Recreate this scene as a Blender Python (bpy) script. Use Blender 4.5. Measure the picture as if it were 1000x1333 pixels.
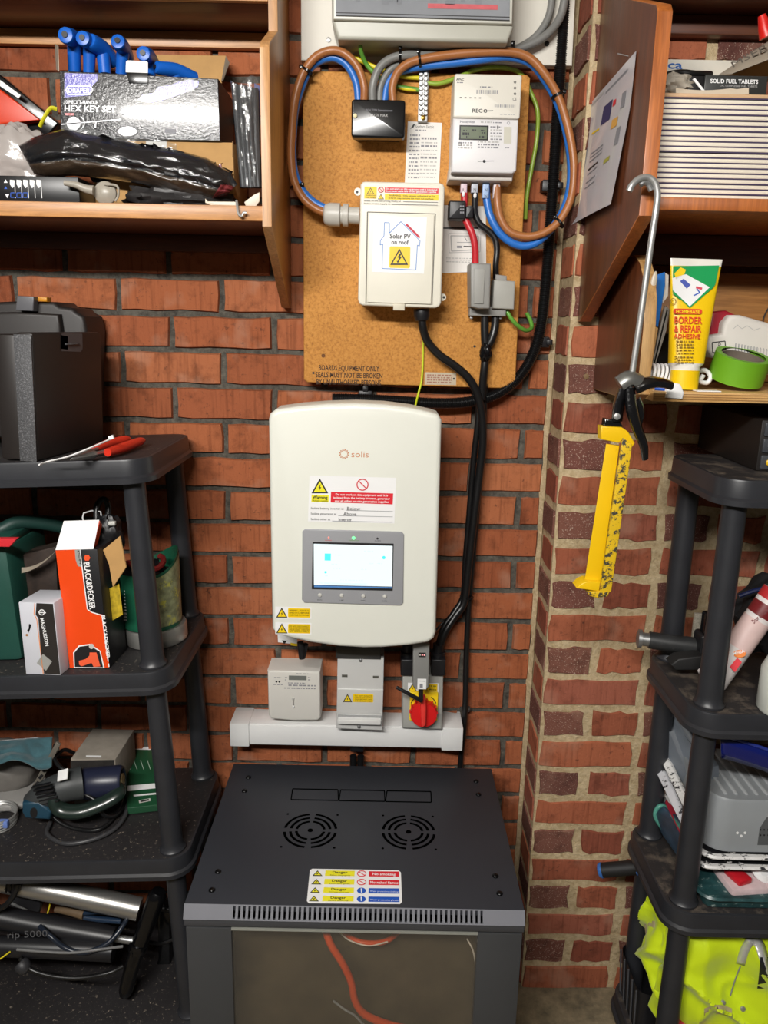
import bpy, bmesh, math, random
from mathutils import Vector, Matrix, noise
from mathutils.bvhtree import BVHTree
for _o in list(bpy.data.objects): bpy.data.objects.remove(_o)
scene = bpy.context.scene
COL = scene.collection
RND = random.Random(7)
R = math.radians
V = Vector
# ------------------------------------------------------------------ camera
# wall plane is Y=0, X to the right, Z up; the camera stands 1.67 m off the wall
CAMP = V((0.0, -1.67, 1.55)); PITCH = R(13.6); ROLL = R(1.15); FPX = 1000.0
_fw = V((0, math.cos(PITCH), -math.sin(PITCH))); _X = V((1, 0, 0)); _U = V((0, math.sin(PITCH), math.cos(PITCH)))
_r = _X*math.cos(ROLL) + _U*math.sin(ROLL); _u = -_X*math.sin(ROLL) + _U*math.cos(ROLL)
cd = bpy.data.cameras.new('camera'); cam = bpy.data.objects.new('camera', cd); COL.objects.link(cam)
cd.sensor_fit = 'VERTICAL'; cd.sensor_height = 36.0; cd.lens = 36.0*FPX/1333.0; cd.clip_start = 0.02
cam.matrix_world = Matrix(((_r.x, _u.x, -_fw.x, CAMP.x), (_r.y, _u.y, -_fw.y, CAMP.y), (_r.z, _u.z, -_fw.z, CAMP.z), (0, 0, 0, 1)))
scene.camera = cam
# ------------------------------------------------------------------ light
w = bpy.data.worlds.new('world'); scene.world = w; w.use_nodes = True
w.node_tree.nodes['Background'].inputs[0].default_value = (1.0, 0.94, 0.86, 1)
w.node_tree.nodes['Background'].inputs[1].default_value = 0.045
def area(name, loc, target, sx, sy, power, col):
    l = bpy.data.lights.new(name, 'AREA'); l.shape = 'RECTANGLE'; l.size = sx; l.size_y = sy; l.energy = power; l.color = col
    o = bpy.data.objects.new(name, l); COL.objects.link(o); o.location = loc
    o.rotation_euler = (V(target)-V(loc)).to_track_quat('-Z', 'Y').to_euler(); return o
area('ceiling_tube_light', (-0.55, -2.25, 2.34), (-0.1, -0.3, 0.9), 1.25, 0.08, 66, (1.0, 0.975, 0.935))
vs = scene.view_settings
vs.view_transform = 'Standard'; vs.look = 'None'; vs.gamma = 1.0; vs.use_curve_mapping = False; vs.exposure = 0.0
# ------------------------------------------------------------------ picture -> place
def ray(x, y): return _fw*FPX + _r*(x-500.0) - _u*(y-666.5)
def P(x, y, d):            # point at distance d in front of the wall
    r = ray(x, y); t = (-d-CAMP.y)/r.y; return CAMP+r*t
def PZ(x, y, z):           # point at height z
    r = ray(x, y); t = (z-CAMP.z)/r.z; return CAMP+r*t
def PX(x, y, X):
    r = ray(x, y); t = (X-CAMP.x)/r.x; return CAMP+r*t
def proj(p):
    q = V(p)-CAMP; z = q.dot(_fw); return (500+FPX*q.dot(_r)/z, 666.5-FPX*q.dot(_u)/z)
def zat(p, ypx):           # height above/below p at which the pixel row is ypx
    lo, hi = -0.5, 3.0
    for _ in range(40):
        m = (lo+hi)/2
        if proj((p[0], p[1], m))[1] > ypx: lo = m
        else: hi = m
    return (lo+hi)/2
def SC(x, y, d):
    a, b = P(x-1, y, d), P(x+1, y, d); e, f = P(x, y-1, d), P(x, y+1, d)
    return abs(b.x-a.x)/2, abs(e.z-f.z)/2
def RW(x0, y0, x1, y1, d): # centre, width, height of an upright rectangle seen at these pixels
    cx, cy = (x0+x1)/2, (y0+y1)/2; s = SC(cx, cy, d); c = P(cx, cy, d); return c, abs(x1-x0)*s[0], abs(y1-y0)*s[1]
# ------------------------------------------------------------------ materials
def lin(h):
    h = h.lstrip('#'); o = []
    for i in (0, 2, 4):
        v = int(h[i:i+2], 16)/255.0; o.append(v/12.92 if v <= 0.04045 else ((v+0.055)/1.055)**2.4)
    return (o[0], o[1], o[2], 1.0)
MATS = {}
class NT:
    def __init__(s, name):
        s.m = bpy.data.materials.new(name); s.m.use_nodes = True; s.t = s.m.node_tree; s.n = s.t.nodes; s.l = s.t.links
        s.b = s.n['Principled BSDF']; s.out = s.n['Material Output']
    def node(s, typ, **kw):
        n = s.n.new(typ)
        for k, v in kw.items():
            if k.startswith('i_'): n.inputs[int(k[2:]) if k[2:].isdigit() else k[2:]].default_value = v
            else: setattr(n, k, v)
        return n
    def link(s, a, b): s.l.new(a, b)
    def coords(s, scale=(1, 1, 1), rand=False):
        tc = s.node('ShaderNodeTexCoord'); mp = s.node('ShaderNodeMapping'); mp.inputs['Scale'].default_value = scale
        s.link(tc.outputs['Object'], mp.inputs['Vector'])
        if rand:
            oi = s.node('ShaderNodeObjectInfo'); vm = s.node('ShaderNodeVectorMath', operation='SCALE'); vm.inputs[0].default_value = (37.0, 19.0, 53.0)
            s.link(oi.outputs['Random'], vm.inputs['Scale']); s.link(vm.outputs[0], mp.inputs['Location'])
        return mp.outputs[0]
    def noise(s, vec, scale, detail=4, rough=0.55):
        n = s.node('ShaderNodeTexNoise'); n.inputs['Scale'].default_value = scale; n.inputs['Detail'].default_value = detail; n.inputs['Roughness'].default_value = rough
        s.link(vec, n.inputs['Vector']); return n.outputs['Fac']
    def ramp(s, fac, stops, interp='LINEAR'):
        r = s.node('ShaderNodeValToRGB'); r.color_ramp.interpolation = interp
        e = r.color_ramp.elements
        while len(e) < len(stops): e.new(0.5)
        for i, (p, c) in enumerate(stops): e[i].position = p; e[i].color = c
        s.link(fac, r.inputs[0]); return r.outputs[0]
    def mix(s, fac, a, b, blend='MIX'):
        m = s.node('ShaderNodeMix', data_type='RGBA', blend_type=blend)
        for sock, v in ((m.inputs[0], fac), (m.inputs[6], a), (m.inputs[7], b)):
            if hasattr(v, 'is_linked') or hasattr(v, 'links'): s.link(v, sock)
            else: sock.default_value = v
        return m.outputs[2]
    def bump(s, h, strength, dist=0.002):
        b = s.node('ShaderNodeBump'); b.inputs['Strength'].default_value = strength; b.inputs['Distance'].default_value = dist
        s.link(h, b.inputs['Height']); s.link(b.outputs[0], s.b.inputs['Normal'])
BW = ((0, 0, 0, 1), (1, 1, 1, 1))
def scale(c, k): return (min(c[0]*k, 1), min(c[1]*k, 1), min(c[2]*k, 1), 1)
def mat(name, col, rough=0.5, metal=0.0, var=0.08, vs_=14, bump=0.0, bs=260, dust=None, coat=0.0, emit=0.0, alpha=1.0, trans=0.0, spec=0.5, sheen=0.0):
    if name in MATS: return MATS[name]
    t = NT(name); b = t.b; c = lin(col); vec = t.coords()
    b.inputs['Roughness'].default_value = rough; b.inputs['Metallic'].default_value = metal; b.inputs['Specular IOR Level'].default_value = spec
    b.inputs['Coat Weight'].default_value = coat; b.inputs['Sheen Weight'].default_value = sheen
    if var > 0:
        o = t.ramp(t.noise(vec, vs_), [(0.3, scale(c, 1-var)), (0.7, scale(c, 1+var))])
    else:
        rgb = t.node('ShaderNodeRGB'); rgb.outputs[0].default_value = c; o = rgb.outputs[0]
    if dust:
        dc, lo, hi, ds = dust
        f = t.ramp(t.noise(vec, ds, 6, 0.7), [(lo, BW[0]), (hi, BW[1])])
        o = t.mix(f, o, lin(dc))
    t.link(o, b.inputs['Base Color'])
    if bump > 0: t.bump(t.noise(vec, bs, 3), bump, 0.0015)
    if emit > 0: t.link(o, b.inputs['Emission Color']); b.inputs['Emission Strength'].default_value = emit
    if alpha < 1: b.inputs['Alpha'].default_value = alpha
    if trans > 0: b.inputs['Transmission Weight'].default_value = trans
    MATS[name] = t.m; return t.m
def wood(name, c1, c2, axis='z', rough=0.45, sc=1.0, coat=0.2):
    if name in MATS: return MATS[name]
    t = NT(name); st = {'x': (1.5, 22, 22), 'y': (22, 1.5, 22), 'z': (22, 22, 1.5)}[axis]
    vec = t.coords(tuple(k*sc for k in st))
    n1 = t.noise(vec, 2.2, 6, 0.65); n2 = t.noise(vec, 11, 4, 0.6)
    o = t.ramp(n1, [(0.32, lin(c2)), (0.66, lin(c1))])
    o = t.mix(t.ramp(n2, [(0.45, (0.72, 0.72, 0.72, 1)), (0.62, (1, 1, 1, 1))]), (0, 0, 0, 1), o) if False else t.mix(0.45, o, t.ramp(n2, [(0.38, (0.45, 0.4, 0.38, 1)), (0.6, (1, 1, 1, 1))]), 'MULTIPLY')
    t.link(o, t.b.inputs['Base Color']); t.b.inputs['Roughness'].default_value = rough; t.b.inputs['Coat Weight'].default_value = coat; t.b.inputs['Coat Roughness'].default_value = 0.3
    t.bump(n2, 0.15, 0.001); MATS[name] = t.m; return t.m
def brickmat(name, cols, stria=True, speck=0.0):
    t = NT(name); vec = t.coords((1, 1, 1), True); oi = t.node('ShaderNodeObjectInfo')
    base = t.ramp(oi.outputs['Random'], [(i/(len(cols)-1), lin(k)) for i, k in enumerate(cols)])
    n1 = t.noise(vec, 26, 6, 0.65)
    o = t.mix(0.75, base, t.ramp(n1, [(0.28, (0.42, 0.38, 0.36, 1)), (0.5, (1, 1, 1, 1)), (0.75, (1.0, 0.97, 0.94, 1))]), 'MULTIPLY')
    mv = t.coords((1, 1, 0.05), True)
    n2 = t.noise(mv, 150, 3, 0.5)
    if stria: o = t.mix(0.55, o, t.ramp(n2, [(0.30, (0.5, 0.45, 0.42, 1)), (0.48, (1, 1, 1, 1))]), 'MULTIPLY')
    n4 = t.noise(vec, 90, 5, 0.7)
    o = t.mix(t.ramp(n4, [(0.60, BW[0]), (0.70, (0.7, 0.7, 0.7, 1))]), o, lin('#3a2620'))
    n5 = t.noise(vec, 14, 3, 0.5); o = t.mix(t.ramp(n5, [(0.56, BW[0]), (0.72, (0.35, 0.35, 0.35, 1))]), o, lin('#b48e78'))
    if speck > 0:
        n3 = t.noise(vec, 420, 2, 0.5); o = t.mix(t.ramp(n3, [(0.70-speck, BW[0]), (0.74-speck, (0.75, 0.75, 0.75, 1))]), o, lin('#c9b2a0'))
    t.link(o, t.b.inputs['Base Color']); t.b.inputs['Roughness'].default_value = 0.85; t.b.inputs['Specular IOR Level'].default_value = 0.25
    h = t.mix(0.5, n1, n2) if stria else n1
    t.bump(t.mix(0.4, h, n4), 0.8, 0.005); MATS[name] = t.m; return t.m
def mortar(name, c1, c2, sc=60):
    t = NT(name); vec = t.coords(); n = t.noise(vec, sc, 6, 0.7); n2 = t.noise(vec, 9, 3)
    o = t.ramp(n, [(0.3, lin(c2)), (0.65, lin(c1))]); o = t.mix(0.5, o, t.ramp(n2, [(0.3, (0.6, 0.58, 0.55, 1)), (0.6, (1, 1, 1, 1))]), 'MULTIPLY')
    t.link(o, t.b.inputs['Base Color']); t.b.inputs['Roughness'].default_value = 0.95; t.b.inputs['Specular IOR Level'].default_value = 0.1
    t.bump(n, 0.9, 0.006); MATS[name] = t.m; return t.m
def glassy(name, col, alpha, rough=0.08, bump=0.0, bs=60):   # thin film or tinted pane
    if name in MATS: return MATS[name]
    t = NT(name); t.n.remove(t.b)
    tr = t.node('ShaderNodeBsdfTransparent'); tr.inputs[0].default_value = lin(col)
    gl = t.node('ShaderNodeBsdfGlossy'); gl.inputs['Roughness'].default_value = rough; gl.inputs[0].default_value = (1, 1, 1, 1)
    df = t.node('ShaderNodeBsdfDiffuse'); df.inputs[0].default_value = lin(col)
    lw = t.node('ShaderNodeLayerWeight'); lw.inputs[0].default_value = 0.5; pw = t.node('ShaderNodeMath', operation='POWER'); pw.inputs[1].default_value = 4.0; t.link(lw.outputs['Facing'], pw.inputs[0]); fr = t.node('ShaderNodeMath', operation='MULTIPLY_ADD'); fr.inputs[1].default_value = 0.7; fr.inputs[2].default_value = 0.045; t.link(pw.outputs[0], fr.inputs[0])
    m1 = t.node('ShaderNodeMixShader'); m1.inputs[0].default_value = alpha; t.link(tr.outputs[0], m1.inputs[1]); t.link(df.outputs[0], m1.inputs[2])
    m2 = t.node('ShaderNodeMixShader'); t.link(fr.outputs[0], m2.inputs[0]); t.link(m1.outputs[0], m2.inputs[1]); t.link(gl.outputs[0], m2.inputs[2])
    if bump > 0:
        bm_ = t.node('ShaderNodeBump'); bm_.inputs['Strength'].default_value = bump; bm_.inputs['Distance'].default_value = 0.004
        t.link(t.noise(t.coords(), bs, 4), bm_.inputs['Height'])
        t.link(bm_.outputs[0], gl.inputs['Normal']); t.link(bm_.outputs[0], lw.inputs['Normal'])
    t.link(m2.outputs[0], t.out.inputs['Surface']); MATS[name] = t.m; return t.m
# ------------------------------------------------------------------ objects
WPOS = {}; THINGS = []
def settag(o, label=None, cat=None, group=None, kind=None):
    if kind is None and o.name.split('.')[0] in ('print', 'switch_marks'): kind = 'stuff'
    if label: o['label'] = label
    if cat: o['category'] = cat
    if group: o['group'] = group
    if kind: o['kind'] = kind
    return o
def thing(name, label, cat, group=None):
    o = bpy.data.objects.new(name, None); COL.objects.link(o); o.empty_display_size = 0.05
    settag(o, label, cat, group); THINGS.append(o); WPOS[o] = V((0, 0, 0)); return o
def link_mesh(name, me, base, parent):
    o = bpy.data.objects.new(name, me); COL.objects.link(o)
    if parent is not None: o.parent = parent; o.location = base-WPOS[parent]
    else: o.location = base
    WPOS[o] = V(base); return o
_cube = {}
def cube_bm(sx, sy, sz, b, seg):
    k = (round(sx, 5), round(sy, 5), round(sz, 5), round(b, 5), seg)
    if k not in _cube:
        bm = bmesh.new(); bmesh.ops.create_cube(bm, size=1.0)
        for v in bm.verts: v.co = (v.co.x*sx, v.co.y*sy, v.co.z*sz)
        if b > 0: bmesh.ops.bevel(bm, geom=bm.edges[:], offset=min(b, 0.49*min(sx, sy, sz)), segments=seg, profile=0.5, affect='EDGES')
        bm.verts.index_update(); _cube[k] = ([v.co.copy() for v in bm.verts], [[v.index for v in f.verts] for f in bm.faces]); bm.free()
    return _cube[k]
def spline(pts, n=8):
    pts = [V(p) for p in pts]
    if len(pts) < 3: return pts
    q = [pts[0]*2-pts[1]]+pts+[pts[-1]*2-pts[-2]]; out = []
    for i in range(1, len(q)-2):
        a, b, c_, d = q[i-1], q[i], q[i+1], q[i+2]
        for k in range(n):
            t = k/n; out.append(0.5*((2*b)+(c_-a)*t+(2*a-5*b+4*c_-d)*t*t+(3*b-a-3*c_+d)*t**3))
    out.append(pts[-1]); return out
def rrect(w, h, r, n=4):
    o = []
    for cx, cy, a0 in ((w/2-r, h/2-r, 0), (-w/2+r, h/2-r, 90), (-w/2+r, -h/2+r, 180), (w/2-r, -h/2+r, 270)):
        for k in range(n+1): a = R(a0+90*k/n); o.append((cx+r*math.cos(a), cy+r*math.sin(a)))
    return o
class MB:
    def __init__(s, xf=None): s.v = []; s.f = []; s.m = []; s.mats = []; s.xf = xf
    def mi(s, m):
        if m not in s.mats: s.mats.append(m)
        return s.mats.index(m)
    def add(s, vs_, fs, m, M=None):
        b = len(s.v); i = s.mi(m)
        for v in vs_:
            v = V(v)
            if M is not None: v = M @ v
            s.v.append(v)
        for f in fs: s.f.append([b+k for k in f]); s.m.append(i)
        return s
    def box(s, c, size, m, b=0.0, seg=2, M=None):
        vs_, fs = cube_bm(size[0], size[1], size[2], b, seg); T = Matrix.Translation(V(c))
        if M is not None: T = T @ M.to_4x4()
        return s.add(vs_, fs, m, T)
    def bx(s, x0, x1, y0, y1, z0, z1, m, b=0.0):
        return s.box(((x0+x1)/2, (y0+y1)/2, (z0+z1)/2), (abs(x1-x0), abs(y1-y0), abs(z1-z0)), m, b)
    def rings(s, rings, m, cap0=True, cap1=True, closed=True):
        n = len(rings[0]); vs_ = [p for r in rings for p in r]; fs = []
        for i in range(len(rings)-1):
            for k in range(n if closed else n-1):
                k2 = (k+1) % n; fs.append([i*n+k, i*n+k2, (i+1)*n+k2, (i+1)*n+k])
        if cap0: fs.append(list(range(n))[::-1])
        if cap1: fs.append([(len(rings)-1)*n+k for k in range(n)])
        return s.add(vs_, fs, m)
    def lathe(s, prof, o, ax, m, n=24, cap=True):
        ax = V(ax).normalized(); a = ax.orthogonal().normalized(); b = ax.cross(a); o = V(o); rs = []
        for r, h in prof: rs.append([o+ax*h+(a*math.cos(2*math.pi*k/n)+b*math.sin(2*math.pi*k/n))*max(r, 1e-5) for k in range(n)])
        return s.rings(rs, m, cap, cap)
    def cyl(s, p0, p1, r0, m, r1=None, n=20, b=0.0):
        p0, p1 = V(p0), V(p1); L = (p1-p0).length; r1 = r0 if r1 is None else r1
        pr = [(r0, 0), (r1, L)] if b <= 0 else [(r0-b, 0), (r0-b*0.3, b*0.3), (r0, b), (r1, L-b), (r1-b*0.3, L-b*0.3), (r1-b, L)]
        return s.lathe(pr, p0, p1-p0, m, n)
    def tube(s, pts, r, m, n=10, sub=8, raw=False, flat=1.0):
        ps = [V(p) for p in pts] if raw else spline(pts, sub)
        rs = []; t0 = None; a = None
        for i, p in enumerate(ps):
            t = (ps[min(i+1, len(ps)-1)]-ps[max(i-1, 0)]).normalized()
            if a is None: a = t.orthogonal().normalized()
            else:
                a = (a-t*a.dot(t)); a = a.normalized() if a.length > 1e-6 else t.orthogonal().normalized()
            b = t.cross(a); rr = r(i/(len(ps)-1.0)) if callable(r) else r
            rs.append([p+(a*math.cos(2*math.pi*k/n)+b*math.sin(2*math.pi*k/n)*flat)*rr for k in range(n)])
        return s.rings(rs, m)
    def prism(s, front, back, m, bev=0.0, seg=3, mside=None):
        pts = [V(p) for p in front]; back = V(back); nb = back.normalized(); nrm = V((0, 0, 0)); n = len(pts)
        for i in range(n): nrm += pts[i].cross(pts[(i+1) % n])
        if nrm.dot(back) > 0: pts = pts[::-1]; nrm = -nrm
        nrm.normalize(); rs = [[p+back for p in pts]]
        if bev > 0:
            ins = []
            for i in range(n):
                e0 = (pts[i]-pts[i-1]); e1 = (pts[(i+1) % n]-pts[i]); e0.normalize(); e1.normalize()
                k0 = nrm.cross(e0); k1 = nrm.cross(e1); k = (k0+k1); l = k.length
                ins.append(k/l*(1.0/max(l/2, 0.4)) if l > 1e-6 else k0)
            for q in range(seg+1):
                a = math.pi/2*q/seg; rs.append([p+ins[i]*bev*(1-math.cos(a))+nb*bev*(1-math.sin(a)) for i, p in enumerate(pts)])
        else: rs.append(pts)
        k0 = len(s.f); s.rings(rs, m)
        if mside is not None:
            j = s.mi(mside)
            for q in range(k0, len(s.f)-1): s.m[q] = j
        return s
    def grid(s, fn, nu, nv, m, closed_u=False):
        vs_ = [fn(i/nu, j/nv) for j in range(nv+1) for i in range(nu+1)]; fs = []
        for j in range(nv):
            for i in range(nu): a = j*(nu+1)+i; fs.append([a, a+1, a+nu+2, a+nu+1])
        return s.add(vs_, fs, m)
    def blob(s, c, size, m, nz=0.15, fr=3.0, seed=0, n=20, ridged=False, M=None, p=2.0, fold=None):
        vs_ = []; fs = []; c = V(c); sd = V((seed*3.1, seed*1.7, seed*5.3))
        for j in range(n+1):
            th = math.pi*j/n
            for i in range(2*n):
                ph = math.pi*i/n; q = V((math.sin(th)*math.cos(ph), math.sin(th)*math.sin(ph), math.cos(th)))
                if p != 2.0:
                    l = (abs(q.x)**p+abs(q.y)**p+abs(q.z)**p)**(1.0/p); q = q/l
                d = noise.noise(q*fr+sd)+0.5*noise.noise(q*fr*2.3+sd)
                if ridged: d = 0.6-2*abs(d)
                q2 = q*(1+nz*d); q2 = V((q2.x*size[0], q2.y*size[1], q2.z*size[2]))
                if M is not None: q2 = M @ q2
                vs_.append(c+q2)
        for j in range(n):
            for i in range(2*n): i2 = (i+1) % (2*n); fs.append([j*2*n+i, (j+1)*2*n+i, (j+1)*2*n+i2, j*2*n+i2])
        return s.add(vs_, fs, m)
    def build(s, name, parent=None, label=None, cat=None, group=None, kind=None, ang=38, smooth=True):
        vs_ = [s.xf @ v for v in s.v] if s.xf is not None else s.v
        lo = V((min(v.x for v in vs_), min(v.y for v in vs_), min(v.z for v in vs_))); hi = V((max(v.x for v in vs_), max(v.y for v in vs_), max(v.z for v in vs_)))
        base = V(((lo.x+hi.x)/2, (lo.y+hi.y)/2, lo.z))
        me = bpy.data.meshes.new(name); me.from_pydata([v-base for v in vs_], [], s.f)
        for k in s.mats: me.materials.append(k)
        me.polygons.foreach_set('material_index', s.m)
        if smooth:
            me.polygons.foreach_set('use_smooth', [True]*len(s.f)); me.set_sharp_from_angle(angle=R(ang))
        me.update(); o = link_mesh(name, me, base, parent); return settag(o, label, cat, group, kind)
_txt = {}
def glyphs(t, bold, wide=1.0):
    k = (t, bold)
    if k not in _txt:
        cu = bpy.data.curves.new('t', 'FONT'); cu.body = t; cu.size = 1.0; cu.resolution_u = 2; cu.offset = 0.022 if bold else 0.0; cu.fill_mode = 'FRONT'
        o = bpy.data.objects.new('t', cu); COL.objects.link(o); bpy.context.view_layer.update()
        me = bpy.data.meshes.new_from_object(o.evaluated_get(bpy.context.evaluated_depsgraph_get()))
        vv = [v.co.copy() for v in me.vertices]; ff = [list(p.vertices) for p in me.polygons]
        x0 = min([v.x for v in vv] or [0]); x1 = max([v.x for v in vv] or [1])
        _txt[k] = ([((v.x-x0)/(x1-x0), v.y/0.72) for v in vv], ff)
        bpy.data.objects.remove(o); bpy.data.meshes.remove(me); bpy.data.curves.remove(cu)
    return _txt[k]
class Print(MB):
    """flat print on a plane; coordinates are picture pixels cast on that plane"""
    def __init__(s, o, n, xf=None):
        MB.__init__(s, xf); s.o = V(o); s.n = V(n).normalized(); s.k = 1
    def q(s, x, y, lift=None):
        r = ray(x, y); t = (s.o-CAMP).dot(s.n)/r.dot(s.n); return CAMP+r*t+s.n*(0.00025*(s.k if lift is None else lift))
    def up(s): s.k += 1; return s
    def poly(s, pts, m):
        vs_ = [s.q(*p) for p in pts]; nn = V((0, 0, 0))
        for i in range(len(vs_)): nn += vs_[i].cross(vs_[(i+1) % len(vs_)])
        f = list(range(len(vs_)))
        return s.add(vs_, [f if nn.dot(s.n) > 0 else f[::-1]], m)
    def rect(s, x0, y0, x1, y1, m, r=0.0):   # de-rolled about its centre
        cx, cy = (x0+x1)/2, (y0+y1)/2; cr, sr = math.cos(ROLL), math.sin(ROLL)
        pts = rrect(x1-x0, y1-y0, r, 3) if r > 0 else [((x1-x0)/2, (y1-y0)/2), (-(x1-x0)/2, (y1-y0)/2), (-(x1-x0)/2, -(y1-y0)/2), ((x1-x0)/2, -(y1-y0)/2)]
        return s.poly([(cx+a*cr-b*sr, cy+a*sr+b*cr) for a, b in pts], m)
    def line(s, p, q, w, m):
        dx, dy = q[0]-p[0], q[1]-p[1]; l = math.hypot(dx, dy) or 1; nx, ny = -dy/l*w/2, dx/l*w/2
        return s.poly([(p[0]+nx, p[1]+ny), (q[0]+nx, q[1]+ny), (q[0]-nx, q[1]-ny), (p[0]-nx, p[1]-ny)], m)
    def path(s, pts, w, m):
        for a, b in zip(pts[:-1], pts[1:]): s.line(a, b, w, m)
        return s
    def disc(s, x, y, rx, m, ry=None, n=20):
        ry = rx if ry is None else ry; return s.poly([(x+rx*math.cos(2*math.pi*k/n), y+ry*math.sin(2*math.pi*k/n)) for k in range(n)], m)
    def ring(s, x, y, r, w, m, ry=None, n=20, a0=0, a1=360):
        ry = r if ry is None else ry
        pts = [(x+r*math.cos(R(a0+(a1-a0)*k/n)), y+ry*math.sin(R(a0+(a1-a0)*k/n))) for k in range(n+1)]
        return s.path(pts, w, m)
    def text(s, t, p0, p1, h, m, bold=False):
        vs_, fs = glyphs(t, bold); dx, dy = p1[0]-p0[0], p1[1]-p0[1]; l = math.hypot(dx, dy); ux, uy = dy/l*h, -dx/l*h
        w_ = [s.q(p0[0]+a*dx+b*ux, p0[1]+a*dy+b*uy) for a, b in vs_]
        if fs:
            f = fs[0]; nn = (w_[f[1]]-w_[f[0]]).cross(w_[f[2]]-w_[f[0]])
            if nn.dot(s.n) < 0: fs = [q[::-1] for q in fs]
        return s.add(w_, fs, m)
    def tx(s, t, x0, y, x1, h, m, bold=False):   # upright line of text that follows the picture's slight roll
        return s.text(t, (x0, y-(x1-x0)*0.01), (x1, y+(x1-x0)*0.01), h, m, bold)
    def dashes(s, x0, y, x1, h, m, rnd=RND, dens=0.8):
        x = x0
        while x < x1:
            w_ = min(rnd.uniform(1.2, 4.5), x1-x); s.rect(x, y-h+(x-x0)*0.02, x+w_, y+(x-x0)*0.02, m); x += w_+rnd.uniform(0.5, 1.4)/dens
        return s
    def warn(s, x, y, r, my, mk):   # yellow triangle, black border, lightning bolt
        tri = lambda k, dy=0: [(x, y-r*k+dy), (x+r*0.98*k, y+r*0.72*k+dy), (x-r*0.98*k, y+r*0.72*k+dy)]
        s.poly(tri(1.0), mk); s.up(); s.poly(tri(0.72, r*0.05), my); s.up()
        b = r*0.5
        s.poly([(x+b*0.25, y-b*0.75), (x-b*0.35, y+b*0.2), (x-b*0.02, y+b*0.15), (x-b*0.3, y+b*1.0), (x+b*0.35, y+b*0.0), (x+b*0.05, y+b*0.02)], mk); return s
def front(d): return Print((0, -d, 0), (0, -1, 0))
def pxbox(mb, x0, y0, x1, y1, d1, d0, m, b=0.0, r=0.0, nr=4, mside=None):
    c, w_, h_ = RW(x0, y0, x1, y1, d1)
    if r > 0: o = [c+V((a, 0, e)) for a, e in rrect(w_, h_, r, nr)]
    else: o = [c+V((a, 0, e)) for a, e in ((w_/2, h_/2), (-w_/2, h_/2), (-w_/2, -h_/2), (w_/2, -h_/2))]
    return mb.prism(o, (0, d1-d0, 0), m, b, mside=mside)
def obox(mb, A, e1, e2, up, m, b=0.0):   # box from corner A along three edge vectors
    A, e1, e2, up = V(A), V(e1), V(e2), V(up)
    vs_, fs = cube_bm(e1.length, e2.length, up.length, b, 2)
    x, y, z = e1.normalized(), e2.normalized(), up.normalized(); M = Matrix((x, y, z)).transposed().to_4x4()
    if M.determinant() < 0: fs = [f[::-1] for f in fs]
    return mb.add(vs_, fs, m, Matrix.Translation(A+(e1+e2+up)/2) @ M)
# ------------------------------------------------------------------ palette
WHITE = mat('white_plastic', '#e9e8e0', 0.38, var=0.02)
CREAM = mat('cream_enamel', '#e3e4da', 0.32, var=0.012)
VOID = mat('dark_opening', '#040404', 1.0, var=0.0, spec=0.0)
OFFW = mat('off_white_plastic', '#e3dfd0', 0.42, var=0.03)
PAPER = mat('paper', '#e6e3de', 0.7, var=0.03)
LABELW = mat('label_white', '#ececec', 0.45, var=0.0)
BLACK = mat('black_plastic', '#17171a', 0.42, var=0.2, vs_=30)
BLACKG = mat('glossy_black_plastic', '#0d0d0f', 0.18, var=0.1)
SHELFB = mat('shelf_black_plastic', '#2a2b2f', 0.40, var=0.12, vs_=20, dust=('#6a6258', 0.66, 0.85, 300))
DUSTL = mat('specked_black_deck', '#252324', 0.55, var=0.2, vs_=9, dust=('#988c7e', 0.60, 0.70, 130), bump=0.15)
DUSTY = mat('dusty_black_deck', '#2a2727', 0.6, var=0.2, vs_=9, dust=('#75695c', 0.50, 0.78, 26), bump=0.2)
CABLACK = mat('cabinet_powder_coat', '#2e3036', 0.5, var=0.06, vs_=6, bump=0.10, bs=900, dust=('#8c8880', 0.74, 0.8, 200))
CABGREY = mat('cabinet_grey_strip', '#74757c', 0.45, var=0.03)
GREYP = mat('grey_plastic', '#9a9a96', 0.45, var=0.04)
GREYC = mat('grey_cable', '#7b7b78', 0.4, var=0.04)
DGREY = mat('dark_grey_plastic', '#4b4c50', 0.45, var=0.08)
LGREY = mat('light_grey_plastic', '#c2c1bb', 0.42, var=0.03)
SILVER = mat('zinc_metal', '#b9b9b7', 0.42, 0.7, var=0.08, vs_=60)
STEEL = mat('brushed_steel', '#9b9c9c', 0.38, 0.8, var=0.1, vs_=30)
BROWNC = mat('brown_cable', '#a4683a', 0.38, var=0.05)
BLUEC = mat('blue_cable', '#2a6fc4', 0.35, var=0.05)
REDC = mat('red_cable', '#c22730', 0.35, var=0.05)
GREENC = mat('green_cable', '#63a03c', 0.35, var=0.06)
YELC = mat('yellow_cable', '#e2d02a', 0.35, var=0.05)
BLACKC = mat('black_cable', '#161617', 0.33, var=0.1)
ORANGEC = mat('orange_cable', '#ee5a22', 0.4, var=0.04)
YEL = mat('print_yellow', '#f2cf10', 0.5, var=0.0)
LYEL = mat('print_lemon', '#ece326', 0.5, var=0.0)
RED = mat('print_red', '#d8202f', 0.5, var=0.0)
BLUE = mat('print_blue', '#1452b8', 0.5, var=0.0)
INK = mat('print_black', '#1b1a1c', 0.5, var=0.0)
GINK = mat('print_grey', '#84848a', 0.6, var=0.0)
LINK = mat('print_pale_grey', '#b4b2b0', 0.6, var=0.0)
CARD = mat('cardboard', '#b98f58', 0.8, var=0.08, vs_=30)
CARDG = mat('grey_cardboard', '#a89c8b', 0.85, var=0.1, vs_=25)
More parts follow.
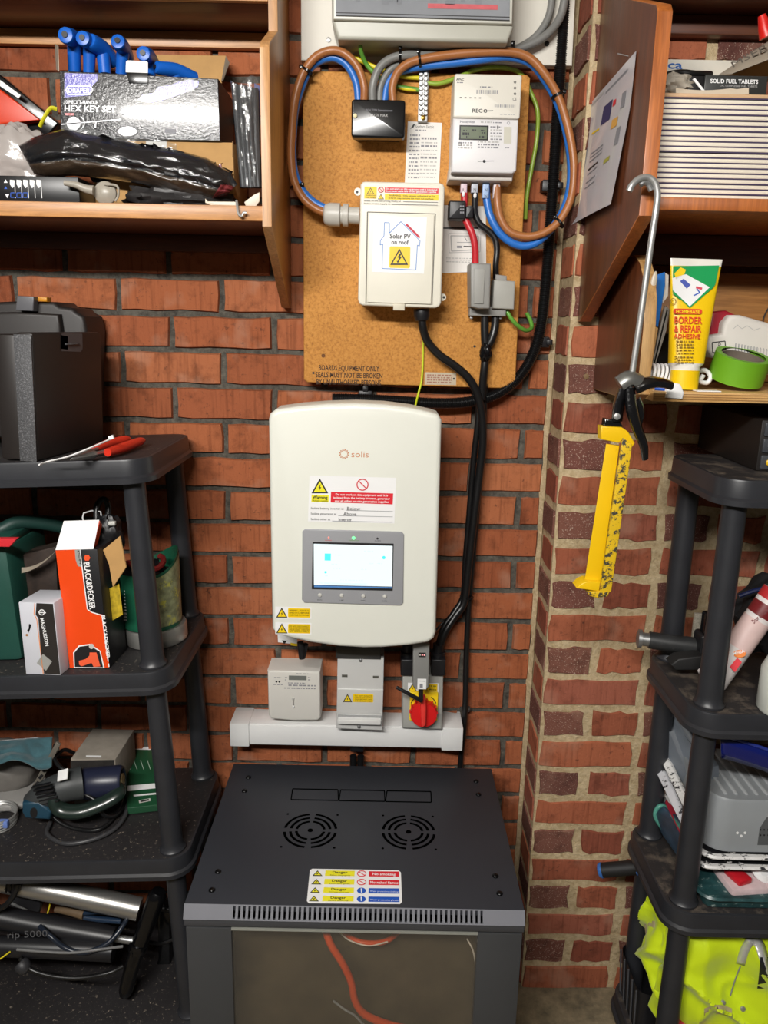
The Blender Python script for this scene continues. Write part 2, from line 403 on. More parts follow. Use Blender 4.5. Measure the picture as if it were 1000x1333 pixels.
WOODL = wood('pine_varnished', '#d0965c', '#b27a42', 'x')
WOODV = wood('pine_panel', '#b98038', '#9a6424', 'z', coat=0.35)
WOODE = wood('pine_sawn_edge', '#d3a06a', '#b37c46', 'z')
WOODD = wood('dark_stained_wood', '#6e3a1c', '#4e2712', 'z', coat=0.4)
WOODDX = wood('dark_stained_shaded_rail', '#6a381c', '#4a2411', 'x', coat=0.3)  # stain of the right shelf; painted shade on the left boards
WOODO = wood('orange_stained_edge', '#c2702e', '#9a5220', 'z', coat=0.3)
PLY = wood('plywood_edge', '#dcb478', '#b98a4c', 'x', coat=0.0)
PLYV = wood('plywood_edge_upright', '#d6ac72', '#a9793f', 'z', coat=0.0)
WOODB = wood('light_back_board', '#b07c44', '#94622f', 'x', coat=0.1)
UNDER = wood('shelf_underside', '#7a4a26', '#5c3418', 'x', coat=0.0, rough=0.7)
def chip():
    t = NT('chipboard'); vec = t.coords(); n = t.noise(vec, 170, 6, 0.75); n2 = t.noise(vec, 7, 4); n3 = t.noise(vec, 320, 3, 0.6)
    o = t.ramp(n, [(0.30, lin('#9a5f22')), (0.5, lin('#c88a3e')), (0.72, lin('#d79c50'))])
    o = t.mix(0.5, o, t.ramp(n2, [(0.3, (0.72, 0.68, 0.62, 1)), (0.6, (1, 1, 1, 1))]), 'MULTIPLY')
    o = t.mix(t.ramp(n3, [(0.66, BW[0]), (0.72, (0.6, 0.6, 0.6, 1))]), o, lin('#5f3a18'))
    t.link(o, t.b.inputs['Base Color']); t.b.inputs['Roughness'].default_value = 0.75; t.bump(n, 0.25, 0.0015); return t.m
CHIP = chip()
def concrete():
    t = NT('concrete_floor'); vec = t.coords(); n = t.noise(vec, 18, 7, 0.7); n2 = t.noise(vec, 3, 4)
    o = t.ramp(n, [(0.3, lin('#57503f')), (0.55, lin('#8b7d63')), (0.75, lin('#a5977a'))]); o = t.mix(0.6, o, t.ramp(n2, [(0.3, (0.5, 0.47, 0.43, 1)), (0.65, (1, 1, 1, 1))]), 'MULTIPLY')
    t.link(o, t.b.inputs['Base Color']); t.b.inputs['Roughness'].default_value = 0.9; t.bump(n, 0.5, 0.006); return t.m
CONC = concrete()
BRICK = brickmat('wirecut_red_brick', ['#9c5838', '#a6613e', '#985537', '#ae6a46', '#8c4b2f'])
PBRICK = brickmat('smooth_orange_brick', ['#9c5742', '#ab6446', '#8a4c3a', '#a2604c'], True)
PDARK = brickmat('speckled_dark_brick', ['#70463c', '#7c5144', '#643f38', '#764a40'], False, 0.07)
MORTD = mortar('dark_mortar', '#6b675e', '#3b3936')
MORTL = mortar('cream_lime_mortar', '#d8c4a0', '#b29a74', 80)
CEIL = mat('ceiling_paint', '#d6cfc2', 0.9, var=0.05, vs_=3)
# ------------------------------------------------------------------ setting: floor, ceiling, brick walls
f = MB(); f.bx(-2.4, 2.0, -4.2, 0.12, -0.08, 0.0, CONC); f.build('floor', kind='structure')
f = MB(); f.bx(-2.4, 2.0, -4.2, 0.12, 2.42, 2.5, CEIL); f.build('ceiling', kind='structure')
PD = 0.125; XC = 0.356          # pier depth, inner corner
f = MB(); f.bx(-2.4, XC+0.02, -0.0, 0.12, 0, 2.42, MORTD); wall_back = f.build('wall_back', kind='structure')
f = MB(); f.bx(XC, 2.0, -PD, 0.12, 0, 2.42, MORTL); wall_pier = f.build('wall_right', kind='structure')
# strip of smeared mortar up the inner corner
f = MB(); rr = random.Random(3); pts = []
N = 90
for i in range(N+1):
    z = 2.42*i/N; k = 0.011+0.006*noise.noise(V((0, 0, z*17)))
    pts.append([V((XC-k, 0.0, z)), V((XC-k*0.55, -0.006-0.003*noise.noise(V((3, 0, z*23))), z)), V((XC-0.002, -k*1.1, z)), V((XC+0.002, -0.0, z))])
f.rings(pts, MORTL); f.build('mortar_fillet', wall_pier, label='cream mortar smeared up the inner corner')
def brick_meshes(w_, h_, m, jit, n, depth=0.02, cham=0.0045):
    out = []
    for q in range(n):
        r = random.Random(q*31+int(w_*1000)); a, b = w_/2, h_/2
        base = [(-a, -b), (-a*0.72, -b), (-a*0.3, -b), (a*0.25, -b), (a*0.68, -b), (a, -b), (a, b*0.1), (a, b), (a*0.62, b), (a*0.2, b), (-a*0.28, b), (-a*0.7, b), (-a, b), (-a, -b*0.1)]
        o = [(x+r.uniform(-jit, jit), z+r.uniform(-jit, jit)) for x, z in base]; k = 1-cham*2/max(w_, 0.05); kz = 1-cham*2/h_
        f0 = r.uniform(-0.0015, 0.0015); vs_ = [(x*k, -depth+f0, z*kz) for x, z in o]+[(x, 0.003, z) for x, z in o]
        N_ = len(o); fs = [list(range(N_))]
        for j in range(N_): j2 = (j+1) % N_; fs.append([j, N_+j, N_+j2, j2])
        me = bpy.data.meshes.new('brick'); me.from_pydata(vs_, [], fs); me.materials.append(m); me.update(); out.append(me)
    return out
def lay(parent, me, pos, rz=0.0):
    o = bpy.data.objects.new('brick', me); COL.objects.link(o); o.parent = parent; o.location = V(pos)-WPOS[parent]; o.rotation_euler = (RND.uniform(-0.012, 0.012), RND.uniform(-0.006, 0.006), rz)
    return o
CH = 0.075; Z0 = 1.342-17*CH    # bed joints fall at Z0 + k*CH
PITCHB = 0.2155
bm_full = brick_meshes(PITCHB-0.010, 0.0655, BRICK, 0.0020, 12, 0.008, 0.003)
bm_part = {}
for row in range(-1, 28):
    zc = Z0+row*CH+CH/2
    if zc < 0.02 or zc > 2.40: continue
    xj = 0.298 if row % 2 == 0 else 0.298-PITCHB/2     # a perpend joint of this course
    xs = [xj-k*PITCHB for k in range(-1, 8)]
    for x in xs:
        a, b = x-PITCHB, x
        if b < -1.12 or a > XC: continue
        if b > XC-0.004:
            wq = XC-0.004-a-0.010
            if wq < 0.02: continue
            key = round(wq, 3)
            if key not in bm_part: bm_part[key] = brick_meshes(wq, 0.0655, BRICK, 0.0014, 3, 0.008)
            lay(wall_back, RND.choice(bm_part[key]), ((a+0.005+wq/2), 0.0, zc)); continue
        lay(wall_back, RND.choice(bm_full), ((a+b)/2, 0.0, zc))
# the pier: one course of stretchers, one course of headers, wide cream joints
st = brick_meshes(0.205, 0.061, PBRICK, 0.0040, 9, 0.004, 0.003); hd = brick_meshes(0.093, 0.060, PDARK, 0.0042, 7, 0.004, 0.003); hr = brick_meshes(0.096, 0.060, PBRICK, 0.0042, 7, 0.004, 0.003)
sd = brick_meshes(0.100, 0.061, PBRICK, 0.003, 5, 0.003, 0.003); sdd = brick_meshes(0.108, 0.060, PDARK, 0.003, 4, 0.003, 0.003)
for row in range(-1, 28):
    zc = Z0+row*CH+CH/2
    if zc < 0.02 or zc > 2.40: continue
    x = XC+0.003
    if row % 2 == 1:
        while x < 1.02: lay(wall_pier, RND.choice(st), (x+0.1025, -PD, zc)); x += 0.222
    else:
        k = 0
        while x < 1.02:
            lay(wall_pier, RND.choice(hd if k % 2 == 0 else hr), (x+0.047, -PD, zc)); x += 0.113 if k % 2 == 0 else 0.110; k += 1
    lay(wall_pier, RND.choice(sd if row % 2 else sdd), (XC, -PD/2-0.006, zc), R(-90))
# ------------------------------------------------------------------ meter board and everything on it
bw = MB(); pts = [(394, 96), (399, 92), (686, 97), (690.5, 101), (671, 503), (668, 506), (400, 498), (395.5, 494)]
bw.prism([P(x, y, 0.05) for x, y in pts], (0, 0.026, 0), CHIP, 0.003)
meter_board = bw.build('meter_board', None, 'tan chipboard backing board screwed to the brick wall', 'board')
pr = front(0.05)
for i, t in enumerate(('BOARDS EQUIPMENT ONLY', 'SEALS MUST NOT BE BROKEN', 'BY UNAUTHORISED PERSONS')):
    x0, x1 = ((415, 494), (411, 498), (412, 496))[i]; pr.tx(t, x0, 482.5+i*9.2, x1, 6.8, mat('stencil_ink', '#3f2610', 0.7, var=0.4, vs_=200), True)
pr.build('stencilled_lettering', meter_board, label='dark stencilled lettering')
def blemish(x, y, r, m=INK):
    p = front(0.05); p.disc(x, y, r, m); p.build('screw_hole', meter_board)
blemish(421, 463, 2.6, mat('rust_stain', '#6d4420', 0.8)); blemish(618, 451, 1.7); blemish(408, 485.5, 1.6)
def small_sticker(): 
    s = front(0.05); s.rect(553, 485, 594, 501, mat('foil_label', '#c9b9a2', 0.4, 0.3, var=0.05)); s.up()
    for i in range(4): s.dashes(556, 489+i*3.1, 588, 1.7, mat('label_rust_print', '#a0705e', 0.6, var=0.0))
    s.disc(591, 493, 1.3, INK)
    s.build('earthing_notice', None, 'small foil earthing notice stuck near the bottom of the chipboard', 'label')
small_sticker()
# white board behind the fuse box
fb = MB(); fb.prism([P(x, y, 0.036) for x, y in ((391, -160), (757, -160), (745, 85.5), (392, 78.5))], (0, 0.022, 0), mat('white_painted_board', '#dcd8cd', 0.55, var=0.04, vs_=8), 0.002)
white_board = fb.build('white_backing_board', None, 'white painted board behind the grey fuse box at the top', 'board')
for x, y, m in ((428, 52, SILVER), (712, 57, INK)):
    s = MB(); s.lathe([(0.0045, 0), (0.0045, 0.002), (0.002, 0.0028)], P(x, y, 0.036), (0, -1, 0), m, 14); s.build('screw', white_board)
# fuse box
th = thing('fuse_box', 'grey consumer unit with tinted window at the top of the wall', 'fuse box')
s = MB(); FBP = mat('fuse_box_plastic', '#b5b4a8', 0.4, var=0.03)
s.prism([P(x, y, 0.125) for x, y in ((431, -120), (673, -120), (669, 36), (661, 55), (440, 51), (432, 27))], (0, 0.09, 0), FBP, 0.006); s.build('body', th)
s = MB(); s.prism([P(x, y, 0.134) for x, y in ((433, -120), (671, -120), (667, 31), (434, 25))], (0, 0.012, 0), mat('fuse_box_rim', '#c9c8bd', 0.38, var=0.02), 0.002); s.build('window_frame', th)
s = MB(); s.prism([P(x, y, 0.136) for x, y in ((437, -120), (666, -120), (663.5, 26.5), (437.5, 20))], (0, 0.003, 0), mat('tinted_window', '#8d9095', 0.15, var=0.08, vs_=12), 0.0); win = s.build('window', th)
pr = front(0.136)
pr.line((437.5, 16.5), (663.5, 22.5), 1.2, INK); pr.line((437.5, 20), (663.5, 26.5), 1.0, INK); pr.up()
pr.rect(557, 5.5, 648, 12, mat('faded_red_strip', '#c65a60', 0.6, var=0.1, vs_=80))
for k, x in enumerate((463, 497, 506, 517, 560, 580, 600, 618)): pr.rect(x, -6, x+6+(k % 3)*3, 3+(k % 2)*3, mat('faded_print', '#7b7d83', 0.6, var=0.1))
pr.build('circuit_labels', win)
for k, x in enumerate((462, 485, 508, 531, 554, 577, 600, 622)):
    s = MB(); pxbox(s, x, 47+k*0.45, x+14, 50.5+k*0.45, 0.121, 0.1, FBP, 0.001); s.build('knockout_tab', th)
# cables -------------------------------------------------------------
def cable(name, pts, r, m, label, cat='cable', n=12, sub=8, group=None):
    s = MB(); s.tube([P(x, y, d) for x, y, d in pts], r, m, n, sub); return s.build(name, None, label, cat, group)
TAIL = 0.0075
cable('brown_tail_cable', [(474, 133, .085), (474, 112, .09), (466, 88, .09), (449, 70, .09), (430, 66, .085), (410, 75, .085), (394, 97, .085), (384, 130, .085), (380, 170, .09), (379, 205, .095), (383, 235, .10), (395, 258, .105), (410, 271, .105), (428, 279, .105)], TAIL, BROWNC, 'brown cable looping left from the black connector block to the grey gland')
cable('blue_tail_cable', [(467, 133, .073), (464, 108, .075), (453, 86, .074), (437, 75.5, .073), (421, 77, .073), (405, 87, .073), (394.5, 108, .073), (385, 138, .074), (381.5, 172, .078), (381, 205, .082), (385.5, 232, .088), (397, 252, .092), (411, 265, .095), (428, 273, .097)], TAIL, BLUEC, 'blue cable running beside the left brown loop to the grey gland')
cable('brown_tail_cable', [(512, 133, .088), (511, 113, .09), (518, 94, .09), (533, 82, .09), (555, 76, .09), (590, 71, .09), (630, 68, .09), (667, 68, .09), (690, 76, .09), (709, 96, .09), (726, 124, .088), (738, 160, .088), (746, 200, .09), (747, 235, .092), (741, 265, .095), (726, 290, .096), (706, 304, .096), (685, 308, .094), (664, 302, .092), (652, 285, .09), (647.5, 262, .088), (647, 232, .08)], TAIL, BROWNC, 'brown cable looping right from the connector block down to the meter')
cable('blue_tail_cable', [(500, 133, .076), (505, 108, .076), (518, 94, .076), (545, 87, .078), (590, 82, .078), (630, 77, .08), (662, 74, .078), (690, 82, .076), (708, 102, .074), (725, 132, .072), (736, 166, .071), (742.5, 202, .073), (743, 236, .075), (736, 268, .078), (721, 294, .08), (700, 315, .085), (678, 320, .085), (656, 309, .086), (641, 288, .085), (634, 262, .08), (632.5, 232, .078)], TAIL, BLUEC, 'blue cable following the right brown loop down to the meter')
cable('grey_meter_tail', [(485, 133, .088), (485.5, 112, .092), (493, 90, .093), (508, 77, .092), (530, 72, .09), (560, 72.5, .08), (610, 70, .07), (660, 66, .06), (690, 58, .06), (712, 45, .06), (728, 25, .055), (735, 0, .055), (739, -40, .055)], TAIL, GREYC, 'thick grey cable arching from the connector block to the top right, outer one')
cable('grey_meter_tail', [(494, 133, .08), (495, 115, .08), (503, 97, .08), (515, 86, .08), (540, 78, .072), (600, 76, .058), (655, 70, .05), (680, 60, .05), (700, 45, .05), (714, 22, .05), (719, -5, .05), (722, -40, .05)], TAIL*0.92, GREYC, 'thick grey cable arching behind the other grey one, inner one')
cable('earth_cable', [(469, 52, .10), (470, 66, .085), (476, 82, .07), (486, 94, .066), (500, 105, .062), (520, 113, .062), (545, 117, .06)], 0.0042, GREENC, 'green earth cable dropping from the fuse box to the terminal strip')
cable('earth_cable', [(460, 74, .055), (478, 83, .058), (500, 92, .06), (522, 99, .062), (547, 101.5, .06)], 0.004, YELC, 'yellow and green earth cable entering the terminal strip on its upper left')
cable('earth_cable', [(498, 108, .06), (515, 112, .062), (530, 116, .062), (547, 117, .06)], 0.0036, YELC, 'short yellow earth cable entering the terminal strip on its lower left')
cable('earth_cable', [(556, 108, .062), (570, 109, .062), (585, 105, .06), (603, 98, .055), (616, 92, .045), (640, 88, .038), (665, 90, .034), (680, 98, .03), (691, 120, .03), (700, 145, .03), (699, 180, .032), (693, 215, .03), (686, 255, .028), (684, 285, .02)], 0.0042, mat('yellow_green_cable', '#8ca83a', 0.35, var=0.1), 'yellow green earth cable passing behind the meter and down beside the board')
cable('earth_cable', [(659, 403, .075), (664, 412, .078), (672, 422, .075), (684, 430, .06), (692, 427, .04), (691, 418, .03), (686, 408, .02)], 0.0042, GREENC, 'short green earth cable curling out under the grey cut-out fuse')
cable('earth_wire', [(551, 440, .052), (550.5, 470, .053), (549, 495, .055), (544, 515, .06), (540, 532, .09)], 0.0022, mat('lime_wire', '#c9d629', 0.4, var=0.1), 'thin lime wire hanging down the chipboard to the inverter')
# cable ties
def ctie(x, y, d, ang, label, w_=0.0115):
    s = MB(); c = P(x, y, d); a = R(ang); t = V((math.cos(a), 0, math.sin(a)))
    s.lathe([(w_, 0), (w_+0.0012, 0.0004), (w_+0.0012, 0.0046), (w_, 0.005)], c-t*0.0025, t, BLACKG, 18); s.box(c+V((-math.sin(a), -0.35, math.cos(a)))*(w_+0.001), (0.007, 0.007, 0.007), BLACKG, 0.001)
    s.build('cable_tie', None, label, 'cable tie')
ctie(400, 93, .083, 60, 'black cable tie on the left loop near its top'); ctie(386, 243, .095, -75, 'black cable tie low on the left loop')
ctie(521, 73, .088, 0, 'black cable tie around the grey arch'); ctie(546, 78, .086, 10, 'black cable tie around the brown and blue cables above the terminal strip')
ctie(667, 67, .08, 0, 'black cable tie under the right end of the fuse box'); ctie(726, 124, .085, -65, 'black cable tie at the upper right of the right loop'); ctie(728, 290, .094, 45, 'black cable tie at the lower right of the right loop')
# black connector block
th = thing('connector_block', 'black service connector block with cables entering its top', 'connector block')
s = MB(); pxbox(s, 457.5, 129.5, 527.5, 179.5, .112, .09, BLACKG, 0.003, r=0.006); s.build('cover', th)
s = MB(); pxbox(s, 461, 135, 523, 178, .09, .05, BLACK, 0.002, r=0.005); s.build('base', th)
pr = front(.112); pr.tx('WALTON Stewartstown', 476, 145, 511, 3.2, GINK); pr.tx('+ 415V MAX', 480, 152, 505, 4, LINK); pr.build('moulded_lettering', th)
s = MB(); s.lathe([(0.0038, 0), (0.0036, 0.003), (0.001, 0.004)], P(462.5, 151, .112), (0, -1, 0), mat('cream_screw_cap', '#e6dcae', 0.5), 12); s.build('screw_cap', th)
# earth terminal strip
th = thing('terminal_strip', 'silver earth terminal strip of paired screws on the chipboard', 'terminal')
s = MB(); pxbox(s, 545, 92, 557.5, 158, .066, .05, SILVER, 0.001); s.build('bar', th)
for k in range(9):
    for j in range(2):
        s = MB(); s.lathe([(0.0042, 0), (0.0042, 0.003), (0.003, 0.0042)], P(548+j*6.4+(-0.2*j), 96.5+k*6.4+j*0.2, .066), (0, -1, 0), STEEL if (k+j) % 2 else SILVER, 10); s.build('terminal_screw', th)
s = MB(); s.lathe([(0.0045, 0), (0.0045, 0.002), (0.002, 0.003)], P(551, 153.5, .066), (0, -1, 0), mat('brass', '#c9a24a', 0.3, 1.0), 12); s.build('fixing_screw', th)
# paper supply tag
def paper_tag():
    s = front(.052); s.poly([(531, 158), (575.5, 160), (571.5, 241), (527, 239)], PAPER); s.up()
    s.poly([(536, 165), (538, 162), (541, 161), (538.5, 166), (534, 168)], INK)
    s.tx('Southern Electric', 541, 167, 565, 4.2, INK); s.dashes(541, 170, 556, 1.3, GINK)
    for k in range(12):
        y = 177+k*5; s.dashes(534-k*0.25, y, 547-k*0.2, 2.0, GINK)
        if k not in (0,): s.dashes(549-k*0.25, y-0.5, 570-k*0.2, 2.6 if k in (1, 3, 6) else 1.6, GINK if k in (1, 3, 6) else LINK)
    return s.build('paper_tag', None, 'narrow printed paper supply tag pinned between connector block and meter', 'tag')
paper_tag()
# smart meter
th = thing('electricity_meter', 'white smart electricity meter with green display on the chipboard', 'meter')
s = MB(); MW = mat('meter_white', '#dad6cb', 0.4, var=0.02); MW2 = mat('meter_white_cover', '#dddbdc', 0.35, var=0.02)
pxbox(s, 591, 96.5, 678.5, 154, .122, .05, MW, 0.003, r=0.004); s.build('upper_cover', th)
s = MB(); s.prism([P(x, y, .128) for x, y in ((590, 153.5), (675.5, 155.5), (672.5, 222), (667, 226), (587.5, 224.5))], (0, .078, 0), MW2, 0.004); s.build('lower_cover', th)
s = MB(); s.prism([P(x, y, .108) for x, y in ((586, 215), (671, 217), (667, 236), (584, 234))], (0, .058, 0), mat('meter_shaded_white', '#cfc9c2', 0.4, var=0.02), 0.004); s.build('terminal_cover', th)  # slightly darker white paints shade onto the terminal cover
pr = front(.122); pr.tx('APNC', 594, 105, 604, 3.2, INK, True); pr.dashes(595, 108, 603, 1.2, GINK); pr.dashes(625, 114, 641, 1.6, GINK)
for k in range(16): pr.rect(620.5+k*1.75, 117+k*0.03, 620.5+k*1.75+(0.6 if k % 3 else 1.1), 122+k*0.03, GINK)
for k in range(16): pr.rect(644+k*1.75, 136+k*0.03, 644+k*1.75+(0.6 if k % 4 else 1.1), 139.6+k*0.03, GINK)
for k in range(5): pr.rect(598.5+k*6.3, 126.4+k*0.1, 601.2+k*6.3, 127.8+k*0.1, INK)
pr.tx('REC', 615, 146.5, 628, 5, INK, True); pr.ring(632, 144.5, 2, 1, INK); pr.line((628, 144.6), (642, 144), 0.9, INK); pr.dashes(651, 149.6, 671, 1, LINK)
for k in range(3): pr.ring(670.5, 107+k*7.6, 1.3, 0.8, INK, n=10)
pr.tx('CE', 667.5, 131, 672.5, 4, INK); pr.build('print', th)
pr = front(.128); pr.tx('Honeywell', 599, 160, 618, 3.2, GINK, True); pr.dashes(626, 160, 640, 2, LINK); pr.dashes(642, 160.3, 653, 1.4, GINK); pr.ring(662, 160.3, 1.8, 0.5, GINK)
for k in range(5): pr.dashes(638.5, 166+k*4, 653.5, 1.6, LINK if k % 2 else GINK)
pr.rect(647.4, 163.5, 649, 168, INK)
for k in range(3): pr.dashes(597, 186.5+k*3.4, 615, 1.8, GINK if k == 0 else LINK); pr.dashes(622, 185.5+k*3.6, 650, 2.0, GINK if k else LINK)
pr.tx('CE', 596.5, 190, 602, 4, INK)
pr.rect(656, 165, 666, 187, mat('meter_port', '#c3c0b2', 0.4, var=0.02)); pr.dashes(658, 193, 663, 1.4, GINK)
pr.line((622, 210), (643, 209.5), 0.8, INK); pr.disc(630.5, 210, 2, INK); pr.build('print', th)
s = MB(); pxbox(s, 598, 163, 636, 182.5, .1285, .12, INK, 0.0005); lc = s.build('display_bezel', th)
pr = front(.1288); pr.rect(600, 165, 634, 180.8, mat('lcd_green', '#66705a', 0.25, var=0.06, vs_=120)); pr.up()
for a, b, c_, e in ((603, 169, 608, 170), (614, 168.5, 620, 170), (626, 169, 631, 170.4), (602, 172.5, 611, 176), (627, 172, 632, 174), (607, 177, 610, 179.5), (624, 177, 632, 179.5)): pr.dashes(a, e, c_, e-b, INK)
pr.build('display', lc)
for k, (x, t, c1) in enumerate(((604.5, 'L', '#d9c1cb'), (618.5, 'N', '#b9bdc8'), (633, 'N', '#9fb8dc'), (647, 'L', '#cfc3c4'))):
    s = MB(); y1 = 251 if k < 2 else 258; pxbox(s, x-4.5, 232, x+4.0, y1, .09, .078, mat('sleeve_%d' % k, c1, 0.4, var=0.04), 0.002); o = s.build('cable_marker', th)
    pr = front(.09); pr.text(t, (x-2.0, 249.3), (x+1.4, 249.4), 4.5, INK)
    if k > 1: pr.text(t, (x-2.2, 257), (x+1.2, 257.1), 4.2, INK)
    pr.build('letter', o)
# red and black tails to the cut-out fuse
cable('red_tail_cable', [(604.5, 250, .083), (604.5, 262, .085), (604.5, 280, .088), (609, 292, .09), (615, 305, .092), (618.5, 322, .092), (619, 345, .09)], 0.0068, REDC, 'red cable from the meter through the black clamp to the fuse')
cable('black_tail_cable', [(618.5, 250, .083), (618, 262, .082), (618.5, 278, .08), (624, 291, .08), (635, 300, .08), (644, 310, .08), (647, 325, .08), (645.5, 345, .08), (646, 362, .075)], 0.0062, BLACKC, 'black cable from the meter to the grey fuse')
for x, y, lb in ((603.5, 252.5, 'white sealing blob on the red cable'), (618.5, 254.5, 'white sealing blob on the black cable')):
    s = MB(); s.blob(P(x, y, .092), (.0032, .002, .005), LABELW, 0.1, n=8); s.build('sealing_blob', None, lb, 'seal')
th = thing('current_clamp', 'black current sensor clamped on the red cable', 'sensor')
s = MB(); pxbox(s, 584.5, 261, 606.5, 285.5, .105, .075, BLACK, 0.003, r=0.003); s.build('body', th)
s = MB(); pxbox(s, 606, 268, 616.5, 284.5, .1, .078, BLACK, 0.003, r=0.003); s.build('hinge', th)
pr = front(.105); [pr.rect(599+(k % 2)*3.2, 267.5+(k//2)*4, 601+(k % 2)*3.2, 269.8+(k//2)*4, GINK) for k in range(6)]; pr.build('print', th)
def fuse_sheet():
    s = front(.0515); s.poly([(575, 267), (632.5, 268.5), (633, 353.5), (575.5, 355.5)], PAPER); s.up()
    s.line((577, 297), (623, 297), 2, INK)
    for a in ((584, 304, 626, 328),): s.path([(a[0], a[1]), (a[2], a[1]+0.6), (a[2]-1, a[3]), (a[0]+1, a[3]+1), (a[0], a[1])], 0.8, LINK)
    s.path([(587, 307), (623, 307.5), (622, 325), (588, 327), (587, 307)], 1.4, LINK); s.up()
    s.rect(595, 320, 601.5, 322.8, GINK); s.rect(603.5, 320.3, 620, 321.6, INK); s.line((605, 309), (608, 314), 1, GINK); s.line((595, 315.5), (615, 315.5), 0.6, GINK)
    for k in range(3): s.dashes(581, 336.5+k*2.4, 618, 1.1, LINK)
    s.build('instruction_sheet', None, 'printed instruction sheet behind the red cable and the fuse', 'paper')
fuse_sheet()
th = thing('cutout_fuse', 'grey main cut-out fuse carrier low on the right of the chipboard', 'fuse')
CG = mat('cutout_grey', '#8f8e8a', 0.45, var=0.05)
s = MB(); pxbox(s, 611.5, 399, 659, 411.5, .085, .05, CG, 0.002); s.build('base', th)
s = MB(); s.prism([P(x, y, .12) for x, y in ((612.5, 342.5), (639.5, 343), (638, 402), (623, 402), (613, 399))], (0, .065, 0), CG, 0.004); s.build('fuse_carrier', th)
s = MB(); s.prism([P(x, y, .1225) for x, y in ((617.5, 350), (631.5, 350.3), (629.5, 395.5), (617, 395))], (0, .003, 0), mat('cutout_grey_panel', '#999893', 0.45, var=0.05), 0.0008); s.build('grip_panel', th)
s = MB(); s.prism([P(x, y, .095) for x, y in ((643, 364), (671, 366), (669.5, 403), (641, 401.5))], (0, .045, 0), mat('cutout_grey_light', '#a3a29b', 0.45, var=0.05), 0.003); s.build('neutral_block', th)
s = MB(); s.prism([P(x, y, .085) for x, y in ((645, 357), (660, 359), (660, 367), (645, 367))], (0, .035, 0), CG, 0.002); s.build('terminal_shroud', th)
for x in (613.5, 651.5):
    s = MB(); s.lathe([(0.003, 0), (0.003, 0.004), (0.001, 0.005)], P(x, 413.5, .07), (0, -1, 0), SILVER, 10); s.build('screw', th)
th = thing('service_cable', 'black twin supply cable joined below the grey fuse', 'cable')
s = MB(); s.tube([P(*q) for q in ((631, 408, .07), (631, 430, .07), (632, 450, .07), (632, 465, .07), (630, 485, .07), (627, 520, .06))], 0.0085, BLACKC); s.build('left_core', th)
s = MB(); s.tube([P(*q) for q in ((645, 408, .068), (644.5, 425, .07), (640, 442, .072), (633.5, 455, .07), (631, 470, .068))], 0.0085, BLACKC); s.build('right_core', th)
s = MB(); s.blob(P(632.5, 459, .075), (.013, .011, .02), BLACKG, 0.25, 4, 3, 14); s.build('taped_joint', th, label='lumpy shiny taped joint')
# solar isolator box
th = thing('solar_isolator_box', 'cream solar isolator box with a house and roof label', 'electrical box')
c_, w_, h_ = RW(467.5, 236, 579, 400, .135)
s = MB(); s.prism([P(x, y, .135) for x, y in ((469.5, 240), (472.5, 236.5), (476, 236), (573, 238), (577.5, 240), (579, 244.5), (574.5, 394), (572, 399), (567, 401), (472, 397.5), (467.5, 395), (466, 389))], (0, .03, 0), OFFW, 0.004); s.build('lid', th)
s = MB(); s.prism([P(x, y, .105) for x, y in ((471, 240), (577, 242), (573, 397), (469, 395))], (0, .055, 0), OFFW, 0.003); s.build('back_box', th)
for x, y in ((466, 250), (576, 387)):
    s = MB(); s.lathe([(0.007, 0), (0.007, 0.004)], P(x, y, .11), (0, -1, 0), OFFW, 16); o = s.build('fixing_lug', th)
    s = MB(); s.lathe([(0.0025, 0), (0.0025, 0.0008)], P(x-(1 if x < 500 else -2), y, .114), (0, -1, 0), INK, 12); s.build('hole', o)
pr = front(.1352); SEAM = mat('seam_shade_grey', '#6b675f', 0.6, var=0.05)  # grey lines paint the shade in the gap around the door
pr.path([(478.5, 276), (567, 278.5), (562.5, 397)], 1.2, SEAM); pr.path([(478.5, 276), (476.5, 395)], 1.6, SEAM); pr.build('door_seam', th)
s = MB(); s.prism([P(x, y, .139) for x, y in ((480.2, 277.8), (565.6, 280.2), (561.2, 396), (478.3, 393.5))], (0, .004, 0), OFFW, 0.0012); o = s.build('door', th)
pr = front(.1392); pr.poly([(487, 281), (556, 283), (552, 356.5), (484, 354)], LABELW); pr.up()
HB = mat('house_outline_blue', '#5f8fd0', 0.5, var=0.0)
pr.path([(497.5, 349.5), (541.5, 351.5), (543.5, 319), (546, 320.5), (547, 313.5), (522, 288.5), (507, 303.5), (507, 290), (500.5, 289.7), (500, 307), (495.3, 313), (495, 319), (498.3, 317.5), (497.5, 349.5)], 0.95, HB)
pr.line((529, 292), (546.5, 309.5), 2.6, mat('solar_crimson', '#c3163a', 0.5, var=0.0))
pr.tx('Solar PV', 507.5, 310.5, 534.8, 6.2, INK, True); pr.tx('on roof', 509.5, 318, 532, 5.8, INK, True)
pr.rect(507, 320.8, 534, 349, mat('sticker_yellow', '#f0c80a', 0.4, var=0.0), 2); pr.up(); pr.poly([(520, 323.5), (531.5, 345), (508, 345)], INK); pr.up(); pr.poly([(520, 327), (528.5, 343), (511, 343)], YEL); pr.up()
pr.poly([(520.5, 330), (517.3, 335.5), (519.8, 335.4), (517.5, 340), (516.3, 339.2), (517.6, 342.6), (520.2, 340.5), (519, 340.2), (523.5, 334), (520.8, 334.2), (523, 330)], INK)
pr.build('solar_label', o, label='white label with blue house outline reading Solar PV on roof')
pr = front(.1352); pr.poly([(473.5, 240.5), (572, 243), (571, 268.5), (473, 266)], mat('label_cream', '#e9e4d6', 0.5, var=0.0)); pr.up()
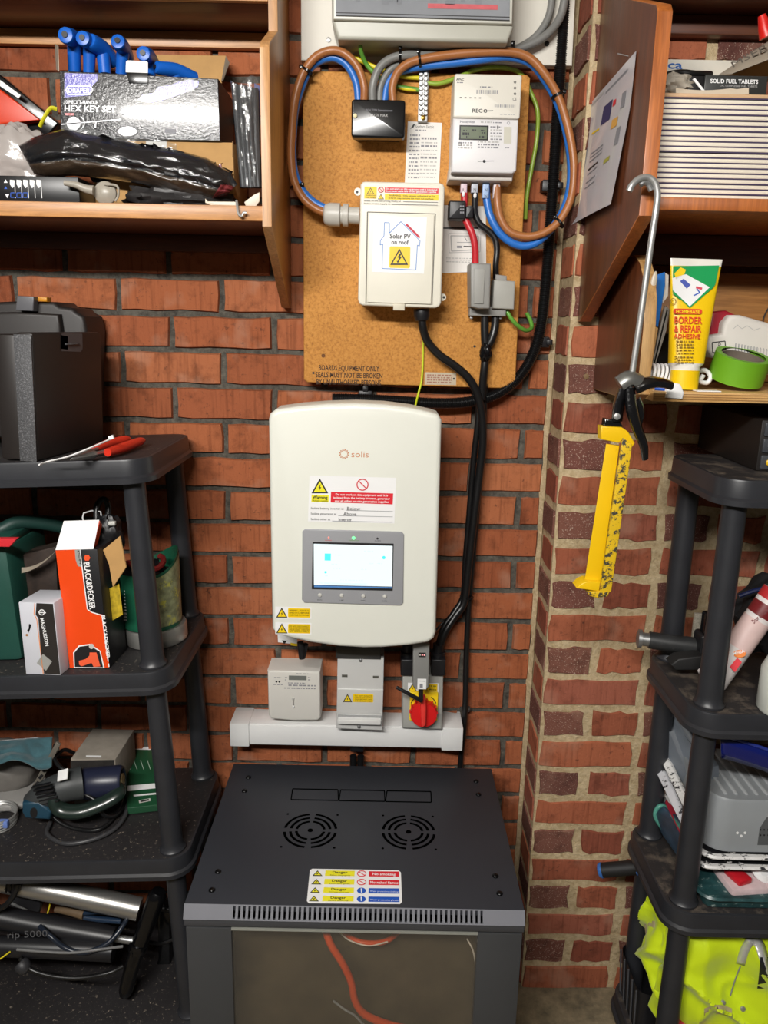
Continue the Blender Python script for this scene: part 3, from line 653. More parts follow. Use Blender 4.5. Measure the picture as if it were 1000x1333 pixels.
pr.rect(474.5, 243, 490.5, 258.5, YEL); pr.warn; pr.rect(501, 244.6, 571, 251.4, RED); pr.rect(501, 252.8, 571, 260.6, YEL); pr.up(); pr.warn(482.5, 249, 5, YEL, INK); pr.warn(496, 256.5, 4, YEL, INK)
pr.ring(496, 247, 3.3, 0.8, RED); pr.line((493.6, 244.7), (498.3, 249.3), 0.8, RED)
pr.tx('WARNING', 476, 255.2, 489, 1.7, INK); pr.tx('Dual Supply', 476, 257.8, 489, 1.7, INK)
pr.tx('Do not work on this equipment until it is isolated', 503, 247.6, 569, 2.1, LABELW, True); pr.tx('from both mains and on-site generation supplies', 503, 250.6, 568, 2.1, LABELW, True)
pr.tx('WARNING - Only persons authorised by the', 506, 256, 566, 2.1, INK); pr.tx('D.N.O. may remove the main cut-out fuse.', 506, 259.4, 565, 2.1, INK)
pr.tx('Isolate on-site Generating Unit(s) at', 474, 262.6, 522, 2.0, INK); pr.line((525, 262.5), (570, 263.5), 0.5, GINK); pr.tx('Isolate mains supply at', 474, 266, 508, 2.0, INK); pr.line((510, 266), (570, 267.2), 0.5, GINK)
pr.build('warning_label', th)
s = MB(); pxbox(s, 512, 395, 527, 404, .14, .12, mat('clip_cream', '#cfc8b4', 0.45, var=0.02), 0.001); s.build('latch', th)
# grey gland on its left side, black gland below
GL = mat('gland_grey', '#bdbab2', 0.4, var=0.04); a = P(468, 281, .10); b = P(421, 279, .10)
s = MB(); L = (b-a).length; s.lathe([(.0155, 0), (.0155, L*0.30), (.021, L*0.31), (.021, L*0.45), (.0165, L*0.46), (.0165, L*0.52), (.0215, L*0.54), (.0215, L*0.82), (.0185, L*0.95), (.0125, L)], a, b-a, GL, 14); gl = s.build('cable_gland', th)
a = P(549, 402, .10); b = P(549.5, 418, .10)
s = MB(); L = (b-a).length; s.lathe([(.016, 0), (.0165, L*.15), (.0165, L*0.6), (.013, L*0.95), (.009, L)], a, b-a, BLACK, 12); s.build('cable_gland', th)
cable('black_flex_cable', [(549.5, 415, .10), (551, 428, .098), (557, 445, .09), (572, 462, .085), (592, 476, .08), (608, 490, .075), (618, 505, .07), (624, 522, .066), (628, 545, .06), (628.5, 580, .055), (624, 620, .05), (619, 660, .05), (613, 710, .05), (608, 755, .05), (604, 785, .052), (592, 803, .06), (580, 822, .07), (572, 845, .075), (570, 862, .075)], 0.0085, BLACKC, 'black cable from the cream box down past the inverter to the isolator')
cable('black_flex_cable', [(624, 515, .05), (622, 550, .05), (617.5, 590, .045), (614, 630, .042), (610, 680, .042), (606, 730, .042), (603, 775, .045), (592, 796, .055), (578, 816, .065), (571, 838, .07)], 0.0065, BLACKC, 'thinner black cable running left of the thick one beside the inverter')
cable('black_wall_cable', [(631, 500, .05), (629, 560, .045), (623, 640, .04), (616, 720, .04), (611.5, 770, .035), (609, 810, .03), (607, 860, .03), (606, 910, .03), (604, 950, .025), (600, 985, .02), (598, 1030, .02)], 0.0068, BLACKC, 'black cable running straight down the brick wall past the trunking')
cable('black_thin_cable', [(604, 786, .05), (590, 798, .055), (575, 812, .06), (566, 822, .07)], 0.0022, BLACKC, 'thin black wire running into the lower right of the inverter')
ctie(608.5, 777, .046, 80, 'black cable tie around the cables right of the inverter screen', 0.013); 
# corrugated conduit
cp = [P(*q) for q in ((737, -60, .03), (735, 0, .03), (731, 60, .032), (727, 130, .032), (722, 210, .032), (716, 300, .032), (710.5, 370, .032), (704, 425, .034), (692, 465, .036), (672, 495, .04), (645, 514, .045), (610, 523, .05), (570, 525, .052), (520, 522, .052), (470, 519.5, .05), (432, 519, .05))]
ps = spline(cp, 40); acc = [ps[0]]; step = 0.0019
for p in ps[1:]:
    while (p-acc[-1]).length >= step: acc.append(acc[-1]+(p-acc[-1]).normalized()*step)
s = MB(); cnt = len(acc); s.tube(acc, lambda t: 0.0118 if int(round(t*(cnt-1))) % 2 else 0.0100, mat('conduit_black', '#141415', 0.28, var=0.05), 12, raw=True)
s.build('corrugated_conduit', None, 'black corrugated conduit curving down beside the board and under it', 'conduit', ang=80)
for x, y, lb in ((716, 243, 'black conduit clip on the wall beside the meter board'), (703, 445, 'black conduit clip at the conduit bend'), (476, 514, 'black conduit clip above the inverter')):
    s = MB(); c = P(x, y, .018); hz = x < 500
    s.box(c, (0.03, 0.03, 0.02) if hz else (0.036, 0.03, 0.022), BLACK, 0.003); s.box(c+(V((0, -.012, .014)) if hz else V((.017, -.014, 0))), (0.012, 0.012, 0.012), BLACK, 0.002); s.build('conduit_clip', None, lb, 'clip')
# ------------------------------------------------------------------ inverter
th = thing('inverter', 'large cream solar inverter with a lit screen in the middle of the wall', 'inverter')
OUT = [(349.3, 546), (351.5, 538.5), (359, 533), (390, 528.7), (425, 526), (462, 525), (500, 526.5), (535, 531), (562, 537), (571, 540), (575.3, 547), (567.8, 824), (565.2, 832), (557, 837.5), (530, 841.5), (500, 844), (474, 844.5), (440, 842.5), (405, 837.5), (375, 831), (360, 826.5), (354, 819)]
s = MB(); s.prism([P(x, y, .20) for x, y in OUT], (0, .075, 0), CREAM, 0.010, 4); cov = s.build('front_cover', th)
s = MB(); s.prism([P(x, y, .125) for x, y in ((362, 548), (563, 552), (556, 822), (366, 818))], (0, .105, 0), mat('inverter_back_grey', '#84858a', 0.4, 0.3, var=0.05), 0.004); s.build('heat_sink', th)
pr = front(.20)
SOL = mat('copper_print', '#c5793f', 0.5, var=0.0)
for k in range(12):
    a = R(30*k); pr.path([(448+4.1*math.cos(a), 591+4.1*math.sin(a)), (448+6.6*math.cos(a+0.26), 591+6.6*math.sin(a+0.26)), (448+4.1*math.cos(a+0.52), 591+4.1*math.sin(a+0.52))], 0.75, SOL)
pr.tx('solis', 457.5, 595.2, 480, 8.2, SOL); pr.build('logo', cov, label='copper coloured sun logo and lettering')
pr = front(.20); pr.poly([(403, 619), (516, 622), (513.5, 681.5), (401, 678.5)], LABELW); pr.up()
pr.rect(405.5, 644, 428, 653.6, LYEL); pr.poly([(431, 640), (512, 642.3), (511.3, 656.6), (430.5, 654)], RED); pr.up(); pr.warn(416.5, 634, 11.2, LYEL, INK)
pr.ring(472, 630.8, 7.2, 1.3, RED); pr.line((466.9, 625.8), (477, 635.8), 1.3, RED)
pr.tx('Warning', 407, 649.2, 426.5, 4.2, INK, True); pr.tx('Multiple supplies', 406.8, 652.6, 427, 2.2, INK)
for i, t in enumerate(('Do not work on this equipment until it is', 'isolated from the battery inverter, generator', 'and all other on-site generation supplies')): pr.tx(t, (437, 434, 436)[i], 645.4+i*4.2, (505, 508, 506)[i], 2.7, LABELW, True)
for i, (t, x1, h_, hx) in enumerate((('Isolate battery inverter at', 447.5, 'Below', 452), ('Isolate generator at', 438, 'Above', 447), ('Isolate other at', 430, 'Inverter', 441))):
    y = 663.2+i*7; pr.tx(t, 405, y-0.3, x1, 2.9, mat('print_dark_grey', '#4a4a4e', 0.6, var=0)); pr.line((x1+2.5, y+0.8), (511.5, y+2.4), 0.5, GINK); pr.text(h_, (hx, y+0.6), (hx+17, y+0.9), 4.4, INK)
pr.build('isolation_label', cov, label='white warning label with red panel and handwriting')
for k, y in enumerate((797.5, 818)):
    pr = front(.20); pr.poly([(358.5, y-8), (405.5, y-7), (405.5, y+8.3), (358.5, y+7.3)], LABELW); pr.up(); pr.rect(375, y-6+0.3, 404, y+6.3, mat('sticker_yellow', '#f0c80a', 0.4, var=0.0), 1.2); pr.up(); pr.warn(367, y+0.8, 7.6, YEL, INK)
    for i, t in enumerate((('WARNING - ISOLATE AC', 'AND D.C. BEFORE', 'CARRYING OUT WORK'), ('DO NOT DISCONNECT', 'D.C. PLUGS AND SOCKETS', 'UNDER LOAD - TURN OFF', 'A.C. SUPPLY FIRST'))[k]):
        n_ = (3, 4)[k]; pr.tx(t, 376.5, y-2.6+i*(9.0/n_)+0.5, 402.5, 1.9, INK)
    pr.build('warning_sticker', cov)
s = MB(); s.prism([P(x, y, .2035) for x, y in ((397, 689), (523, 692.5), (526, 696), (525, 785), (521.5, 788.3), (396, 784.5), (393, 781), (393.5, 692))], (0, .006, 0), mat('display_grey', '#97989c', 0.35, var=0.02), 0.0015); pan = s.build('display_panel', th)
pr = front(.2036); pr.rect(406.5, 706.5, 512, 768, INK); pr.build('screen_bezel', pan)
def screen_mat():
    t = NT('lit_screen'); e = t.b; c = lin('#effcff'); e.inputs['Base Color'].default_value = (0.05, 0.05, 0.05, 1); e.inputs['Emission Color'].default_value = c; e.inputs['Emission Strength'].default_value = 1.05; e.inputs['Roughness'].default_value = 0.15; return t.m
SCR = screen_mat(); CY = mat('screen_cyan', '#46d2e6', 0.4, var=0, emit=0.75); PCY = mat('screen_pale_cyan', '#b4eef2', 0.4, var=0, emit=0.8); NAVY = mat('screen_navy', '#4a78b0', 0.4, var=0, emit=0.3)
pr = front(.2038); pr.poly([(408.5, 707.8), (511.2, 710.6), (510.5, 763.5), (408.8, 761.3)], SCR); pr.up()
pr.rect(422.8, 720.5, 430.8, 729.6, CY); pr.disc(499.8, 725.8, 2.2, CY); pr.disc(424, 744.8, 1.6, CY)
for x0, y, x1 in ((436, 723, 445), (474, 718, 486), (431.5, 735, 439), (434, 740.5, 443), (480, 734, 486), (491, 734, 498), (470, 741.5, 477), (443, 755.5, 473), (423, 750, 427)): pr.dashes(x0, y, x1, 1.0, PCY)
pr.poly([(415, 758), (480, 759.5), (470, 761.5), (420, 760.5)], PCY)
pr.build('lit_screen', pan)
pr = front(.2038); pr.poly([(409, 762), (510.5, 764.3), (510.4, 766), (409, 764.4)], NAVY); pr.build('screen_edge', pan)
for x, y, m, r in ((428, 699.7, mat('led_red', '#ff7a66', 0.4, var=0, emit=0.9), .0016), (460.3, 700.3, mat('led_green', '#5cff80', 0.4, var=0, emit=2.2), .0032), (491.5, 701, INK, .0022)):
    s = MB(); s.lathe([(r*1.0, 0), (r*0.9, .0006), (r*0.4, .001)], P(x, y, .2036), (0, -1, 0), m, 14); s.build('indicator_light', pan)
pr = front(.2036); pr.tx('POWER', 423.5, 704, 432, 1.3, RED); pr.tx('OPERATION', 454.5, 704.2, 467.5, 1.3, GREENC); pr.tx('ALARM', 487.5, 704.6, 495.5, 1.3, INK)
for x, t in ((416.5, 'ESC'), (444.5, 'UP'), (472.8, 'DOWN'), (501, 'ENTER')): pr.tx(t, x-3, 781.5+(x-416)*0.02, x+3, 1.5, INK)
pr.build('print', pan)
for x in (416.5, 444.8, 473, 501):
    s = MB(); s.lathe([(.0042, 0), (.0042, .001), (.0036, .0022), (.0016, .003)], P(x, 774.5+(x-416)*0.02, .2036), (0, -1, 0), LGREY, 18); s.build('button', pan)
# sticker and stuff on the underside of the inverter
s = MB(); s.prism([P(x, y, .10) for x, y in ((361.5, 826), (387, 829), (387, 839), (362, 836))], (0, .002, 0), LABELW, 0.0); o = s.build('side_sticker', th)
pr = front(.10); pr.poly([(378, 836.5), (387, 838), (387, 841), (379, 840)], YEL); pr.poly([(367, 833.5), (374, 834), (370, 838.5)], INK); pr.build('print', o)
for pts, r in (([(391, 836, .13), (392, 846, .13), (393.5, 857, .13)], .007), ([(398, 838, .12), (396, 848, .12), (394, 856, .12)], .006)):
    s = MB(); s.tube([P(*q) for q in pts], r, BLACK, 10, 4); s.build('rotary_lever', th)
s = MB(); pxbox(s, 437, 841, 496, 858, .11, .05, mat('shaded_grey_plate', '#4a4a4a', 0.3, 0.6, var=0.1), 0.002); s.build('connector_plate', th)  # plate colour carries the shade under the inverter
for x in (531, 571):
    s = MB(); L = .05; a = P(x, 838, .075); s.lathe([(.012, 0), (.012, .018), (.016, .019), (.016, .034), (.011, .036), (.011, .05)], a, (0, 0, -1), BLACK, 14); s.build('connector_plug', th)
    s = MB(); pxbox(s, x-9, 859, x+9, 880, .10, .05, BLACK, 0.003); s.build('cable_gland', th)
# data logger stick with its aerial
th = thing('data_logger', 'grey data logger stick with black aerial hanging under the inverter', 'data logger')
DLG = mat('logger_grey', '#8d8d8b', 0.4, 0.2, var=0.03)
s = MB(); s.prism([P(x, y, .155) for x, y in ((538, 838), (559.5, 838.5), (558.5, 894), (555, 898), (541, 897.5), (537.5, 893))], (0, .03, 0), DLG, 0.003); lg = s.build('body', th)
pr = front(.155); pr.rect(545, 849.5, 554.5, 855.5, INK); pr.rect(543.5, 883.5, 555, 897, LABELW); pr.up()
for x, m in ((547, LGREY), (549.8, mat('led_pink', '#f0a0a0', 0.4, var=0, emit=0.6)), (552.6, mat('led_pink', '#f0a0a0'))): pr.disc(x, 852.5, 0.9, m, 1.2)
pr.dashes(545, 887, 553.5, 1, GINK); pr.rect(546.5, 890, 550.5, 895, GINK); pr.build('print', lg)
s = MB(); s.cyl(P(548, 898, .145), P(548, 911, .145), .0052, BLACK); s.build('aerial_base', th)
s = MB(); s.cyl(P(549.5, 912.5, .148), P(516, 894.5, .152), .0046, BLACK, .0036, b=0.002); s.build('aerial', th)
# generation meter
th = thing('generation_meter', 'small white generation meter standing on the left of the trunking', 'meter')
GW = mat('generation_meter_white', '#d2cfc8', 0.4, var=0.02)
s = MB(); s.prism([P(x, y, .078) for x, y in ((348, 873), (416.5, 874.5), (417.5, 935), (413, 938.3), (381, 938.6), (352.5, 936), (349.5, 931))], (0, .07, 0), GW, 0.005); bd = s.build('case', th)
pr = front(.078); pr.rect(376, 879.5, 399.2, 885.3, mat('lcd_grey', '#6d706c', 0.3, var=0.05)); pr.disc(360, 887.3, 1.3, INK); pr.disc(363.8, 887.4, 1.3, INK)
for x0, y, x1 in ((386, 877.6, 401), (371, 882.5, 374), (371, 885.5, 374), (401, 882.5, 404.5), (401, 885.5, 404.5), (357, 882.5, 366), (356, 891.5, 368), (375, 889.5, 398)): pr.dashes(x0, y, x1, 1.1, GINK)
pr.dashes(375.5, 892.8, 411, 1.7, GINK); pr.dashes(370, 896.3, 411, 1.5, GINK); pr.build('print', bd)
s = MB(); s.lathe([(.0035, 0), (.003, .003)], P(381.5, 909, .078), (0, -1, 0), LGREY, 12); s.build('sealing_screw', th)
s = MB(); s.tube([P(381.5, 910, .081), P(381.8, 918, .081)], .0009, SILVER, 6); s.blob(P(382, 920, .081), (.0022, .0014, .003), LABELW, n=8); s.build('wire_seal', th)
# metal-clad isolator box in the middle
th = thing('metal_switch_box', 'white metal switch box with yellow sticker in the middle of the trunking', 'electrical box')
MG = mat('painted_steel_white', '#cfcfcd', 0.3, 0.15, var=0.02)
s = MB(); s.prism([P(x, y, .105) for x, y in ((439.5, 855), (500, 857), (498, 951), (438, 948.5))], (0, .1, 0), MG, 0.002); s.build('case', th)
s = MB(); s.prism([P(x, y, .1085) for x, y in ((440, 897), (499, 898.5), (498, 929.5), (439.5, 928.5))], (0, .004, 0), MG, 0.001); s.build('front_flap', th)
s = MB(); s.prism([P(x, y, .120) for x, y in ((440, 937), (496, 938.5), (495.5, 944), (439.8, 942.5))], (0, .018, 0), mat('steel_lip_white', '#dcdcda', 0.3, 0.1, var=0.02), 0.001); s.build('flap_lip', th)
s = MB(); s.prism([P(x, y, .107) for x, y in ((440, 930.5), (497.5, 932), (497, 937), (440, 936))], (0, .003, 0), mat('steel_recess_grey', '#9a9b9b', 0.3, 0.3, var=0.02)); s.build('flap_hinge', th)
for x, y in ((445, 880), (485.5, 881.5)):
    s = MB(); pxbox(s, x, y-1.5, x+7.5, y+1.5, .1062, .1, mat('slot_grey', '#55534c', 0.5), 0.0005); s.build('slot', th)
for x, y in ((469.8, 859.5), (467.5, 946)):
    s = MB(); s.lathe([(.0042, 0), (.0042, .001), (.002, .0022)], P(x, y, .105), (0, -1, 0), STEEL, 12); s.build('screw', th)
pr = front(.1087); pr.rect(459.5, 903.5, 486, 914, mat('sticker_yellow', '#f0c80a', 0.4, var=0.0), 1); pr.up(); pr.warn(452.5, 909.3, 6.2, YEL, INK)
for i, t in enumerate(('DO NOT ISOLATE', 'UNLESS THE SYSTEM', 'CAN BE SHUT OFF', 'OR ISOLATED')): pr.tx(t, 462, 906.3+i*2.3, 484, 1.6, INK)
pr.build('warning_sticker', th)
# rotary isolator
th = thing('rotary_isolator', 'grey rotary isolator with red knob on a yellow plate', 'switch')
s = MB(); s.prism([P(x, y, .09) for x, y in ((524, 878), (577.5, 879.5), (576, 950.5), (523.5, 948.5))], (0, .085, 0), mat('isolator_grey', '#a4a49f', 0.4, var=0.04), 0.005); s.build('enclosure', th)
pr = front(.09); pr.rect(531, 889, 571.5, 900.5, LABELW); pr.up(); pr.rect(549, 890.5, 569.5, 899.3, YEL); pr.warn(537, 895.5, 6, YEL, INK)
for i in range(3): pr.dashes(558, 893.3+i*2.4, 568, 1.1, INK)
pr.build('warning_sticker', th)
s = MB(); pxbox(s, 533.5, 901.5, 570, 938.5, .097, .09, YEL, 0.001, r=0.003); pl = s.build('yellow_plate', th)
pr = front(.0972); pr.ring(551.5, 921.5, 17.2, 1.2, INK, a0=200, a1=235); pr.ring(551.5, 921.5, 17.2, 1.2, INK, a0=305, a1=340); pr.build('switch_marks', pl)
KR = mat('isolator_red', '#d31c1c', 0.35, var=0.03)
s = MB(); r_ = SC(551.5, 926, .1)[0]*17.6; s.lathe([(r_, 0), (r_, .012), (r_*.94, .017), (r_*.55, .0175), (0.001, .0178)], P(551.5, 926.5, .097), (0, -1, 0), KR, 40); kn = s.build('knob', th)
for k in range(14):
    a = 2*math.pi*k/14
    s = MB(); s.box(P(551.5, 926.5, .105)+V((r_*math.cos(a), 0, r_*math.sin(a))), (.003, .014, .003), KR, 0.001); s.build('knob_rib', kn)
s = MB(); s.prism([P(x, y, .128) for x, y in ((549.5, 908), (554, 908), (555, 922), (554.5, 944), (550, 947.5), (549, 944), (547.5, 922))], (0, .015, 0), mat('isolator_red_bright', '#e23a33', 0.35, var=0.03), 0.002); s.build('pointer', kn)
# trunking
th = thing('trunking', 'long white cable trunking under the three small boxes', 'trunking')
TR = mat('trunking_white', '#dededd', 0.35, var=0.02)
tl, trr = P(299, 941, .078), P(603, 953, .078); zt = 0.5*(zat(P(450, 951, .078), 946)+zat(P(450, 951, .078), 944)); zb = zat(P(450, 970, .078), 974)
s = MB(); s.bx(tl.x+.02, trr.x-.02, -.074, -.002, zb+.002, zt-.001, TR, 0.002); s.build('channel', th)
s = MB(); s.bx(tl.x+.01, trr.x-.01, -.077, -.070, zb+.005, zt-.004, TR, 0.001); s.build('snap_cover', th)
s = MB(); s.bx(tl.x, tl.x+.044, -.0805, -.0, zb, zt+.001, TR, 0.002); s.build('end_cap', th)
s = MB(); s.bx(trr.x-.048, trr.x, -.0805, -.0, zb, zt+.001, TR, 0.002); s.build('end_cap', th)
TRZ = (zb, zt)
th = thing('black_conduit_drop', 'black conduit dropping from the trunking behind the cabinet', 'conduit')
s = MB(); a = P(465, 974, .03); s.bx(a.x-.016, a.x+.016, -.045, -.005, zb-.03, zb-.001, BLACK, 0.003); s.build('coupler', th)
for dx in (-.009, .009):
    s = MB(); s.cyl(a+V((dx, 0, -.02)), (a.x+dx, a.y, .45), .0082, BLACKC); s.build('conduit_tube', th)
s = MB(); s.blob(P(606, 923, .02), (.013, .01, .008), mat('mastic_grey', '#3c3733', 0.8, var=0.2), 0.4, 4, 2, 12); s.build('sealant_lump', None, 'dark lump of sealant on the wall beside the trunking end', 'sealant')
# ------------------------------------------------------------------ battery cabinet
CX0, CX1 = -0.338, 0.262; CD1 = 0.523; CDB = 0.072; CZ = 0.555
th = thing('battery_cabinet', 'black wall-mount rack cabinet with glass door under the trunking', 'cabinet')
GFY = PZ(460, 1180.5, CZ).y
s = MB(); s.bx(CX0, CX1, GFY, -CDB, CZ-.02, CZ, CABLACK, 0.002); top = s.build('top_panel', th)
for x0, x1, n_ in ((CX0+.001, CX0+.016, 'side_panel'), (CX1-.016, CX1-.001, 'side_panel')):
    s = MB(); s.bx(x0, x1, -.50, -CDB, .03, CZ-.02, CABLACK, 0.001); s.build(n_, th)
s = MB(); s.bx(CX0+.01, CX1-.01, -CDB-.01, -CDB, .03, CZ-.02, CABLACK); s.build('back_panel', th)
s = MB(); s.bx(CX0, CX1, -.515, -CDB, .012, .04, CABLACK, 0.002); s.build('base_panel', th)
for x in (CX0+.05, CX1-.05):
    for y in (-.46, -.12):
        s = MB(); s.cyl((x, y, 0), (x, y, .014), .018, BLACK); s.build('foot', th)
# sloping slotted strip along the front of the top
CD1 = -P(460, 1204, 0.53).y if False else CD1
g0 = V((0, GFY, CZ)); g1 = V((0, min(GFY-.012, -CD1-.003), CZ-.0225))
def gq(x, t, lift=0.0):
    n_ = V((0, g1.z-g0.z, -(g1.y-g0.y))).normalized(); n_ = n_ if n_.z > 0 else -n_; p = g0.lerp(g1, t)+n_*lift; return V((x, p.y, p.z))
s = MB(); xs0, xs1 = PZ(299, 1190, CZ-.01).x, PZ(629, 1195, CZ-.01).x; ns = 50; pt = (xs1-xs0)/ns
def bar(x0, x1, t0=0.0, t1=1.0):
    s.prism([gq(x0, t0), gq(x1, t0), gq(x1, t1), gq(x0, t1)], (0, .004, -.004), CABGREY, 0.0)
bar(CX0, xs0); bar(xs1, CX1); bar(xs0, xs1, 0, .08); bar(xs0, xs1, .9, 1)
for k in range(ns): bar(xs0+k*pt, xs0+k*pt+pt*.52, .08, .9)
s.build('slotted_front_strip', th)
s = MB(); s.prism([gq(xs0-.01, 0, -.006), gq(xs1+.01, 0, -.006), gq(xs1+.01, 1, -.006), gq(xs0-.01, 1, -.006)], (0, .004, -.004), VOID); s.build('slot_backing', th)
s = MB(); s.bx(CX0, CX1, -CD1-.003, -CD1+.01, CZ-.040, CZ-.0225, mat('cabinet_fascia', '#404145', 0.45, var=0.04), 0.0008); s.build('fascia', th)
s = MB(); s.bx(CX0+.004, CX1-.004, -.50, -.49, .03, CZ-.036, INK); 
dz1, dz0 = CZ-.046, .02; gx0, gx1 = P(302, 1240, CD1).x, P(621, 1240, CD1).x
door = None
CABF = mat('cabinet_door_frame', '#3b3c3e', 0.5, var=0.05, bump=0.1, bs=900)
s = MB(); s.bx(CX0+.002, gx0, -CD1, -.500, dz0, dz1, CABF, 0.001); s.build('door_stile', th)
s = MB(); s.bx(gx1, CX1-.002, -CD1, -.500, dz0, dz1, CABF, 0.001); s.build('door_stile', th)
s = MB(); s.bx(gx0, gx1, -CD1+.004, -CD1+.008, dz0, dz1-.002, glassy('tinted_door_glass', '#efebe4', 0.03, 0.03)); s.build('door_glass', th, label='dark tinted glass door pane')
s = MB(); s.bx(gx0, gx1, -CD1-.0002, -CD1+.008, dz1-.004, dz1, mat('glass_edge_grey', '#8f9088', 0.3, var=0.03)); s.build('glass_edge_trim', th)
# battery module and cables inside
s = MB(); s.bx(gx0-.05, gx1+.05, -.43, -.12, .045, .46, mat('speckled_olive_case', '#544d3e', 0.7, var=0.18, vs_=9, dust=('#26231d', 0.62, 0.75, 60)), 0.004)  # olive brown with random darker specks
s.build('battery_module', None, 'speckled brown battery case seen through the cabinet glass', 'battery')
def pc(x, y, d): return P(x, y, d)
cable('orange_cable', [(420, 1195, .45), (424, 1212, .468), (432, 1232, .48), (446, 1254, .485), (457, 1278, .487), (462, 1302, .488), (472, 1318, .488), (490, 1328, .485), (515, 1336, .48), (560, 1345, .47)], 0.0068, ORANGEC, 'orange cable curving down behind the cabinet glass')
cable('orange_cable', [(445, 1210, .44), (462, 1224, .465), (485, 1228, .47), (505, 1224, .46), (520, 1212, .44)], 0.005, ORANGEC, 'short orange cable loop at the top of the cabinet glass')
cable('white_wire', [(440, 1212, .45), (455, 1224, .47), (480, 1231, .475), (505, 1226, .47)], 0.0014, LABELW, 'thin white wire beside the orange loop in the cabinet')
cable('white_wire', [(608, 1222, .46), (616, 1238, .47), (620, 1262, .47)], 0.0014, LABELW, 'thin white wire at the right edge inside the cabinet')
cable('twisted_wire', [(434, 1303, .485), (450, 1315, .487), (462, 1322, .487), (475, 1336, .487)], 0.002, mat('silver_blue_wire', '#9aa4b0', 0.4, var=0.4, vs_=300), 'frayed silver wire inside the cabinet below the orange cable')
# details of the top
def topp(): return Print((0, 0, CZ), (0, 0, 1))
TX = lambda x, y: PZ(x, y, CZ)
for cx, cy in ((404, 1081), (532, 1083)):
    c = TX(cx, cy); fan = MB()
    for rr_, segs in ((.052, 4), (.040, 4), (.028, 4)):
        for k in range(segs):
            a0 = R(90*k+7+(45 if rr_ == .040 else 0)*0); a1 = R(90*k+83); n_ = 10
            vs_ = []
            for i in range(n_+1):
                a = a0+(a1-a0)*i/n_
                for q in (rr_-.0028, rr_+.0028): vs_.append((c.x+q*math.cos(a), c.y+q*math.sin(a), CZ+.0004))
            fan.add(vs_, [[2*i, 2*i+1, 2*i+3, 2*i+2] for i in range(n_)], VOID)
    for dx in (-1, 1):
        for dy in (-1, 1): fan.lathe([(.0025, 0), (.0025, .0005)], c+V((dx*.052, dy*.052, 0)), (0, 0, 1), VOID, 10)
    fan.lathe([(.0055, 0), (.0055, .0005)], c, (0, 0, 1), VOID, 14)
    fan.build('fan_vent', top, label='ring of curved black fan slots')
for x0, x1 in ((380, 440), (442.5, 500.5), (503, 561)):
    p = topp(); y0, y1 = 1027+(x0-380)*.02, 1041+(x0-380)*.02
    p.path([(x0+1, y0), (x1, y0+1), (x1+0.7, y1+1), (x0-1, y1), (x0+1, y0)], 1.4, VOID); p.build('knockout_panel', top)
for x, y in ((323.5, 1012.5), (318.5, 1030), (284, 1135), (276, 1159), (620, 1017.5), (623, 1034.5), (645, 1140.5), (650.5, 1163.5)):
    s = MB(); s.lathe([(.0062, 0), (.0058, .002), (.004, .0036), (.001, .0043)], TX(x, y), (0, 0, 1), mat('black_bolt', '#1a1a1b', 0.2, 0.6), 14); s.build('bolt', top)
p = topp(); p.poly([(406.5, 1131), (519, 1133), (522, 1136), (523.5, 1174), (521, 1177), (402, 1176), (399.5, 1173), (403.5, 1133)], LABELW); p.up()
for i in range(4):
    y = 1133.6+i*11.0; k = i*1.2; y1 = y+7.2
    p.poly([(424-k*1.0, y-0.3), (462-k*0.4, y+0.2), (461.5-k*0.4, y1), (423-k*1.0, y1-.4)], LYEL)
    p.poly([(480.3-k*.1, y+0.8), (519.4+k*.1, y+1.2), (519.8+k*.1, y1+.8), (480-k*.1, y1+.4)], RED if i < 2 else BLUE)
p.up()
for i in range(4):
    y = 1133.6+i*11.0; k = i*1.2; x = 413.5-k*1.3
    p.poly([(x, y-0.2), (x+6.5, y+7.2), (x-6.8, y+7)], INK); p.tx('Danger', 433-k*.7, y+3.8, 452.5-k*.6, 3.0, INK, True); p.tx(('Battery charging area', 'Explosive gases', 'Corrosive electrolyte', 'Electric shock risk')[i], 430-k*.7, y+6.8, 456-k*.6, 1.6, INK)
    (p.ring(471-k*.15, y+4, 5.6, 1.1, RED, 3.6) if i < 2 else p.disc(471-k*.15, y+4.2, 5.8, BLUE, 3.9))
    p.tx(('No smoking', 'No naked flames', 'Wear protective clothing', 'Wear protective gloves')[i], 485 if i == 0 else 482, y+6.2, 515 if i == 0 else 518.5, 3.2 if i < 2 else 2.0, LABELW, i < 2)
p.up()
for i in range(4):
    y = 1133.6+i*11.0; k = i*1.2; x = 413.5-k*1.3
    p.poly([(x, y+1.6), (x+4.3, y+6.2), (x-4.5, y+6.1)], LYEL)
    if i < 2: p.line((467-k*.15, y+1.8), (475-k*.15, y+6.4), 1, RED)
    else: p.poly([(470-k*.15, y+1.4), (472-k*.15, y+1.4), (471.6-k*.15, y+7), (470.4-k*.15, y+7)], LABELW)
p.up()
for i in range(4):
    y = 1133.6+i*11.0; x = 413.5-i*1.56; p.line((x-1.2, y+5.2), (x+1, y+3.4), 1.2, INK)
p.build('danger_label', top, label='white label with yellow, red and blue danger panels')
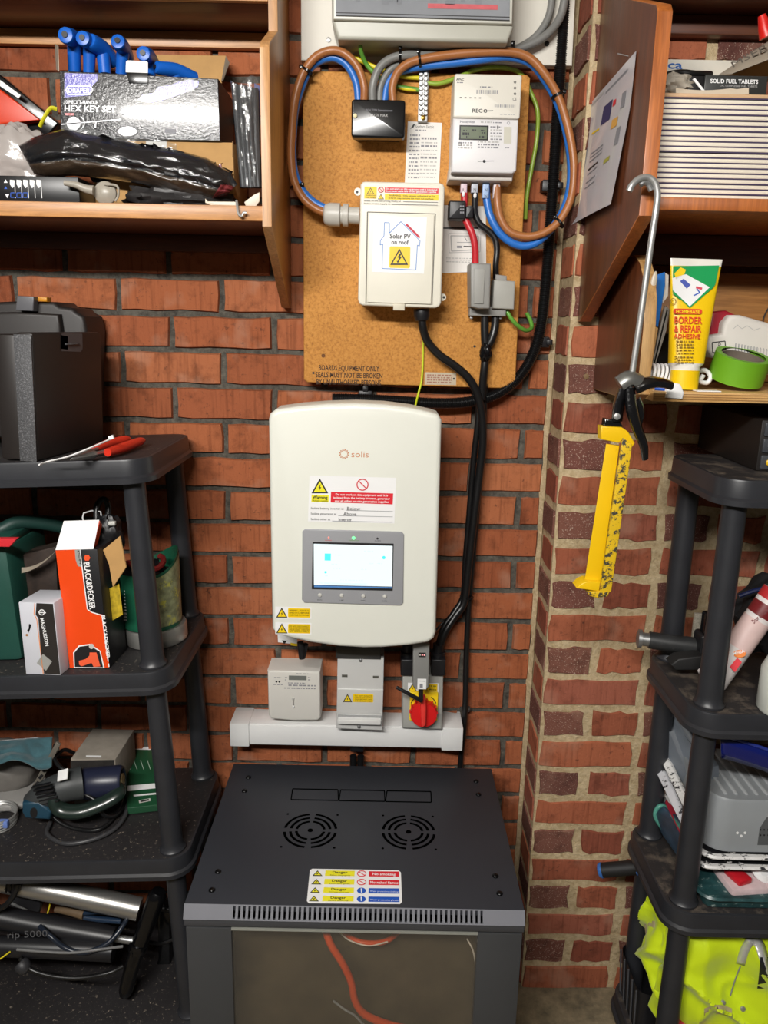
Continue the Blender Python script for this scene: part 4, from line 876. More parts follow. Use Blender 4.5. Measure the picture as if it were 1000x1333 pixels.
# ------------------------------------------------------------------ wooden wall shelf, left
th = thing('timber_shelf', 'pine wall shelf with shaped end panel on the upper left wall', 'shelf')
XR = -0.202; XL = -0.218
prof = [(0.004, 1.583), (0.045, 1.583), (0.276, 1.712), (0.276, 1.988), (0.268, 1.998), (0.172, 2.046), (0.172, 2.40), (0.004, 2.40)]
s = MB(); s.prism([V((XR, -d, z)) for d, z in prof], (XL-XR, 0, 0), WOODV, 0.0015, 2, mside=WOODE); s.build('end_panel', th)
for d_, z0, z1 in ((.262, 1.7225, 1.747), (.172, 2.092, 2.115)):
    s = MB(); s.bx(-1.25, XL-.0005, -d_+.012, -.006, z0, z1, WOODDX, 0.0005); s.build('shelf_board', th)  # board faces darkened to put the underside shade into the wood colour
    s = MB(); s.bx(-1.25, XL-.0005, -d_, -d_+.0118, z0, z1, WOODL, 0.0012); s.build('edge_lipping', th, label='pale sawn front edge')
s = MB(); s.bx(-1.25, XL-.0005, -.026, -.009, 2.064, 2.091, WOODL, 0.001); s.build('cleat', th)
s = MB(); s.bx(-1.25, XL-.0005, -.026, -.009, 1.690, 1.722, WOODDX, 0.001); s.build('cleat', th)
LZ = 1.7475
# brown carton under the hex key box
c0 = P(214, 203, .165); c1 = P(304, 203, .165); cz = zat(P(250, 184, .165), 184.5)
th = thing('brown_carton', 'plain brown carton under the hex key box', 'carton')
s = MB(); s.bx(P(120, 200, .165).x, c1.x, -.165, -.03, LZ, cz, CARD, 0.001); s.build('body', th)
pr = front(.165); pr.rect(190, 184.2, 217, 192, PAPER); pr.line((303, 184), (303, 205), 1.2, mat('carton_tape_shade', '#7e5b30', 0.7)); pr.build('tape', th)  # dark line paints a strip of shade beside the carton edge
# hex key set box
th = thing('hex_key_box', 'shiny black hex key set box with purple print, flap open', 'box')
def foil(name, col, rough=0.22, bump=0.6):
    t = NT(name); vec = t.coords(); t.b.inputs['Base Color'].default_value = lin(col); t.b.inputs['Roughness'].default_value = rough; t.b.inputs['Coat Weight'].default_value = 0.8; t.b.inputs['Coat Roughness'].default_value = 0.12
    t.b.inputs['Specular IOR Level'].default_value = 0.9; t.bump(t.noise(vec, 210, 4, 0.6), bump, 0.0016); MATS[name] = t.m; return t.m
FOIL = foil('laminated_black_card', '#2a2a2e')
q = [P(77.5, 92, .172), P(284, 102.5, .172), P(287, 183.5, .172), P(79, 184, .172)]
q[2].z = q[3].z = cz+.0005
s = MB(); s.prism(q, (0, .13, 0), FOIL, 0.0012, mside=BLACK); bx_ = s.build('carton', th)
pr = front(.172); PUR = foil('laminated_violet', '#4a44b0'); LW = foil('laminated_white', '#e8e8ee', 0.3, 0.4); FRED = foil('laminated_red', '#b3202c', 0.3, 0.4)
pr.poly([(84, 95), (127, 96.5), (127, 105), (120, 112), (118, 124), (84, 127)], PUR)
pr.poly([(178, 131), (186, 123), (200, 121), (206, 113), (222, 111), (234, 106), (248, 104), (259, 106), (258, 113), (248, 118), (232, 124), (214, 130), (196, 134)], PUR); pr.up()
pr.path([(89, 112), (86, 117), (89, 123), (117, 123), (121, 117), (117, 112), (89, 112)], 1.6, LW); pr.tx('DRAPER', 89, 121, 117, 6.5, LW, True)
pr.tx('10 PIECE T-HANDLE', 84, 135.5, 127, 4.8, LW, True); pr.tx('HEX KEY SET', 84, 145.5, 151, 8.2, LW, True); pr.rect(84.5, 147.3, 96.5, 150.3, FRED)
for k in range(9): pr.rect(103+k*7, 149, 105.5+k*7, 149.8, GINK)
pr.disc(96, 161, 9, LW); pr.ring(101, 160, 9, 1.2, LW, a0=-60, a1=60); pr.line((80, 162), (158, 155.5), 1.3, LW); pr.line((125, 159), (124, 166), 1.6, LW)
pr.rect(215, 168, 229.5, 173.5, GINK, 1.5); pr.disc(166, 171, 12, foil('laminated_plum', '#3a2238'), 6)
pr.build('printed_front', bx_)
s = MB(); s.prism([P(x, y, .174) for x, y in ((164, 80), (166, 78.5), (190, 79.5), (192.5, 81), (192.5, 95), (163.5, 94))], (0, .0015, 0), LABELW, 0.0003); s.build('hang_tab', th)
s = MB(); s.prism([P(x, y, .1735) for x, y in ((164.5, 94), (192.5, 95), (192, 109), (168, 108))], (0, .001, 0), BLACKG, 0.0003); s.build('tuck_slot', th)
s = MB(); s.prism([P(x, y, .045) for x, y in ((196, 71), (294, 72.5), (289, 108), (190, 105))], (0, .002, 0), CARD); s.build('rear_flap', th)
s = MB(); a, b, c_, e = P(294, 72.5, .045), P(299, 82, .06), P(291, 104, .16), P(288, 106, .045); s.add([a, b, c_, e], [[0, 1, 2, 3], [3, 2, 1, 0]], CARDG); s.build('side_flap', th)
s = MB(); a, b, c_, e = P(72, 57, .10), P(76, 60, .17), P(77, 93, .172), P(74, 90, .10); s.prism([a, b, c_, e], (-.0012, 0, 0), CARDG); s.build('side_flap', th)
BH = mat('blue_grip', '#1460c4', 0.35, var=0.06)
def tkey(p0, p1, st, lab, r=.0115):
    t = thing('hex_key', lab, 'hex key', 'blue hex keys in the open box'); a, b = P(*p0), P(*p1)
    s = MB(); s.tube([a, a.lerp(b, .12), a.lerp(b, .5)+V((0, 0, .004)), a.lerp(b, .88), b], lambda u: r*(0.72 if u < .04 or u > .96 else 1.0+.18*math.sin(math.pi*u)), BH, 14, 6); s.build('grip', t)
    m_ = a.lerp(b, .55); e = P(*st); s = MB(); s.tube([m_, m_.lerp(e, .3), m_.lerp(e, .65), e], lambda u: r*(1.0-.12*u), BH, 12, 4); s.build('shank_sleeve', t)
    s = MB(); s.cyl(e, e+V((0, .005, -.07)), .003, STEEL, n=6); s.build('steel_key', t)
    s = MB(); n_ = (a-b).normalized(); s.cyl(a-n_*.002, a+n_*.0025, r*.42, BLACK, n=12); s.build('end_socket', t)
tkey((84.5, 45, .17), (106, 62, .10), (97, 95, .12), 'blue T-handle hex key at the far left of the box', .0125)
tkey((107, 49, .165), (124, 66, .10), (116, 96, .12), 'blue T-handle hex key second from the left')
tkey((116, 52, .15), (148, 80, .09), (137, 97, .12), 'long blue T-handle hex key third from the left', .0125)
tkey((153, 53, .165), (166, 76, .10), (158, 97, .12), 'blue T-handle hex key behind the white hang tab')
tkey((186, 69, .165), (200, 84, .10), (196, 98, .12), 'blue T-handle hex key right of the hang tab')
tkey((202, 87, .15), (256, 102, .10), (215, 112, .12), 'blue T-handle hex key lying along the box rim on the right', .010)
# sleeve of black rods
th = thing('rod_pack', 'clear plastic sleeve of black rods standing at the end panel', 'pack')
for k in range(5):
    s = MB(); s.tube([P(306+k*6.5, 110+k*1.5, .16), P(311+k*5.6, 180, .17), P(317+k*5, 244, .18)], .0055 if k % 2 else .0065, mat('rod_grey_black', '#26272a', 0.25, var=0.2), 10, 4); s.build('rod', th)
s = MB()
def slv(u, v):
    x0, x1 = 300+14*v, 336+3*v; x = x0+(x1-x0)*u; y = 104+140*v+(1-v)*6*math.sin(u*6); p = P(x, y, .19+.010*math.sin(math.pi*u)+.004*noise.noise(V((u*7, v*5, 0)))); return p
s.grid(slv, 14, 24, glassy('clear_sleeve', '#e6e8ea', 0.06, 0.12, 0.8, 45)); s.build('plastic_sleeve', th)
s = MB(); s.prism([P(x, y, .155) for x, y in ((331, 108), (338, 112), (338, 238), (333, 238))], (0, .002, 0), mat('navy_card', '#20256e', 0.5)); s.build('header_card', th)
# parcel wrapped in clear film
th = thing('wrapped_parcel', 'long black parcel wrapped in shiny clear film with red end', 'parcel')
WR = foil('film_wrapped_black', '#1a1b1e', 0.14, 1.0); WB = foil('film_wrapped_brown', '#3d3024', 0.22, 0.8); WRD = foil('film_wrapped_red', '#7d3236', 0.25, 0.8)
top_ = [(24, 190), (45, 178), (85, 167), (130, 176), (180, 187), (230, 195), (270, 206), (300, 224), (309, 240)]
bot_ = [(44, 226), (60, 230), (95, 229), (140, 233), (185, 240), (225, 250), (255, 258), (276, 260), (296, 254)]
def pk(u, v):          # u along the parcel, v from the top ridge over the front to the underside
    k = u*8; i = min(int(k), 7); f_ = k-i; f_ = f_*f_*(3-2*f_)*.3+f_*.7
    tx, ty = [top_[i][q]+(top_[i+1][q]-top_[i][q])*f_ for q in (0, 1)]; bx_, by_ = [bot_[i][q]+(bot_[i+1][q]-bot_[i][q])*f_ for q in (0, 1)]
    x, y = tx+(bx_-tx)*v, ty+(by_-ty)*v
    bulge = math.sin(math.pi*min(max(v*.9+.05, 0), 1))**.55*(math.sin(math.pi*min(max(u*.94+.03, 0), 1))**.4)
    seam = -.006*math.exp(-((v-.62)/.05)**2); w_ = .007*noise.noise(V((u*9, v*5, 0)))+.0035*noise.noise(V((u*31, v*13, 3)))
    return P(x, y, .185+.055*bulge+(seam+w_)*bulge)
s = MB(); s.grid(pk, 90, 26, WR)
for q_ in range(len(s.f)):
    u_, v_ = (q_ % 90)/90.0, (q_//90)/26.0
    if v_ > .62 and u_ < .86: s.m[q_] = s.mi(WB)
    if u_ > .86 and v_ > .45-(u_-.86)*1.5: s.m[q_] = s.mi(WRD)
o = s.build('wrapped_body', th, ang=80); m_ = o.modifiers.new('thick', 'SOLIDIFY'); m_.thickness = .05; m_.offset = 1
def wing(u, v):
    x = 80+150*u; return P(x, 163+u*26+20*v-3*math.sin(u*9), .205+.004*noise.noise(V((u*9, v*4, 2)))+.006*v)
s = MB(); s.grid(wing, 22, 5, glassy('clear_film', '#dfe2e2', 0.08, 0.14, 0.9, 50)); s.build('loose_film', th)
# clear bag at the far left
s = MB(); s.blob(P(22, 205, .15), (.075, .035, .052), glassy('milky_bag', '#cfc7c2', 0.6, 0.2, 0.6, 40), .25, 2.5, 4, 22); s.build('clear_bag', None, 'crumpled milky plastic bag at the far left of the shelf', 'bag')
# black slab and orange case, far left
th = thing('orange_case', 'orange and black case leaning in the far left of the shelf', 'case')
s = MB(); s.prism([P(x, y, .09) for x, y in ((-40, 75), (0, 97), (76, 160), (62, 178), (-40, 160))], (0, .03, 0), BLACKG, 0.003); s.build('black_shell', th)
s = MB(); s.prism([P(x, y, .11) for x, y in ((-40, 96), (0, 116), (52, 156), (-40, 166))], (0, .018, 0), mat('tool_orange', '#d23a12', 0.35), 0.003); s.build('orange_shell', th)
s = MB(); s.prism([P(x, y, .112) for x, y in ((0, 104), (27, 124), (24, 128), (0, 112))], (0, .002, 0), LABELW); s.build('label_strip', th)
s = MB(); s.tube([P(*q_) for q_ in ((52, 165, .13), (58, 152, .135), (66, 141, .13), (74, 142, .125))], .0035, mat('strap_yellow', '#d8d020', 0.5), 8, 6, flat=.4); s.build('yellow_strap', None, 'thin yellow strap behind the clear bag', 'strap')
# black printed packet on the shelf front
th = thing('printed_packet', 'flat black packet with white tool icons at the far left shelf edge', 'packet')
a, b = P(-30, 262, .245), P(104, 262, .245); zt_ = zat(P(40, 230, .245), 229)
s = MB(); s.bx(a.x, b.x, -.245, -.17, LZ, zt_, mat('packet_black', '#141416', 0.35), 0.002); s.build('carton', th)
pr = front(.245)
for k in range(5): x = 13+k*8.6; pr.poly([(x, 234), (x+5.5, 234.5), (x+5.5, 243), (x+3, 245), (x, 240)], LABELW); pr.line((x+6, 235), (x+7.2, 258), .8, LABELW)
for k in range(3): pr.path([(14+k*8, 251), (20+k*8, 251), (20+k*8, 257), (14+k*8, 257), (14+k*8, 251)], .9, BLUE)
for x, u in ((7.5, 1), (9.5, -1)): pr.poly([(x-2.6, 238 if u > 0 else 253), (x, 233.5 if u > 0 else 258), (x+2.6, 238 if u > 0 else 253)], LABELW)
pr.poly([(5.5, 246), (9.5, 246), (7.5, 242.5)], BLUE); pr.build('icons', th)
# suction hook
th = thing('suction_hook', 'grey translucent suction cup hook on the shelf edge', 'hook')
SG = mat('cloudy_plastic', '#a39c90', 0.35, var=0.1)
c_ = P(136, 251, .25); s = MB(); s.lathe([(.020, 0), (.019, .004), (.012, .009), (.006, .012)], c_+V((0, .006, 0)), (0, -1, 0), SG, 24); s.build('suction_cup', th)
s = MB(); s.tube([P(*q_) for q_ in ((122, 248, .257), (112, 246, .258), (100, 241, .26), (84, 238, .26))], lambda u: .0085-.004*u, SG, 10, 5); s.build('hook_arm', th)
s = MB(); s.tube([P(*q_) for q_ in ((136, 240, .255), (152, 242, .255), (154, 254, .255), (150, 262, .255))], .002, SG, 8, 5); s.build('pull_tab', th)
# dark bag lying behind on the shelf
s = MB(); s.blob(P(235, 262, .17), (.10, .05, .026), mat('dark_grey_bag', '#2d2b2b', 0.45, var=0.2, bump=0.4, bs=70), .3, 3, 9, 18); s.build('dark_bag', None, 'dark crumpled bag lying under the wrapped parcel', 'bag')
# white bracket with hook
th = thing('white_bracket', 'white plastic bracket with a small steel hook on the shelf edge', 'bracket')
IV = mat('ivory_plastic', '#cfc3b0', 0.4, var=0.05)
s = MB(); s.prism([P(x, y, .26) for x, y in ((267, 258), (270, 262), (308, 262.5), (308, 269), (276, 268), (267, 264))], (0, .012, 0), IV, 0.001); s.build('arm', th)
s = MB(); s.prism([P(x, y, .25) for x, y in ((318, 263), (331, 253), (338, 250), (338, 262), (333, 269), (320, 269))], (0, .006, 0), IV, 0.001); s.build('plate', th)
s = MB(); s.tube([P(*q_) for q_ in ((308, 261, .266), (309, 270, .27), (311, 279, .272), (315, 281, .272), (317, 277, .272), (321, 277, .272))], .0022, SILVER, 8, 6); s.build('steel_hook', th)
# ------------------------------------------------------------------ plastic shelving, left (leaning a little)
TILT = R(2.7); PV = V((-.358, 0, .12)); ULx = V((-math.sin(TILT), 0, math.cos(TILT)))
ML = Matrix.Translation(PV) @ Matrix.Rotation(-TILT, 4, 'Y') @ Matrix.Translation(-PV)
ZS = [1.32, .92, .52, .12]
def shelving(name, label, X0, X1, d0, d1, zs, xf, foot, DECK):
    t = thing(name, label, 'shelving'); cx, cy = (X0+X1)/2, -(d0+d1)/2; W_, D_ = X1-X0, d1-d0
    for z in zs:
        s = MB(xf); rs = []
        for o_, dz in ((-.004, 0), (-.001, -.001), (0, -.004), (.001, -.030), (.006, -.034), (.006, -.043), (.0, -.044), (-.02, -.044)):
            rs.append([V((cx+a, cy+b, z+dz)) for a, b in rrect(W_+2*o_, D_+2*o_, .045+o_, 6)][::-1])
        s.rings(rs, SHELFB); s.m[-2 if False else 0] = s.m[0]
        k0 = [i for i, f_ in enumerate(s.f) if len(f_) > 4]
        s.m[k0[0]] = s.mi(DECK)
        dk_ = s.build('deck', t)
    for i, z in enumerate(zs):
        zn = zs[i+1] if i+1 < len(zs) else foot
        if i+1 >= len(zs) and foot is None: continue
        for x in (X0+.036, X1-.036):
            for y in (-d0-.036, -d1+.036):
                s = MB(xf); L = z-.044-zn; s.lathe([(.026, 0), (.0265, .004), (.0225, .009), (.0215, .02), (.0195, L)], (x, y, zn+.0005), (0, 0, 1), SHELFB, 22); s.build('leg', t)
    return t
shelving('plastic_shelving', 'black plastic shelving unit on the left, leaning slightly', -1.12, -.358, .03, .36, ZS, ML, .0, DUSTL)
def dk(t, x, y, lift=0.0):
    z = ZS[t]
    for _ in range(6): p = PZ(x, y, z+lift); z = ZS[t]+(p.x-PV.x)*math.tan(TILT)
    return PZ(x, y, z+lift+.0015)
# --- top deck: tool cases, pliers, cable tie
CASE = mat('case_brown_black', '#241f1d', 0.5, var=0.12, vs_=8); CASET = mat('case_textured', '#4a4a4c', 0.55, var=0.15, bump=0.8, bs=420, dust=('#77777a', 0.52, 0.66, 330))
A = dk(0, 50, 601); B = dk(0, 136, 577); B.z = A.z; e1 = B-A; hgt = (zat(A, 433)-A.z)*.985; upv = P(42, 433, -A.y)-A; nrm = V((e1.y, -e1.x, 0)).normalized(); nrm = nrm if nrm.y > 0 or nrm.x < 0 else -nrm
e2 = V((-.075, .012, 0))
th = thing('tool_case', 'black plastic tool case standing upright on the left top shelf', 'case')
s = MB(); obox(s, A, e1, e2*.44, upv, CASE, .006); o1 = s.build('shell', th)
s = MB(); obox(s, A+e2*.46+e1*.01, e1*.98, e2*.5, upv*.985, CASE, .006); s.build('shell', th)
s = MB(); obox(s, A+e2*.02-V((0, .0035, 0)), e2*.42, V((0, .004, 0)), upv*.985, CASET, .001); s.build('textured_spine', th)
fn = e1.cross(upv).normalized(); fn = fn if fn.dot(CAMP-A) > 0 else -fn
pr = Print(A+fn*.0003, fn); pr.poly([(80, 434), (107, 434), (107.5, 454), (105, 458), (80, 457)], mat('recess_painted_light', '#58585b', 0.5, var=0.1)); pr.up(); pr.poly([(79, 436), (88, 438), (88, 455), (79, 454)], VOID); pr.build('painted_handle_recess', o1, label='carrying handle recess with its light and shade painted on')  # lit grey and dark parts of the recess painted flat on the shell
s = MB(); obox(s, A+e1*.42+upv*.90+fn*.0005, e1*.2, fn*.004, upv*.012, CASET, .001); s.build('handle_lip', o1)
th = thing('tool_case', 'second black case with grey latch and orange tab, behind the first', 'case')
zc2 = A.z-.012
def kd(x, y, d_): p = P(x, y, d_); p.z = max(p.z, zc2+.02); return p
s = MB(); s.prism([kd(x, y, .128) for x, y in ((-70, 396), (22, 392), (70, 393), (77, 399), (94, 401), (99, 406), (109, 412), (113, 430), (116, 640), (-70, 640))], (0, .10, 0), CASE, .008, 3); o1 = s.build('shell', th)
s = MB(); s.prism([kd(x, y, .145) for x, y in ((-70, 408), (18, 406), (76, 409), (79, 430), (84, 640), (-70, 640))], (0, .02, 0), CASE, .006, 3); s.build('front_shell', th)
s = MB(); s.prism([P(x, y, .152) for x, y in ((22, 385), (44, 386), (43, 405), (20, 404))], (0, .02, 0), mat('latch_grey', '#5e5e62', 0.4), 0.002); s.build('latch', th)
s = MB(); s.prism([P(x, y, .135) for x, y in ((46, 386), (61, 387), (61, 393), (46, 392))], (0, .02, 0), mat('tab_amber', '#c8871e', 0.4), 0.002); s.build('orange_tab', th)
th = thing('pliers', 'red handled pliers lying on the left top shelf', 'pliers')
HR = mat('pliers_red', '#d8321f', 0.35, var=0.05)
for pts in ([(124, 584.5), (145, 577), (168, 571)], [(140, 589), (162, 582), (187, 573)]):
    s = MB(); s.tube([dk(0, x, y, .012) for x, y in pts], lambda u: (.0072+.002*math.sin(u*3))*(1 if u < .95 else .6), HR, 10, 6); s.build('handle', th)
s = MB(); s.tube([dk(0, *q_, .011) for q_ in ((140, 588), (122, 592), (108, 595), (92, 598))], lambda u: .006 if u < .3 else (.0105*(1-u)+.002), STEEL, 8, 5, flat=.7); s.build('jaw', th)
s = MB(); s.tube([dk(0, *q_, .012) for q_ in ((126, 585), (114, 589), (104, 593), (94, 597))], lambda u: .005 if u < .3 else (.009*(1-u)+.002), STEEL, 8, 5, flat=.7); s.build('jaw', th)
th = thing('white_cable_tie', 'white cable tie propped across the pliers', 'cable tie')
tp = [dk(0, 51, 605, .004), dk(0, 62, 601, .006), dk(0, 90, 594, .016), dk(0, 120, 582, .028), dk(0, 143, 572, .036)]
s = MB(); s.tube(tp, .0022, LABELW, 6, 6, flat=.6); s.build('strap', th)
s = MB(); s.box(dk(0, 145, 569.5, .038), (.009, .007, .007), LABELW, .001, M=Matrix.Rotation(R(-20), 3, 'Y')); s.build('head', th)
# --- second deck
GC = mat('bottle_green_case', '#1f4a40', 0.42, var=0.12, vs_=10, dust=('#51625a', 0.62, 0.8, 200))
A = dk(1, -90, 862); B = dk(1, 30, 861); e1 = V((B.x-A.x, 0, B.z-A.z)); A = B-e1; hh = zat(B, 712)-B.z
th = thing('green_case', 'dark green power tool case on the second left shelf', 'case')
s = MB(); obox(s, A, e1, V((0, .17, 0)), ULx*hh, GC, .012); o1 = s.build('body', th)
s = MB(); obox(s, A+e1*.55+V((0, .02, 0))+ULx*(hh-.005), e1*.42, V((0, .10, 0)), ULx*.018, GC, .006); s.build('lid_rim', th)
pr = Print(A+ULx*(hh+.014), ULx); 
s = MB(); s.tube([P(*q_) for q_ in ((-40, 705, .24), (0, 690, .22), (25, 680, .2), (70, 684, .16), (105, 696, .13), (112, 712, .13))], .013, mat('green_handle_dark', '#1b3b35', 0.5, var=0.15), 12, 6); s.build('handle', th)
s = MB(); s.prism([P(x, y, .33) for x, y in ((-30, 701), (22, 701), (12, 712), (-30, 711))], (0, .01, .0), mat('label_scarlet', '#d02a34', 0.5), .0005); s.build('red_label', th)
def carton(name, label, BL, BR, TL, t, depth, m, bev=.001, cat='box'):
    A = dk(t, *BL); B = dk(t, *BR); B.z = A.z+(B.x-A.x)*math.tan(TILT); T_ = P(TL[0], TL[1], -A.y); up = T_-A; th = thing(name, label, cat)
    e1 = B-A; n_ = e1.cross(up).normalized(); n_ = n_ if n_.y < 0 else -n_
    s = MB(); obox(s, A, e1, -n_*depth, up, m, bev); o = s.build('carton', th); return th, o, Print(A+n_*.0002, n_), A, e1, up, n_
MAGW = mat('box_silver_white', '#cfd0d8', 0.45, var=0.03)
th, o1, pr, A, e1, up, n_ = carton('small_tool_box', 'small white and black tool carton leaning on the orange one', (34, 877.5), (79, 879), (24, 784), 1, .07, MAGW)
pr.poly([(47.5, 785), (69, 786), (78.5, 878), (57.5, 877), (53, 845), (50, 805), (46.5, 800)], mat('box_charcoal', '#2c2826', 0.45)); pr.up()
pr.path([(45.5, 785), (44.5, 799), (48, 806), (56.5, 877)], 1.0, mat('box_orange_line', '#e8955a', 0.5)); pr.text('MAGNUSSON', (52.5, 805), (59.5, 841), 4.6, LABELW, True)
pr.ring(54.5, 797, 3.4, 1.2, LABELW); pr.line((50, 797), (60, 797.6), 1.2, LABELW)
pr.poly([(56, 851), (68, 861), (60, 873), (48, 863)], GREYP); pr.poly([(38, 812), (41, 813), (37, 824), (35.5, 820), (40, 817)], INK); pr.disc(35, 826.5, 1.6, mat('tan_spot', '#a0713e', 0.6)); pr.build('printed_front', o1)
ORB = mat('box_orange', '#e8470e', 0.42, var=0.02); BKB = mat('box_black', '#17171a', 0.42)
th, o1, pr, A, e1, up, n_ = carton('power_tool_box', 'tall orange and black power tool carton with open white flap', (90.5, 870), (142.5, 870), (72.5, 716), 1, .085, BKB)
pr.poly([(72.5, 716.5), (101, 715), (103.5, 735), (107, 738), (114, 792), (119, 797), (133.5, 800), (142, 869), (91, 869.5)], ORB); pr.up()
pr.path([(104, 714), (107, 738), (114, 793), (120, 797), (133, 801), (142, 868)], 1.3, LABELW); pr.poly([(97.5, 715.5), (104, 715), (106, 738), (101.5, 737), (98.5, 728)], GREYP); pr.up(); pr.text('KTG10W', (101, 717), (104, 735), 2.8, INK, True)
pr.text('BLACK&DECKER', (109.2, 732.5), (117.2, 793.5), 7.6, LABELW, True); pr.text('BLACK&DECKER', (132.6, 801), (139.2, 857), 4.4, LABELW, True)
pr.disc(113.5, 726, 4.4, mat('hex_orange', '#e8542a', 0.5, var=0), n=6)
pr.poly([(95.5, 849), (103, 840), (117.5, 838), (131, 847), (136.5, 869.5), (96.5, 869)], LABELW); pr.up(); pr.poly([(97, 849.5), (104, 841.5), (117, 839.7), (130, 848), (134.5, 868.5), (97.8, 868)], INK); pr.up()
pr.poly([(103, 860), (112, 857.5), (117, 853), (117, 849), (126, 849), (131, 867), (122.5, 868), (119.5, 862.5), (106.5, 867), (103.5, 865)], mat('drill_orange', '#f0603a', 0.5, var=0)); pr.disc(119.5, 841, 3.4, LGREY); pr.disc(140.5, 862, 1.6, ORB); pr.build('printed_front', o1)
dd = -A.y; T_ = P(72.5, 716, dd)
s = MB(); s.prism([P(72.2, 716, dd), P(121.5, 714.7, dd), P(129, 677, dd-.03), P(83, 678.5, dd-.03)], (0, .0012, .0004), LABELW); s.build('front_flap', th)
s = MB(); s.prism([P(122, 714, dd-.005), P(130, 678, dd-.03), P(133, 683, dd-.045), P(126, 712, dd-.03)], (-.001, 0, 0), ORB); s.build('side_flap', th)
s = MB(); s.prism([P(x, y, dd-.02) for x, y in ((134, 716), (156, 698), (164, 738), (147, 764), (142, 735))], (0.001, .0015, 0), CARD); s.build('side_flap', th)
s = MB(); s.prism([P(x, y, dd-.03) for x, y in ((139, 768), (155, 760), (160, 800), (146, 808))], (0, .001, 0), mat('leaflet_yellow', '#b59a24', 0.5, var=0.4, vs_=90)); s.build('leaflet', th)
th = thing('black_tool', 'black corded tool sticking out of the orange carton', 'power tool')
s = MB(); s.blob(P(142, 700, .24), (.028, .03, .045), BLACK, .3, 3, 2, 16); s.build('body', th)
s = MB(); s.tube([P(*q_) for q_ in ((126, 682, .24), (126, 660, .23), (134, 650, .22), (141, 658, .22), (140, 680, .23))], .006, BLACKC, 10, 6); s.build('cord', th)
s = MB(); s.box(P(146, 681, .262), (.014, .01, .008), LGREY, .002); s.build('label_badge', th)
s = MB(); s.tube([P(*q_) for q_ in ((109, 680, .235), (109, 668, .235), (131, 666, .235), (132, 690, .235))], .0015, LABELW, 6, 2); s.build('folded_flap_edge', None, 'white edged black carton flap standing behind the orange carton', 'flap')
th = thing('dark_printed_carton', 'dark printed carton with a bent flap behind the small carton', 'carton')
s = MB(); a = P(40, 775, .27); s.prism([P(x, y, .27) for x, y in ((30, 722), (72, 712), (76, 790), (40, 800))], (0, .05, 0), mat('carton_dark_print', '#2c211b', 0.6, var=0.5, vs_=60), .001); s.build('body', th)
s = MB(); s.grid(lambda u, v: P(28+45*u, 741-22*u*u-2+7*v*(1-u), .285+.02*v), 8, 2, CARDG); s.build('bent_flap', th)
# green tub on a tin
th = thing('silver_tin', 'shallow silver tin at the edge of the second left shelf', 'tin')
cc = dk(1, 205, 848); cc = V((P(205, 838, .20).x, -.20, dk(1, 215, 845).z))
s = MB(); s.lathe([(.060, 0), (.062, .003), (.062, .030), (.060, .034), (.056, .034)], cc, ULx, mat('tin_satin', '#b4b3ae', 0.35, 0.7, var=0.04), 36); s.build('base', th)
th = thing('green_tub', 'green plastic tub with striped printed label standing on the tin', 'tub')
TG = mat('tub_green', '#1d5a42', 0.32, var=0.06); cb = cc+ULx*.036+V((-.006, 0, 0)); n_ = 48; rs = [[], [], []]
def tubr(a): return .062
s = MB(); ring0, ring1 = [], []
for k in range(n_):
    a = 2*math.pi*k/n_; d_ = V((math.cos(a), math.sin(a), 0)); hi_ = .118+.036*max(0, math.cos(a-.45))**2
    ring0.append(cb+d_*.058); ring1.append(cb+d_*.064+ULx*hi_)
s.rings([ring0, ring1, [p*1.0+(cb-p)*.04 for p in ring1], [p+(cb-p)*.04+V((0, 0, .002)) for p in ring0]], TG); tb = s.build('tub', th)
s = MB(); j = []; LS = mat('tub_label_stripes', '#8f9470', 0.4, var=0.5, vs_=70, dust=('#c4c25a', 0.55, 0.6, 40))
for k in range(13):
    a = R(-62+k*7.5); d_ = V((math.cos(a), math.sin(a), 0)); hi_ = .112+.036*max(0, math.cos(a-.45))**2
    j.append([cb+d_*(.0592)+ULx*.008, cb+d_*(.0648)+ULx*hi_])
s.add([p for q_ in j for p in q_], [[2*i, 2*i+2, 2*i+3, 2*i+1] for i in range(12)], LS); s.build('label', tb, label='label with yellow and grey stripes')
s = MB()
for k in range(10):
    a = R(-128+k*1.2); d_ = V((math.cos(a), math.sin(a), 0)); p = cb+d_*(.0605)+ULx*(.022+k*.007); s.box(p, (.006, .002, .003), LABELW)
for k in range(5):
    a = R(-78+k*1.2); d_ = V((math.cos(a), math.sin(a), 0)); p = cb+d_*(.0605)+ULx*(.01+k*.013); s.box(p, (.009, .002, .0025), LABELW)
s.build('lettering', tb, kind='stuff')
s = MB(); s.blob(cb+ULx*.10+V((-.004, -.004, 0)), (.045, .045, .035), BLACK, .3, 3, 7, 16); s.build('coiled_contents', th)
s = MB(); s.tube([cb+ULx*.128+V((.035*math.cos(a), .035*math.sin(a)-.006, .006*math.sin(a*2))) for a in [R(-140+k*24) for k in range(9)]], .006, mat('contents_red', '#8a2a2a', 0.4, var=0.3), 8, 4); s.build('red_strap', th)
